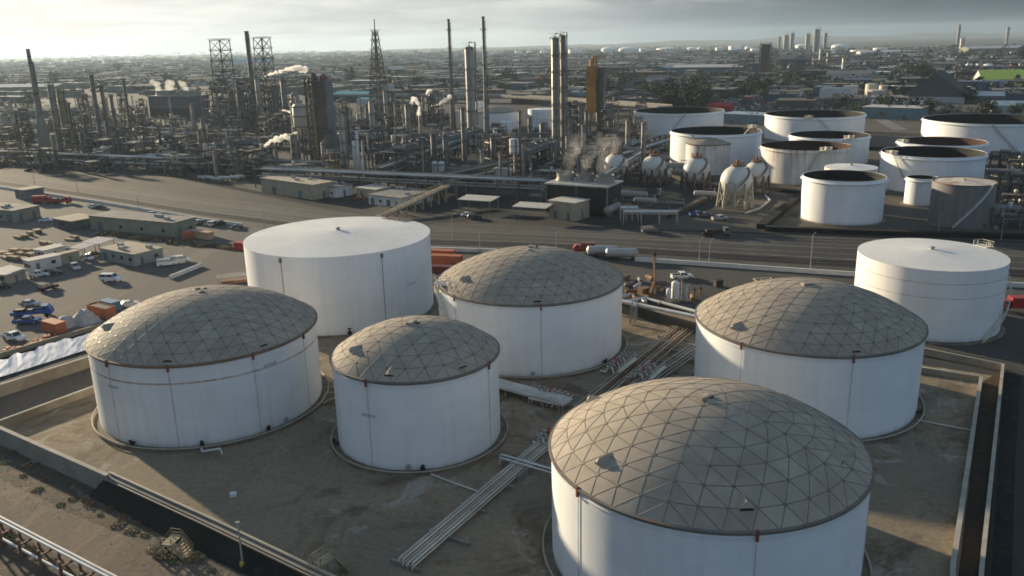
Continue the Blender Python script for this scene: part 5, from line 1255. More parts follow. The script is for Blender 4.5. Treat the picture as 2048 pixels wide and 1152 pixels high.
for a in ((592, 328, 268, 17, 'stout grey column in front of the pale hooped vessel'), (661, 342, 265, 14, 'grey column at the front foot of the cracker block'), (690, 342, 226, 15, 'taller grey column right of the cracker block'), (749, 304, 200, 12, 'cream-lit column left of the braced mast'), (819, 292, 208, 12, 'grey column with steam behind its head'), (1032, 372, 278, 9, 'column with a white drum at the brown platform tower'), (1086, 288, 245, 15, 'dark stubby column left of the tallest pair'), (930, 345, 215, 10, 'thin dark column in front of the grey crowned one'),
          (205, 300, 148, 9, 'column with a dark boxed head, left part of the plant'), (222, 302, 170, 8, 'column behind a clump of pipes in the left part'), (265, 285, 156, 6, 'thin dim column halfway along the left part'), (325, 318, 250, 7, 'pale column standing near the left cooling tower'), (350, 312, 240, 6, 'short pale column right of the left cooling tower'), (412, 305, 235, 9, 'grey column left of the caged flare towers'), (405, 318, 262, 9, 'short bright column before the caged flare towers'), (488, 248, 158, 18, 'dark thick column between the caged towers'), (524, 262, 155, 9, 'pale column at the foot of the right caged tower'), (240, 315, 190, 7, 'column with faint bands in the left part of the plant'), (20, 300, 225, 12, 'short fat column at the left picture edge'), (36, 296, 200, 8, 'slim column near the left picture edge'), (152, 300, 205, 5, 'thin dark pole-like column right of the yellowed one'), (470, 255, 180, 12, 'dark column within the left caged tower'), (555, 262, 170, 14, 'dark column behind the right caged tower'), (575, 268, 158, 10, 'dim column left of the cracker block'), (700, 300, 215, 8, 'dim column right of the cracker block'), (775, 262, 180, 9, 'tan column right of the braced mast'), (789, 262, 185, 8, 'grey slim column right of the braced mast'), (1060, 292, 235, 8, 'column with a cross platform before the white tanks'), (1040, 290, 222, 6, 'tan slender column before the white tanks'), (1160, 300, 215, 7, 'slender column left of the orange tower'), (1140, 300, 236, 8, 'column between the tallest pair and the orange tower'), (1220, 285, 215, 7, 'grey bent-headed column right of the orange tower')):
    column(a[4], a[0], a[1], a[2], a[3] * (.68 if a[0] < 420 else .85), [m_lag, m_lag3, m_lag2][(a[0] // 7) % 3] if 'dark' not in a[4] else m_lag3, 2 + (a[1] - a[2]) // 45)
for a in ((711, 342, 281, 6, 'left of three slim white vessels before the air coolers'), (719, 345, 262, 6, 'middle and tallest of three slim white vessels'), (729, 346, 303, 10, 'right and fattest of three slim white vessels'), (843, 348, 306, 8, 'white slim vessel below the air coolers'), (870, 356, 322, 11, 'pale twin vessel, left one, below the air coolers'), (884, 358, 322, 13, 'pale twin vessel, right one, below the air coolers')):
    p = at(a[0], a[1]); h = hgt(p, a[0], a[2]); r = a[3] * mpp(p) / 2
    t = thing('vessel', a[4], 'vessel', p); MB().vessel((0, 0, .6), r, h - .6, 14).build('shell', m_wpipe, t, True); MB().lathe([(r * 1.1, 0), (r * .95, 1.2)], 14).build('skirt', m_conc, t); MB().lathe([(r, h * .8), (r + .6, h * .8), (r + .6, h * .8 + .2), (r, h * .8 + .2)], 12).build('platform', m_st1, t)
p = at(1030, 378); t = thing('vessel', 'white drum held high on a brown frame, middle of the plant', 'vessel', p, GR); h = hgt(p, 1029, 276); k = mpp(p)
MB().lathe([(.2, h * .66), (9 * k, h * .7), (9 * k, h * .98), (.1, h)], 18).build('shell', m_wpipe, t, True); mb = MB()
for x in (-9, 9):
    for y in (-9, 9): mb.bar((x * k, y * k, 0), (x * k, y * k, h * .98), .5)
for i in range(7):
    z = h * .12 * (i + 1); mb.box((0, 0, z), (19 * k, 19 * k, .2))
mb.build('frame', m_st2, t)

# -- pipe racks
def rack(label, p, q, w, h, n, tiers=2, step=9, m=None, group=None):
    p = Vector(p); q = Vector(q); d = q - p; L = d.length
    t = thing('pipe_rack', label, 'pipe rack', (p.x, p.y, 0), math.atan2(d.y, d.x), group)
    k = max(1, int(L / step))
    for i in range(min(k, 90) + 1):
        x = L * i / k; mb = MB()
        for s_ in (-1, 1): mb.box((x, s_ * w / 2, 0), (.45, .45, h + .4))
        for j in range(tiers): mb.box((x, 0, h - 3.0 * j - .35), (.4, w + .6, .34))
        mb.build('bent', m_st3 if i % 2 else m_st1, t)
    for j in range(tiers):
        for i in range(n):
            y = -w / 2 + w * (i + .5) / n; r = rnd.choice((.14, .2, .28, .36)); MB().cyl((rnd.uniform(-2, 2), y, h - 3.0 * j + r), (L + rnd.uniform(-2, 2), y, h - 3.0 * j + r), r, n=8).build('pipe', m_wpipe if (i + j * 2) % 7 == 3 else m_pipes, t, True)
    return t
rack('long low pipe rack running from the left edge along the plant front', at(-60, 322), at(335, 342), 7, 6.5, 8)
rack('bright pipe rack between the left rack and the beige hall', at(345, 340), at(660, 352), 6, 6.5, 7)
rack('slanting rack joining the left rack and the bright one', at(230, 340), at(352, 328), 4, 6, 4)
rack('main pipe rack along the plant front behind the small buildings', at(525, 372), at(1090, 402), 9, 8, 10)
rack('curving grey rack that leaves the main rack towards the white drum', at(870, 392), at(1040, 352), 7, 8, 7)
rack('deep rack running back from the main rack past the slim white vessels', at(760, 378), at(935, 305), 8, 9, 8)
rack('far rack crossing behind the cracker block', at(560, 300), at(760, 290), 6, 9, 5)
rack('rack in front of the white tanks behind the columns', at(930, 302), at(1120, 298), 6, 9, 6)
rack('rack beside the cooling tower toward the spheres', at(1195, 395), at(1290, 330), 6, 7, 6)
rack('low rack running back along the tank farm dike', at(1240, 330), at(1345, 296), 5, 5, 6)
rack('rusty low rack behind the spheres', at(1215, 320), at(1325, 283), 4, 4, 5)
rack('rack deep in the left part of the plant', at(60, 268), at(420, 285), 6, 8, 6)
# air coolers on the deep rack
def cooler(label, p, q, w, h, group=None):
    p = Vector(p); q = Vector(q); d = q - p; L = d.length; t = thing('air_cooler', label, 'cooler', (p.x, p.y, 0), math.atan2(d.y, d.x), group)
    MB().box((L / 2, 0, h), (L, w, 2.2)).build('tube_bank', m_fin, t); k = max(2, int(L / 7))
    for i in range(k + 1):
        mb = MB()
        for s_ in (-1, 1): mb.box((L * i / k, s_ * (w / 2 - .4), 0), (.4, .4, h))
        mb.bar((L * i / k, -w / 2 + .4, 0), (L * i / k, w / 2 - .4, h), .25); mb.build('leg', m_st1, t)
    for i in range(k): MB().lathe([(2.4, 0), (2.2, .9), (2.0, .9), (2.0, .3), (.05, .3)], 14, (L * (i + .5) / k, 0, h + 2.2)).build('fan_ring', m_st3, t, True)
    MB().rail([(0, -w / 2 - .1, h + 2.2), (L, -w / 2 - .1, h + 2.2)], 1.2, .12, 3.5).build('handrail', m_st3, t)
    return t
cooler('long blue-grey air cooler bank running back in the middle of the plant', at(755, 350), at(935, 305), 10, 10)
cooler('second air cooler bank behind the long blue-grey one', at(790, 325), at(960, 290), 8, 8)
cooler('air cooler bank left of the cracker block', at(430, 330), at(510, 315), 7, 9)
cooler('shorter air cooler bank before the tallest pair', at(1040, 345), at(1105, 318), 7, 8)
# cooling tower with three fans
pL, pR = at(1093, 424), at(1213, 434); d = pR - pL; L = d.length; h = hgt(pL, 1093, 368); rz = math.atan2(d.y, d.x)
t = thing('cooling_tower', 'black-louvred cooling tower with three round fan stacks steaming', 'cooling tower', pL, rz)
mb = MB().box((L / 2, 7, 0), (L, 13, h)); mb.build('fill_block', m_black, t)
for i in range(5): MB().box((L / 2, .35, h * (i + .5) / 5.5), (L, .5, .1)).build('louvre', m_black, t)
MB().box((L / 2, 7, h), (L + 1, 15, .5)).build('roof', m_lag2, t)
for x in (0, L / 2, L): MB().box((x, .3, 0), (.5, .7, h)).build('post', m_st3, t)
for i in range(3): MB().lathe([(3.6, 0), (3.1, 1.2), (3.4, 2.8), (3.2, 2.8), (2.9, 1.2), (2.9, .2), (.05, .2)], 20, (L * (i + .5) / 3, 8, h + .5)).build('fan_stack', m_lag, t, True)
MB().rail([(0, -.3, h + .5), (L, -.3, h + .5)], 1.1, .1, 2.5).build('handrail', m_lag2, t)
pL, pR = at(300, 236), at(385, 238); d = pR - pL; L = d.length
t = thing('cooling_tower', 'long blue-grey cooling tower with white plumes at the back left', 'cooling tower', pL, math.atan2(d.y, d.x)); h = hgt(pL, 300, 193)
MB().box((L / 2, 12, 0), (L, 22, h)).build('fill_block', mat('blue_grey_cladding', (.085, .095, .115), .7), t); MB().box((L / 2, 12, h), (L + 2, 24, .6)).build('roof', m_roofg, t); MB().box((L / 2, .9, 2), (L, .3, h * .35)).build('louvre', m_black, t)
for i in range(4): MB().lathe([(6, 0), (5.2, 2), (5.8, 4), (5.4, 4), (5, 2), (5, .3), (.05, .3)], 18, (L * (i + .5) / 4, 12, h + .6)).build('fan_stack', m_lag, t, True)

# -- small buildings along the plant front
shed_px('big beige hall with stained blue-grey lower wall at the plant front', (628, 400), (640, 388), (524, 384), 6.0, m_bbeige, m_rooft, doors=2, wins=0)
shed_px('white-walled building right of the big beige hall', (672, 396), (690, 387), (624, 388), 4.2, m_bwhite, m_roofg, doors=1, wins=2)
shed_px('small cream hut behind the dark red truck', (752, 400), (763, 391), (714, 395), 4.0, m_bbeige, m_roofl, doors=1, wins=1)
shed_px('long low building with a flat grey roof behind the trestle', (802, 416), (846, 398), (738, 408), 3.6, m_bwhite, m_roofg, doors=2, wins=2)
canopy('pale blue canopy roof by the trestle foot', at(958, 420), 14, 8, 4.2, GR, m_roofl)
shed_px('cream workshop with a white wall beside its open canopy', (1150, 443), (1163, 432), (1098, 436), 6.2, m_bbeige, m_roofl, doors=2, wins=0)
canopy('long canopy roof over dark stores left of the cream workshop', at(1066, 438), 13, 7, 4.6, GR, m_roofl)
for i, (u, v) in enumerate(((1000, 366), (1018, 368))): shed('white equipment house, ' + ['left', 'right'][i] + ' of two, below the white drum', at(u, v), 4.5, 4, 6.5, GR, m_bwhite, m_roofl, doors=1, wins=0)
t = thing('trestle', 'sloping rust-topped trestle bridge behind the plain white tank', 'trestle', at(742, 448), 0); a, b = at(742, 448), at(893, 402); d = b - a; t.rotation_euler.z = math.atan2(d.y, d.x); L = d.length
MB().bar((0, 0, 1.0), (L, 0, 6.0), 4.0, .5).build('deck', mat('trestle_deck', (.24, .20, .15), .85, c2=(.20, .11, .06), c2amt=.5, c2scale=.2), t); MB().rail([(0, -2, 1.2), (L, -2, 6.2)], 1.2, .14, 4).build('handrail', m_bbeige, t); MB().rail([(0, 2, 1.2), (L, 2, 6.2)], 1.2, .14, 4).build('handrail', m_bbeige, t)
for i in range(9):
    x = L * (i + .5) / 9; z = 1 + 5 * (i + .5) / 9; MB().box((x, -1.8, 0), (.4, .4, z)).box((x, 1.8, 0), (.4, .4, z)).bar((x, -1.8, 0), (x, 1.8, z), .25).build('bent', m_bbeige, t)
def gantry(label, p, rz, L, W, H, m):
    t = thing('gantry', label, 'frame', (p[0], p[1], 0), rz)
    for x in (-.5, -.17, .17, .5):
        MB().box((x * L, -W / 2, 0), (.4, .4, H)).box((x * L, W / 2, 0), (.4, .4, H)).box((x * L, 0, H), (.4, W + .4, .35)).build('bent', m, t)
    MB().box((0, -W / 2, H + .355), (L, .35, .3)).box((0, W / 2, H + .355), (L, .35, .3)).build('beam', m, t)
    for y in (-.2, .2): MB().cyl((-L / 2, y * W, H + .9), (L / 2, y * W, H + .9), .25, n=8).build('pipe', m_wpipe, t, True)
    return t
gantry('low white concrete frames with pipes by the boulevard below the spheres', at(1300, 446), rad(-7), 18, 5, 3.2, m_bbeige); gantry('white corner of concrete frames left of the long low ones', at(1258, 440), rad(-7), 6, 6, 3.6, m_bbeige)
for i, (u, v, w_) in enumerate(((405, 362, 4), (418, 362, 5), (433, 365, 4), (450, 363, 6), (470, 362, 5), (482, 360, 4))):
    t = thing('site_tank', 'small pale tank in the row before the bright pipe rack', 'tank', at(u, v), GR, 'small pale tanks by the bright rack'); MB().drum((0, 0, 1.8), (1, 0), .8, w_ * 1.1).build('shell', m_lag2, t, True); [MB().box((sx_, 0, 0), (.3, 2, .9)).build('saddle', m_conc, t) for sx_ in (-1.5, 1.5)]

# -- spheres
def sphere_tank(label, u, v, rpx, vb, dim=False):
    m_lag2 = m_st2 if dim else mat('sphere_leg', (.40, .36, .28), .7, var=.2)
    p = at(u, vb); R_ = rpx * mpp(p); zc = hgt(p, u, v)
    t = thing('sphere_tank', label, 'tank', p, 0, 'spherical gas tanks'); 
    MB().ball((0, 0, zc), R_, 40, 24).build('shell', m_sph, t, True); n = 10
    for i in range(n):
        a = 2 * PI * i / n; c, s = math.cos(a), math.sin(a); MB().cyl((c * R_ * 1.16, s * R_ * 1.16, 0), (c * R_ * .985, s * R_ * .985, zc - .2), .42, n=10).build('leg', m_lag2, t, True)
    mb = MB()
    for i in range(n):
        a, b = 2 * PI * i / n, 2 * PI * (i + 1) / n
        def P(a, f): rr = R_ * lerp(1.16, .985, f); return (rr * math.cos(a), rr * math.sin(a), zc * f)
        mb.bar(P(a, .02), P(b, .75), .17); mb.bar(P(b, .02), P(a, .75), .17)
    mb.build('brace', m_lag2, t)
    mb = MB().cyl((0, 0, zc + R_ - .2), (0, 0, zc + R_ + .4), 2.2, n=16); mb.rail([(2.2 * math.cos(a * .785), 2.2 * math.sin(a * .785), zc + R_ + .4) for a in range(9)], 1.1, .12, 2); mb.box((0, 0, zc + R_ + .4), (.8, .8, 1.6)); mb.build('top_platform', m_rustp, t)
    st = MB(); pr = None
    for i in range(30):
        f = i / 29; th = lerp(1.75, .3, f); a = lerp(.3, 1.9, f) - 2.0; q = Vector((math.sin(th) * (R_ + .5) * math.cos(a), math.sin(th) * (R_ + .5) * math.sin(a), zc + (R_ + .5) * math.cos(th)))
        if pr: st.bar(pr, q, .7, .15); st.bar(pr + Vector((0, 0, 1)), q + Vector((0, 0, 1)), .1)
        pr = q
    st.build('stair', m_lag3, t); tank_number(t, R_, zc, math.atan2(-p.y, -p.x) - .3, 2)
    return t
m_sph = mat('sphere_paint', (.56, .54, .49), .5, var=.06, scale=.2, c2=(.44, .34, .24), c2amt=.42, c2scale=.12)
sphere_tank('front spherical tank with rust cap, standing clear on splayed braced legs', 1470, 362, 30, 412)
sphere_tank('leftmost spherical tank, beside the steaming cooling tower', 1231, 331, 24, 364, True); sphere_tank('second spherical tank from the left, rust-streaked on top', 1307, 335, 24, 368, True)
sphere_tank('third spherical tank from the left, before the wide open tank', 1391, 341, 26, 376, True); sphere_tank('spherical tank half hidden behind the front one, before the rusty tank', 1510, 348, 24, 384, True)

# -- dikes round the farm
wall('dike', 'black-banked dike round the nearest open tank, left arm', [at(1522, 458), at(1600, 395)], 1.6, 3.0, m_oil, z0=-.1)
wall('dike', 'black-banked dike along the boulevard before the nearest open tank', [at(1530, 461), at(1800, 471), at(2080, 478)], 1.5, 2.4, m_oil)
wall('dike', 'dike between the rust-streaked tank and the nearest open tank', [at(1490, 372), at(1600, 388), at(1690, 400)], 1.4, 3, m_oil); wall('dike', 'dike in front of the spheres, beside a sunlit path', [at(1340, 436), at(1400, 405), at(1430, 392)], 1.3, 2, m_farm); wall('dike', 'dike behind the small domed tank', [at(1180, 330), at(1330, 352), at(1420, 372)], 1.4, 2.5, m_farm)
wall('white_kerb', 'pale kerb curving round the front spherical tank', [at(1490, 428), at(1520, 418), at(1540, 402), at(1530, 392)], .6, .4, m_bwhite)
wall('dike', 'dark dike before the back row of open tanks', [at(1440, 286), at(1530, 292), at(1760, 300), at(2060, 322)], 1.6, 2.5, m_oil)
wall('dike', 'tan dike wall seen between the two left back-row tanks', [at(1440, 264), at(1535, 268)], 2.2, 1.5, m_walltan); wall('dike', 'tan dike wall seen between the two right back-row tanks', [at(1722, 268), at(1846, 272)], 2.2, 1.5, m_walltan)
shed_px('long steel-blue shed between the two left back-row tanks', (1535, 252), (1548, 246), (1440, 247), 7, mat('steel_blue_wall', (.14, .20, .23), .7), mat('steel_blue_roof', (.28, .36, .40), .6), doors=2, wins=0)
shed_px('pale blue-roofed sheds behind the back-row tanks', (1838, 240), (1850, 234), (1722, 236), 8, MATS['steel_blue_wall'], m_roofl, doors=2, wins=0)

# -- process clutter: a few kinds of open steel unit, copied over the plant grid
def frame_unit(seed, nx, ny, nz, bay, lv, m, m2):
    r = random.Random(seed); t = thing('process_unit', 'x', 'process unit'); mb = MB(); W, D, H = nx * bay, ny * bay, nz * lv
    for i in range(nx + 1):
        for j in range(ny + 1): mb.box((i * bay - W / 2, j * bay - D / 2, 0), (.4, .4, H * (1 if r.random() < .8 else .7)))
    for k in range(1, nz + 1):
        for j in range(ny + 1): mb.box((0, j * bay - D / 2, k * lv - .4), (W, .3, .36))
        for i in range(nx + 1): mb.box((i * bay - W / 2, 0, k * lv - .4), (.3, D, .36))
    for k in range(nz):
        i = r.randrange(nx); mb.bar((i * bay - W / 2, -D / 2, k * lv), ((i + 1) * bay - W / 2, -D / 2, (k + 1) * lv), .22); mb.bar((-W / 2, -D / 2, k * lv), (-W / 2, bay - D / 2, (k + 1) * lv), .22)
    mb.build('frame', m, t)
    for k in range(1, nz + 1):
        w_ = W * r.uniform(.5, 1); q = MB().box(((W - w_) / 2 * r.choice((-1, 1)), 0, k * lv), (w_, D * .96, .12)); x0 = -W / 2
        q.rail([(-W / 2, -D / 2, k * lv + .1), (W / 2, -D / 2, k * lv + .1), (W / 2, D / 2, k * lv + .1)], 1.1, .12, 3); q.build('deck', m, t)
        for _ in range(r.randint(1, 2)):
            if r.random() < .6: MB().drum((r.uniform(-.2, .2) * W, r.uniform(-.25, .25) * D, k * lv + 1.3), (1, 0) if r.random() < .7 else (0, 1), r.uniform(.7, 1.2), r.uniform(3, 6)).build('drum', m2, t, True)
            else: MB().vessel((r.uniform(-.35, .35) * W, r.uniform(-.3, .3) * D, k * lv + .1), r.uniform(.6, 1.1), r.uniform(2.5, 5), 12).build('vessel', m2, t, True)
    for _ in range(6):
        x, y = r.uniform(-.6, .6) * W, r.choice((-.55, .55)) * D; z = H * r.uniform(.4, 1)
        MB().tube([(x, y, 0), (x, y, z), (x + r.uniform(-6, 6), y, z), (x + r.uniform(-3, 3), y * .2, z)], r.choice((.15, .22, .3)), 6).build('pipe', m_pipes, t, True)
    for _ in range(3): MB().box((r.uniform(-.6, .6) * W, -D / 2 - 2 + r.uniform(-1, .5), 0), (r.uniform(1.2, 3), 1.4, r.uniform(1, 2.4))).build('pump_skid', r.choice((m_st2, m_lag, m_st3)), t)
    return t
FU = [frame_unit(3, 3, 2, 3, 5, 4.2, m_st1, m_lag), frame_unit(5, 2, 2, 4, 5, 4.5, m_st2, m_lag), frame_unit(8, 4, 2, 2, 5.5, 4.5, m_st3, m_lag2), frame_unit(9, 2, 1, 5, 4.5, 4.6, m_st1, m_lag3), frame_unit(12, 5, 2, 2, 5, 4, m_st1, m_lag), frame_unit(15, 3, 1, 3, 5, 4, m_st2, m_lag2)]
FL = ['dark three-deck steel unit with grey drums in the plant', 'rust-brown four-deck steel unit with drums in the plant', 'long grey two-deck pipe unit with pale drums in the plant', 'narrow dark five-deck steel tower unit in the plant', 'long dark two-deck steel unit with drums in the plant', 'rust-brown three-deck rack unit with pale drums in the plant']
FG = ['dark three-deck units', 'rust-brown four-deck units', 'long grey two-deck units', 'narrow five-deck units', 'long dark two-deck units', 'rust-brown rack units']
def vessel_kind(seed, r, h, m, cap=True):
    t = thing('vessel', 'x', 'vessel'); MB().vessel((0, 0, .8), r, h - .8, 12).build('shell', m, t, True); MB().lathe([(r * 1.1, 0), (r, 1.2)], 12).build('skirt', m_conc, t)
    q = MB()
    for z in (.55, .93): q.lathe([(r, h * z), (r + .8, h * z), (r + .8, h * z + .15), (r, h * z + .15)], 10).lathe([(r + .75, h * z + 1), (r + .85, h * z + 1), (r + .85, h * z + 1.12), (r + .75, h * z + 1.12)], 10); [q.bar(((r + .78) * math.cos(a_), (r + .78) * math.sin(a_), h * z), ((r + .78) * math.cos(a_), (r + .78) * math.sin(a_), h * z + 1.1), .08) for a_ in (0, 1.57, 3.14, 4.71)]
    q.build('platform', m_st1, t); MB().tube([(0, 0, h), (0, 0, h + .8), (r + .5, 0, h + .8), (r + .5, 0, 0)], .2, 6).build('pipe', m_pipes, t, True); return t
VK = [vessel_kind(1, .9, 13, m_lag), vessel_kind(2, 1.2, 18, m_lag), vessel_kind(3, .7, 10, m_lag2), vessel_kind(4, 1.1, 17, m_lag3), vessel_kind(5, .65, 23, m_lag)]
VL = ['short grey vessel with two ring platforms in the plant clutter', 'medium grey column with two ring platforms in the plant clutter', 'small pale vessel with two ring platforms in the plant clutter', 'stout dark column with two ring platforms in the plant clutter', 'tall slim grey column with two ring platforms in the plant clutter']
def drum_kind(r, L, m):
    t = thing('horizontal_drum', 'x', 'drum'); MB().drum((0, 0, r + 1.2), (1, 0), r, L, 14).build('shell', m, t, True)
    for x in (-.3, .3): MB().box((x * L, 0, 0), (.4, r * 1.8, 1.6)).build('saddle', m_conc, t)
    MB().tube([(0, 0, 2 * r + 1.1), (0, 0, 2 * r + 2.2), (L * .4, 0, 2 * r + 2.2), (L * .4, r + 1, 2 * r + 2.2), (L * .4, r + 1, 0)], .18, 6).build('pipe', m_pipes, t, True); return t
DK = [drum_kind(1.2, 9, m_lag2), drum_kind(1.6, 12, m_lag), drum_kind(.9, 7, m_lag3)]
DL = ['pale horizontal drum on saddles in the plant clutter', 'large grey horizontal drum on saddles in the plant clutter', 'small dark horizontal drum on saddles in the plant clutter']
def tank_kind(r, h, m):
    t = thing('small_tank', 'x', 'tank'); MB().lathe([(r, 0), (r, h)], 28).build('shell', m, t, True); MB().lathe([(r + .1, h - .1), (r + .1, h + .1), (r * .5, h + .6), (.05, h + .9)], 28).build('roof', m_roofl, t, True)
    spiral_stair(t, r, h, -2.2, -1.2, m_steel, .7); return t
TK = [tank_kind(3.2, 5, m_lag2), tank_kind(4, 6, m_lag)]
TLb = ['small pale grey-roofed tank in the plant clutter', 'grey small tank with a curved stair in the plant clutter']
taken = [(at(u, v), r) for u, v, r in ((92, 302, 16), (140, 306, 10), (458, 245, 14), (540, 240, 14), (762, 248, 10), (906, 258, 6), (974, 296, 6), (944, 264, 8), (1118, 306, 10), (1190, 262, 18), (655, 338, 20), (612, 322, 14), (592, 328, 7), (690, 342, 7), (720, 344, 8), (875, 357, 8), (1030, 378, 8), (340, 232, 50), (1231, 374, 12), (1307, 380, 12), (1391, 386, 12), (1150, 428, 22), (1000, 240, 40), (1085, 240, 30), (1150, 350, 10))]
seen = {}
def scatter(protos, labels, groups, n, ubox, seed, rr, sc_=(.85, 1.2)):
    q = random.Random(seed); tries = 0; k = 0
    while k < n and tries < n * 30:
        tries += 1; u = q.uniform(ubox[0], ubox[1]); v = q.uniform(ubox[2], ubox[3])
        if v < 232 + (20 if u < 500 else 0) - u * .0 and u > 900: continue
        if v > 336 + u * .045: continue
        p = at(u, v)
        if rr < 8 and 885 < u < 1125 and v < 322 and protos is not DK and protos is not TK: continue
        if any((p - a).length < rr + b for a, b in taken): continue
        taken.append((p, rr)); i = q.randrange(len(protos)); s_ = q.uniform(*sc_)
        if protos[i].name not in seen:
            seen[protos[i].name] = 1; o = protos[i]; o.location = p; o.rotation_euler.z = GR + q.choice((0, PI / 2, PI)); o['label'] = labels[i]; o['group'] = groups[i]; o.scale = (s_, s_, s_)
        else: dup(protos[i], p, GR + q.choice((0, PI / 2, PI)), labels[i], groups[i], (s_, s_, s_))
        k += 1
scatter(FU, FL, FG, 165, (-40, 1290, 226, 392), 3, 6.2, (.6, 1.1))
scatter(VK, VL, ['short grey vessels', 'medium grey columns', 'small pale vessels', 'thick dark columns', 'tall slim columns'], 120, (-40, 1290, 222, 392), 4, 2.2, (.6, 1.15))
scatter(DK, DL, ['pale drums', 'large grey drums', 'small dark drums'], 90, (-40, 1420, 225, 420), 5, 4.0)
scatter(TK, TLb, ['small pale tanks', 'grey small tanks'], 22, (-40, 1250, 225, 380), 6, 6)
# clutter of the right margin: steel racks beside the grey tank
for i, (u, v) in enumerate(((2010, 452), (2035, 440), (2028, 400), (2015, 372), (2042, 360), (2005, 345), (2040, 335))):
    o = dup(FU[[2, 5, 0][i % 3]], at(u, v), GR, ['long grey two-deck', 'rust-brown three-deck', 'dark three-deck'][i % 3] + ' pipe unit beyond the grey rust-roofed tank, right edge', ['grey', 'rust', 'dark'][i % 3] + ' units at the right edge', (.7, .7, .7))
for i, (u, v) in enumerate(((1290, 412), (1225, 430), (1350, 418), (1180, 398), (1265, 402), (1320, 398), (1410, 398))): dup(DK[i % 3], at(u, v), GR + (i % 2) * 1.57, ['pale', 'large grey', 'small dark'][i % 3] + ' drum on saddles below the row of spheres', 'drums below the spheres ' + str(i % 3), None)
# dark steelwork massed round the two caged flare towers
for i, (u, v, k) in enumerate(((432, 252, 1), (448, 258, 3), (470, 252, 0), (484, 246, 1), (520, 250, 3), (546, 250, 1), (562, 246, 0), (500, 258, 3))):
    dup(FU[k], at(u, v), GR, ['dark three-deck', 'rust-brown four-deck', '', 'narrow dark five-deck'][k] + ' unit massed around the caged flare towers', ['dark', 'rust', '', 'narrow'][k] + ' units at the flare towers', (1.25, 1.25, 1.55))
# ------------------------------------------------------------------ the town, woods and far plants
def mcity(name, c): return mat('town_' + name, c, .85, var=.15, scale=.08, objvar=.15)
PAL = dict(white=(.46, .455, .435), grey=(.115, .122, .13), beige=(.16, .145, .12), dark=(.028, .03, .034), brown=(.065, .05, .042), blue=(.07, .105, .15), tan=(.115, .10, .08), red=(.17, .055, .04))
TW = {k: mcity(k, c) for k, c in PAL.items()}
def inside(p, poly):
    x, y = p[0], p[1]; c = False; n = len(poly)
    for i in range(n):
        a, b = poly[i], poly[i - 1]
        if (a[1] > y) != (b[1] > y) and x < (b[0] - a[0]) * (y - a[1]) / (b[1] - a[1]) + a[0]: c = not c
    return c
KEEP = [at(0, 208), at(420, 186), at(900, 200), at(1230, 214), at(1900, 214), at(2300, 262), at(2500, 500), at(1500, 500), at(700, 450), at(0, 400), at(-800, 330), at(-700, 216)]
# landmarks of the town first (they also reserve their ground)
BUSY = []
def lm(label, u, v, sx, sy, h, rz, wallm, roofm, pitch=0, name='building', doors=0, wins=3, cat='building'):
    p = at(u, v); BUSY.append((p, max(sx, sy) * .6)); return shed(label, p, sx, sy, h, rz, wallm, roofm, pitch=pitch, doors=doors, wins=wins, name=name, cat=cat)
m_green = mat('bright_green_roof', (.62, .66, .10), .8, var=.08); m_teal = mat('teal_roof', (.05, .26, .30), .7, var=.15); m_pyr = mat('shingle_grey', (.05, .052, .05), .9, var=.25, scale=.05)
gp = at(1870, 203); gt = lm('big dark shed with a steep grey gable roof, right background', 1874, 202, 56, 50, 7, math.atan2(gp.y, gp.x) - .12, mat('gable_cladding', (.075, .08, .078), .85, var=.15, scale=.1), m_pyr, 19, 'gabled_shed', wins=0)
MB().box((-28.2, 0, 0), (.5, 50, 5.5)).build('base_band', TW['white'], gt)
lm('long building with a bright lime-green roof at the right edge', 2012, 170, 62, 34, 7, rad(-14), TW['white'], m_green, 10, 'green_roofed_hall', wins=6)
lm('long pale blue warehouse in the middle right distance', 1418, 148, 120, 40, 12, GR, TW['blue'], TW['white'], 4); lm('dark low warehouse left of the pale blue one', 1285, 158, 70, 40, 11, GR, TW['dark'], TW['tan'], 0)
lm('black long warehouse beyond the orange tower', 1225, 148, 50, 40, 12, GR, TW['dark'], TW['dark'], 0); lm('red-roofed shelter in front of the car yard', 1440, 220, 20, 12, 4, GR, mat('bright_red_wall', (.45, .03, .03), .7), MATS['bright_red_wall'], 2)
lm('teal-roofed building right of the cracker block', 712, 202, 48, 22, 8, GR, TW['blue'], m_teal, 3); lm('long teal-roofed hall behind the caged flare towers', 505, 130, 190, 50, 14, rad(-8), TW['white'], m_teal, 8); lm('smaller teal-roofed shed right of the first', 738, 208, 22, 14, 5, GR, TW['white'], m_teal, 2)
lm('long cream shed at the far left beyond the plant', 60, 184, 130, 40, 9, rad(-12), TW['beige'], TW['white'], 4); lm('long yellowish shed at the far left, nearer the plant', 55, 232, 90, 22, 6, rad(-18), TW['beige'], TW['beige'], 3)
lm('pale blue roofed works between the farm and the gabled shed', 1795, 222, 40, 26, 6, GR, TW['blue'], MATS['steel_blue_roof'], 3); lm('white office block left of the gabled shed', 1700, 190, 14, 12, 9, GR, TW['white'], TW['white'])
lm('grey shed right of the gabled one', 1962, 204, 34, 22, 6, GR, TW['grey'], TW['white'], 3); lm('pale low shed at the right edge below the green roof', 2035, 226, 36, 18, 6, GR, TW['white'], MATS['steel_blue_roof'], 3)
lm('blue-grey block left of the far brown tower', 1515, 152, 26, 16, 20, GR, TW['blue'], TW['white']); lm('rounded grey hall of the far plant', 1590, 148, 44, 30, 24, GR, TW['grey'], TW['grey'], 6); lm('far white-roofed works on the right horizon', 2000, 108, 190, 60, 16, rad(-6), TW['beige'], TW['white'], 6)
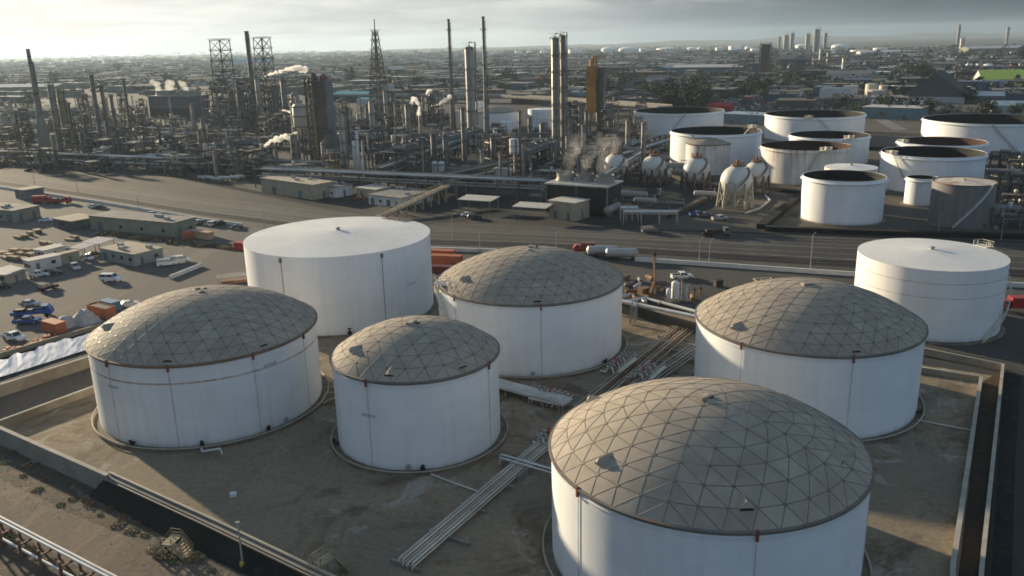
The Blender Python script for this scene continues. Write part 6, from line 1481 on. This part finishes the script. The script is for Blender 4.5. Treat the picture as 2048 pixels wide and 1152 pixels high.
lm('long white warehouse row under the right horizon', 1760, 112, 120, 40, 12, rad(-6), TW['white'], TW['white'], 3); lm('far red-topped block beyond the orange tower', 1203, 122, 22, 20, 20, GR, TW['red'], TW['red'])
# freeway on piers across the middle distance
fw = [at(640, 190, 7), at(880, 191, 7), at(1010, 192, 7), at(1160, 201, 7), at(1330, 214, 7)]
t = thing('overpass', 'long pale freeway overpass on piers behind the tallest columns', 'bridge'); mb = MB()
for a, b in zip(fw, fw[1:]): mb.bar(a, b + (b - a).normalized() * .3, 16, 1.6)
mb.build('deck', m_conc, t); mb = MB()
for a, b in zip(fw, fw[1:]):
    s_ = Vector((-(b - a).y, (b - a).x, 0)).normalized() * 7.7; mb.bar(a + s_ + Vector((0, 0, 1.2)), b + s_ + Vector((0, 0, 1.2)), .3, .9); mb.bar(a - s_ + Vector((0, 0, 1.2)), b - s_ + Vector((0, 0, 1.2)), .3, .9)
mb.build('parapet', m_cope, t)
for a, b in zip(fw, fw[1:]):
    k = int((b - a).length / 30)
    for i in range(k): p = a.lerp(b, (i + .5) / k); MB().cyl((p.x, p.y, 0), (p.x, p.y, 6.4), 1.2, n=8).build('pier', m_conc, t)
for nm, pts, w_ in (('street', [(1160, 203), (1420, 168), (1560, 150)], 16), ('street', [(1240, 205), (1600, 178), (2100, 184)], 14), ('street', [(-100, 212), (300, 178), (700, 168)], 14), ('street', [(1560, 205), (1700, 196), (1830, 214)], 9), ('street', [(560, 150), (1000, 160), (1300, 168)], 12), ('street', [(1800, 260), (1690, 200), (1640, 150)], 9)):
    P = [at(*q) for q in pts]; mb = MB()
    for a, b in zip(P, P[1:]):
        s_ = Vector((-(b - a).y, (b - a).x, 0)).normalized() * w_ / 2; mb.add([a + s_, a - s_, b - s_, b + s_], [(0, 1, 2, 3)])
    for i, q in enumerate(mb.v): mb.v[i] = (q[0], q[1], .02)
    struct(nm, mb, mat('street_paving', (.15, .145, .135), .9, var=.2, scale=.05))
# far white tanks
def far_tank(label, u, v, wpx, vt, m, dome=False, group=None):
    p = at(u, v); h = max(5, hgt(p, u, vt)); r = wpx * mpp(p) / 2; BUSY.append((p, r * 1.3))
    t = thing('distant_tank', label, 'tank', p, 0, group); MB().lathe([(r, 0), (r, h * (.7 if dome else 1))], 28).build('shell', m, t, True)
    MB().lathe([(r + .2, h * (.7 if dome else 1)), (r * .8, h * (.86 if dome else 1.03)), (r * .4, h * (.97 if dome else 1.05)), (.05, h * (1 if dome else 1.06))], 28).build('roof', m, t, True)
FTW = mat('far_tank_white', (.78, .77, .73), .6, var=.06, objvar=.12); FTT = mat('far_tank_tan', (.52, .47, .38), .7, var=.1, objvar=.1)
for u, v, w_, vt, k in ((1037, 107, 14, 102, 0), (1060, 107, 12, 102, 0), (1088, 108, 14, 102, 0), (1150, 108, 26, 99, 0), (1218, 106, 30, 94, 1), (1255, 105, 34, 94, 1), (1288, 104, 18, 97, 0), (1335, 101, 42, 95, 1), (1385, 100, 20, 94, 1), (1402, 100, 14, 94, 1), (1440, 104, 18, 95, 0), (1470, 102, 24, 92, 0), (1497, 102, 14, 92, 1), (1510, 106, 18, 97, 0), (1605, 96, 26, 88, 1), (1655, 112, 26, 100, 0), (1680, 98, 30, 88, 1), (1720, 108, 34, 100, 0), (1760, 105, 24, 96, 0)):
    far_tank('white ' + ('dome-roofed' if k else 'flat-roofed') + ' tank far away along the skyline', u, v, w_, vt, FTW, k, 'far white ' + ('domed' if k else 'flat') + ' tanks on the skyline')
for i, (u, v, w_, vt) in enumerate(((1704, 157, 28, 142), (1733, 158, 28, 141), (1763, 157, 30, 143), (1818, 154, 22, 141), (1842, 154, 18, 141))): far_tank('cream tank in the row beyond the left shoulder of the gabled shed', u, v, w_, vt, FTT if i < 2 else FTW, False, 'cream tank row by the gabled shed')
for i, (u, v, w_, vt) in enumerate(((1704, 180, 16, 168), (1742, 193, 22, 168), (1768, 186, 18, 171), (1790, 186, 16, 171), (1752, 196, 30, 180))): far_tank('tan tank in the cluster left of the gabled shed', u, v, w_, vt, FTT, False, 'tan tank cluster')
for i, (u, v) in enumerate(((1938, 141), (1955, 141), (1975, 142))): far_tank('white round-topped tank in the trio above the lime-green roof', u, v, 18, 127, FTW, True, 'white trio above the green roof')
# far plant on the right: towers and chimneys
for lab, u, v, vt, w_, m in (('brown square tower of the far plant, tallest of its block', 1528, 156, 86, 20, 'struct'), ('dark blue chimney-like tower on the right skyline', 1630, 108, 58, 9, m_slate), ('slim tower left of the two on the skyline', 1582, 100, 66, 6, m_lag3), ('slim tower, second from the left on the skyline', 1570, 102, 70, 8, m_lag3), ('thin tower farthest left of the skyline group', 1557, 102, 73, 4, m_lag3), ('short tower left of the dark blue one', 1613, 102, 68, 7, m_lag3), ('thin tower right of the dark blue one', 1648, 104, 66, 5, m_lag3), ('tall mast on the far right skyline', 1914, 92, 50, 4, m_lag3), ('thin mast at the right edge of the skyline', 2012, 88, 54, 4, m_lag3), ('pale chimney below the far right mast', 1922, 100, 76, 6, m_lag2), ('pale column in front of the dark blue tower', 1640, 132, 96, 6, m_lag2), ('pale column beside the far grey hall', 1655, 134, 104, 6, m_lag2), ('pale column in front of the far works at right', 1912, 128, 112, 5, m_lag2), ('far pale column right of the brown square tower', 1686, 150, 115, 7, m_lag2), ('pale post-like column in the far works', 1898, 124, 110, 4, m_lag2)):
    p = at(u, v); h = hgt(p, u, vt); BUSY.append((p, 12))
    if m == 'struct':
        k = mpp(p); t = thing('square_tower', lab, 'tower', p, GR); MB().box((0, 0, 0), (13 * k, 13 * k, h * .97)).build('tower_block', mat('brown_cladding', (.13, .085, .06), .8, var=.3, scale=.05), t); mb = MB()
        for i in range(10): z = h * (i + 1) / 10; mb.box((0, 0, z), (18 * k, 16 * k, .5))
        for x in (-9, 9):
            for y in (-8, 8): mb.bar((x * k, y * k, 0), (x * k, y * k, h), .9)
        mb.build('frame', m_st2, t)
    else: column(lab, u, v, vt, w_, m, 3, davit=False)
scatter2 = [(1480 + i * 17 % 560, 118 + (i * 37) % 44) for i in range(44)]
for i, (u, v) in enumerate(scatter2):
    p = at(u, v)
    if any((p - a).length < b + 14 for a, b in BUSY): continue
    k = [0, 3, 5][i % 3]; BUSY.append((p, 14)); dup(FU[k], p, GR, ['dark three-deck', 'narrow five-deck', 'rust-brown'][i % 3] + ' steel unit of the far plant at right', 'far plant ' + ['dark', 'narrow', 'rust'][i % 3] + ' units', (1.5, 1.5, 1.3))
# ordinary buildings: the largest-looking 250 as things, the rest of the town as one mass
q = random.Random(21); blds = []
def add_b(u, v, big):
    p = at(u, v)
    if inside(p, KEEP) or any((p - a).length < b + 12 for a, b in BUSY): return
    near = p.length < 1600
    if big: sx, sy, h = q.uniform(25, 70), q.uniform(16, 34), q.uniform(5, 10)
    else: sx, sy, h = q.uniform(10, 22), q.uniform(8, 14), q.uniform(3.5, 7)
    c = q.choice(['white', 'grey', 'beige', 'dark', 'brown', 'blue', 'tan', 'grey', 'dark', 'grey']); r_ = q.choice(['white', 'grey', 'grey', 'dark', 'dark', 'brown', 'tan', 'beige', 'blue', 'grey'])
    if q.random() < .04: r_ = 'red'
    BUSY.append((p, sx * .5)) if near else None
    blds.append((p, sx, sy, h, rad(q.choice((-26, 64)) + q.uniform(-4, 4)), c, r_, q.random() < .3, sx / p.length))
for i in range(700): add_b(q.uniform(-60, 2110), 112 + 110 * q.random() ** 1.15, q.random() < .8)
for i in range(5200): add_b(q.uniform(-60, 2110), 98 + (1 - math.sqrt(q.random())) * 75 + (8 - q.random() * 8), q.random() < .6)
blds.sort(key=lambda b: -b[8])
SH = {True: 'gable-roofed', False: 'flat-roofed'}
for p, sx, sy, h, rz, c, r_, gab, _ in blds[:250]:
    place = 'left' if p.x / p.y < -.22 else 'right' if p.x / p.y > .28 else 'middle'
    lab = '%s %s building under a %s roof, in the %s of the distant town' % (c, SH[gab], r_, place)
    t = thing('town_building', lab, 'building', (p.x, p.y, 0), rz, '%s %s %s-roofed buildings, %s' % (c, SH[gab], r_, place))
    b = MB().box((0, 0, -.1), (sx, sy, h + .1))
    if gab: b.add([(-sx / 2, -sy / 2, h), (-sx / 2, sy / 2, h), (-sx / 2, 0, h + sy * .11), (sx / 2, -sy / 2, h), (sx / 2, sy / 2, h), (sx / 2, 0, h + sy * .11)], [(0, 2, 1), (3, 4, 5)])
    b.build('wall', TW[c], t); r = MB()
    if gab:
        for s_ in (-1, 1): r.add([(-sx / 2 - .5, s_ * (sy / 2 + .5), h + .05), (sx / 2 + .5, s_ * (sy / 2 + .5), h + .05), (sx / 2 + .5, 0, h + sy * .11 + .15), (-sx / 2 - .5, 0, h + sy * .11 + .15)], [(0, 1, 2, 3)])
    else: r.box((0, 0, h + .01), (sx + .6, sy + .6, .5)); [r.box((q.uniform(-.35, .35) * sx, q.uniform(-.3, .3) * sy, h + .52), (3, 2.4, 1.3)) for _ in range(2)]
    r.build('roof', TW[r_], t); n_ = int(sx / 9)
    if n_: MB().box((-sx * .3, -sy / 2 - .04, 0), (3.4, .1, min(3.4, h * .7))).build('door', m_door, t)
ks = list(PAL); far = MB()
for p, sx, sy, h, rz, c, r_, gab, _ in blds[250:]:
    i0 = len(far.m); far.box((p.x, p.y, -.1), (sx, sy, h + .1), rz, ks.index(c), .98, .8 if gab else .98)
    far.m[i0 + 1] = ks.index(r_)
tag(far.build('distant_town', [TW[k] for k in ks]), 'hazy mass of small roofs and houses filling the far plain', 'town', kind='stuff')
# trees
m_leaf = mat('leaf_dark', (.034, .046, .022), .85, var=.5, scale=.5, objvar=.35); m_leaf2 = mat('leaf_olive', (.058, .062, .030), .85, var=.45, scale=.5, objvar=.35); m_bark = mat('bark', (.07, .055, .04), .9)
def tree_proto(seed, H, Wd, m, nclump):
    r = random.Random(seed); t = thing('tree', 'x', 'tree'); tr = MB(); tr.cyl((0, 0, 0), (r.uniform(-.3, .3), r.uniform(-.3, .3), H * .55), H * .035, H * .018, 7)
    cr = MB(); cs = []
    for i in range(nclump):
        a = r.uniform(0, 2 * PI); z = H * r.uniform(.3, .95); f = math.sin(PI * min(1, (z / H - .15) / .95)) ** .7; d = Wd * f * math.sqrt(r.random()); c = Vector((d * math.cos(a), d * math.sin(a), z)); cs.append(c)
        if i % 4 == 0: tr.bar((0, 0, H * .35), c, .16)
        for k in range(11):
            e = c + Vector((r.gauss(0, 1), r.gauss(0, 1), r.gauss(0, .7))) * H * .075; s_ = H * r.uniform(.03, .065)
            u = Vector((r.uniform(-1, 1), r.uniform(-1, 1), r.uniform(-.6, .6))).normalized() * s_; v = u.cross(Vector((r.uniform(-1, 1), r.uniform(-1, 1), 1))).normalized() * s_ * .8
            cr.add([e - u, e - v, e + u, e + v], [(0, 1, 2, 3)])
    tr.build('trunk', m_bark, t); cr.build('crown', m, t); return t
TP = [tree_proto(1, 11, 4.5, m_leaf, 34), tree_proto(2, 15, 4.2, m_leaf, 36), tree_proto(3, 9, 4.2, m_leaf2, 30), tree_proto(4, 13, 6, m_leaf, 42), tree_proto(5, 17, 3.0, m_leaf2, 30), tree_proto(6, 8, 5, m_leaf2, 34)]
TLN = ['round dark green tree', 'tall dark green tree', 'small olive tree', 'broad dark green tree', 'slim tall olive tree', 'broad olive tree']
first = set(); ntree = 0
def tree(k, p, s_, where):
    lab = '%s %s' % (TLN[k], where); g = lab + 's'
    if k not in first: first.add(k); o = TP[k]; o.location = p; o.scale = (s_, s_, s_ * q.uniform(.85, 1.15)); o['label'] = lab; o['group'] = g
    else: dup(TP[k], p, q.uniform(0, 6), lab, g, (s_, s_, s_ * q.uniform(.85, 1.15)))
def grove(n, ub, vb, where, s0, s1, kinds):
    for i in range(n): tree(q.choice(kinds), at(q.uniform(*ub), q.uniform(*vb)), q.uniform(s0, s1), where)
grove(26, (1318, 1412), (206, 223), 'in the dark grove behind the left open tank', 1.0, 1.7, (0, 1, 3)); grove(10, (1240, 1320), (206, 216), 'in the thin trees left of the dark grove', .8, 1.2, (0, 2))
grove(12, (1480, 1540), (180, 196), 'in the clump by the car yard', .9, 1.5, (0, 3)); grove(4, (1842, 1862), (222, 228), 'in the clump below the gabled shed', .7, 1.0, (0, 3)); grove(14, (1650, 1840), (222, 236), 'in the row behind the back-row tanks', .8, 1.3, (0, 2, 3))
grove(22, (1700, 2048), (226, 240), 'along the dark hedge behind the right back-row tank', .7, 1.1, (0, 3, 5)); grove(7, (1926, 1948), (198, 208), 'right of the gabled shed', .7, 1.1, (0, 3)); grove(14, (1905, 2048), (118, 134), 'in the wooded slope on the right', 1.1, 1.9, (3, 0, 1)); grove(8, (1815, 1905), (144, 158), 'behind the gabled shed roof', 1.2, 2.0, (0, 3))
grove(30, (560, 1100), (128, 172), 'in the middle of the distant town', 1.2, 2.2, (0, 2, 3, 5)); grove(34, (-20, 560), (125, 190), 'in the left of the distant town', 1.2, 2.2, (0, 2, 3, 5)); grove(30, (1240, 1700), (135, 205), 'in the right of the distant town', 1.0, 1.8, (0, 2, 3, 5)); grove(14, (1080, 1300), (170, 205), 'by the freeway overpass', 1.0, 1.8, (0, 1, 3, 4))
wd = MB(); r = random.Random(31)
for i in range(5200):
    u = r.uniform(-80, 2130); v = 97 + (1 - r.random() ** .55) * 100; p = at(u, v)
    if p.y > 9500 or inside(p, KEEP) or any((p - a).length < b * .8 for a, b in BUSY[:60]): continue
    H = r.uniform(5, 12) * (1.25 if v < 120 else 1); w_ = H * r.uniform(.5, 1.1)
    for k in range(7):
        e = p + Vector((r.gauss(0, w_ * .4), r.gauss(0, w_ * .4), H * r.uniform(.35, .95))); s_ = w_ * r.uniform(.25, .5)
        a = Vector((r.uniform(-1, 1), r.uniform(-1, 1), r.uniform(-.5, .5))).normalized() * s_; b = a.cross(Vector((r.uniform(-1, 1), r.uniform(-1, 1), 1))).normalized() * s_
        wd.add([e - a, e - b, e + a, e + b], [(0, 1, 2, 3)], i % 2)
tag(wd.build('far_woods', [m_leaf, m_leaf2]), 'scattered distant trees merging into a dark green belt below the horizon', 'woods', kind='stuff')
# salvage yard: rows of small cars and vans beyond the open tanks
def mini(paint):
    mb = MB().box((0, 0, .3), (4.6, 1.8, .75), 0, 0, .97, .95).box((-.2, 0, 1.05), (2.5, 1.6, .55), 0, 1, .7, .85).box((-.2, 0, 1.602), (1.7, 1.35, .06), 0, 0)
    for x in (-1.4, 1.4):
        for s_ in (-1, 1): mb.cyl((x, s_ * .7, .33), (x, s_ * .93, .33), .33, n=8, m=1)
    return mb.build('scrap_car', [CARP[paint], m_glass])
paints = ['white', 'silver', 'grey', 'black', 'red', 'blue', 'darkred', 'tan']; mp_ = {}
k = 0; r = random.Random(51); rest = MB(); restn = 0
pts = []
for i in range(1100):
    u, v = r.uniform(1400, 1838), r.uniform(186, 226)
    if v < 232 - (u - 1400) * .07 - 34 or (1470 < u < 1545 and v < 198): continue
    p = at(u, v)
    if any((p - a).length < b for a, b in BUSY[:40]): continue
    e = Vector((math.cos(GR), math.sin(GR), 0)); f = Vector((-e.y, e.x, 0)); a, b = p.dot(e), p.dot(f); p = e * (round(a / 2.6) * 2.6) + f * (round(b / 8) * 8)
    pts.append((p.x, p.y))
pts = sorted(set((round(x, 1), round(y, 1)) for x, y in pts), key=lambda t: t[1])
for x, y in pts[:240]:
    pt = r.choice(paints); lab = {'darkred': 'dark red'}.get(pt, pt) + ' car in the crowded salvage yard beyond the open tanks'
    if pt not in mp_: mp_[pt] = o = mini(pt)
    else: o = mp_[pt].copy(); col.objects.link(o)
    o.location = (x, y, .0); o.rotation_euler.z = GR + PI / 2 + r.uniform(-.08, .08); tag(o, lab, 'car', pt + ' salvage-yard cars')
for x, y in pts[240:]: rest.box((x, y, .3), (1.8, 4.6, .75), GR, (int(x * 7) % 4), .97, .97).box((x, y, 1.05), (1.6, 2.4, .6), GR, 4, .85, .7)
if rest.v: tag(rest.build('salvage_cars', [CARP['white'], CARP['grey'], CARP['red'], CARP['blue'], m_glass]), 'dense far rows of cars in the salvage yard', 'cars', kind='stuff')
# ------------------------------------------------------------------ steam
m_steam = bpy.data.materials.new('steam'); nn, ll = nodes(m_steam); nn.remove(nn['Principled BSDF'])
v_ = nn.new('ShaderNodeVolumePrincipled'); v_.inputs['Color'].default_value = (.97, .97, .95, 1); v_.inputs['Density'].default_value = .8; v_.inputs['Anisotropy'].default_value = .35
ll.new(v_.outputs[0], nn['Material Output'].inputs['Volume'])
m_steam2 = m_steam.copy(); m_steam2.name = 'thin_steam'; m_steam2.node_tree.nodes['Principled Volume'].inputs['Density'].default_value = .022
n2_, l2_ = m_steam2.node_tree.nodes, m_steam2.node_tree.links; nz_ = n2_.new('ShaderNodeTexNoise'); nz_.inputs['Scale'].default_value = .22; nz_.inputs['Detail'].default_value = 3
tc_ = n2_.new('ShaderNodeTexCoord'); l2_.new(tc_.outputs['Object'], nz_.inputs['Vector']); mr_ = n2_.new('ShaderNodeMapRange'); sp_ = n2_.new('ShaderNodeSeparateXYZ'); l2_.new(tc_.outputs['Object'], sp_.inputs[0])
for i_, v2 in enumerate((.42, .68, 0, .06)): mr_.inputs[i_ + 1].default_value = v2
l2_.new(nz_.outputs['Fac'], mr_.inputs[0]); fd = n2_.new('ShaderNodeMapRange'); l2_.new(sp_.outputs['Z'], fd.inputs[0])
for i_, v2 in enumerate((12, 38, 1, 0.06)): fd.inputs[i_ + 1].default_value = v2
ml = n2_.new('ShaderNodeMath'); ml.operation = 'MULTIPLY'; l2_.new(mr_.outputs[0], ml.inputs[0]); l2_.new(fd.outputs[0], ml.inputs[1]); l2_.new(ml.outputs[0], n2_['Principled Volume'].inputs['Density'])
m_steam3 = m_steam.copy(); m_steam3.name = 'light_steam'; m_steam3.node_tree.nodes['Principled Volume'].inputs['Density'].default_value = .06
def plume(label, d0, path, r0, r1, m, seed, n=16):
    """billowing plume: lumps along a path (photo points at the distance of its vent), fused into one skin"""
    r = random.Random(seed); p0 = d0; D = math.hypot(p0.x, p0.y); P = []
    for u, v in path:
        d = ray(u, v); s_ = D / math.hypot(d.x, d.y); P.append(Vector((d.x * s_, d.y * s_, CAMZ + d.z * s_)))
    k = math.hypot(D, CAMZ) / FPX; bm = bmesh.new()
    for i in range(n):
        t = i / (n - 1); c = poly_at(P, t); rr = lerp(r0, r1, t) * k * r.uniform(.7, 1.25)
        c = c + Vector((r.gauss(0, .25), r.gauss(0, .5), r.gauss(0, .25))) * rr
        g = bmesh.ops.create_icosphere(bm, subdivisions=2, radius=rr, matrix=Matrix.Translation(c) @ Matrix.Diagonal((1, 1, r.uniform(.75, 1.1), 1)))
        for vv in g['verts']: vv.co += (vv.co - c).normalized() * rr * r.uniform(-.18, .22)
    me = bpy.data.meshes.new('steam_plume'); bm.to_mesh(me); bm.free(); me.materials.append(m)
    o = bpy.data.objects.new('steam_plume', me); col.objects.link(o); md = o.modifiers.new('fuse', 'REMESH'); md.mode = 'VOXEL'; md.voxel_size = max(.35, min(r0, r1) * k * .3); md.use_smooth_shade = True
    return tag(o, label, 'steam')
plume('white steam streaming left from the cracker block top', at(640, 335), [(612, 139), (590, 134), (560, 142), (530, 153)], 6, 2.2, m_steam, 1)
plume('bright steam plume drifting left in front of the stout grey column', at(592, 326), [(590, 277), (560, 276), (540, 284), (523, 296)], 7, 2.5, m_steam, 2)
plume('small bright steam puff low beside the bright pipe rack', at(440, 318), [(424, 303), (436, 299), (450, 298), (460, 302)], 4, 5, m_steam, 3, 10)
plume('curling white steam at the head of the grey column, middle', at(825, 292), [(822, 206), (826, 196), (834, 200), (838, 214), (836, 226)], 4.5, 4, m_steam, 4, 10)
plume('thin white steam wisp right of the curling one', at(890, 270), [(900, 196), (890, 200), (878, 208), (864, 212)], 5, 2, m_steam, 5, 10)
plume('short white steam jet above the overpass by the tan column', at(860, 250), [(856, 187), (857, 181), (862, 180)], 4, 3, m_steam, 6, 6)
for i, (u, w_) in enumerate(((316, 0), (340, 8), (370, 4))): plume(['leftmost', 'middle', 'rightmost'][i] + ' cream plume rising from the back-left cooling tower', at(u, 225), [(u, 191), (u + 2, 180), (u - 2, 170), (u - 10 + w_, 164)], 4, 6, m_steam3, 7 + i, 10)
plume('tiny white steam jet left of the gooseneck pipe', at(580, 300), [(566, 220), (574, 222), (582, 224)], 2, 2.5, m_steam, 11, 6)
plume('small steam puff in the left of the plant', at(320, 315), [(312, 284), (320, 279), (327, 274)], 2, 3, m_steam, 12, 6)
for i, (u, v0) in enumerate(((1133, 338), (1170, 338), (1205, 340))): plume('faint grey steam drifting up from the ' + ['left', 'middle', 'right'][i] + ' fan of the cooling tower', at(u, 420), [(u, v0), (u + 6, v0 - 22), (u + 14, v0 - 42), (u + 26, v0 - 62)], 12, 16, m_steam2, 20 + i, 14)
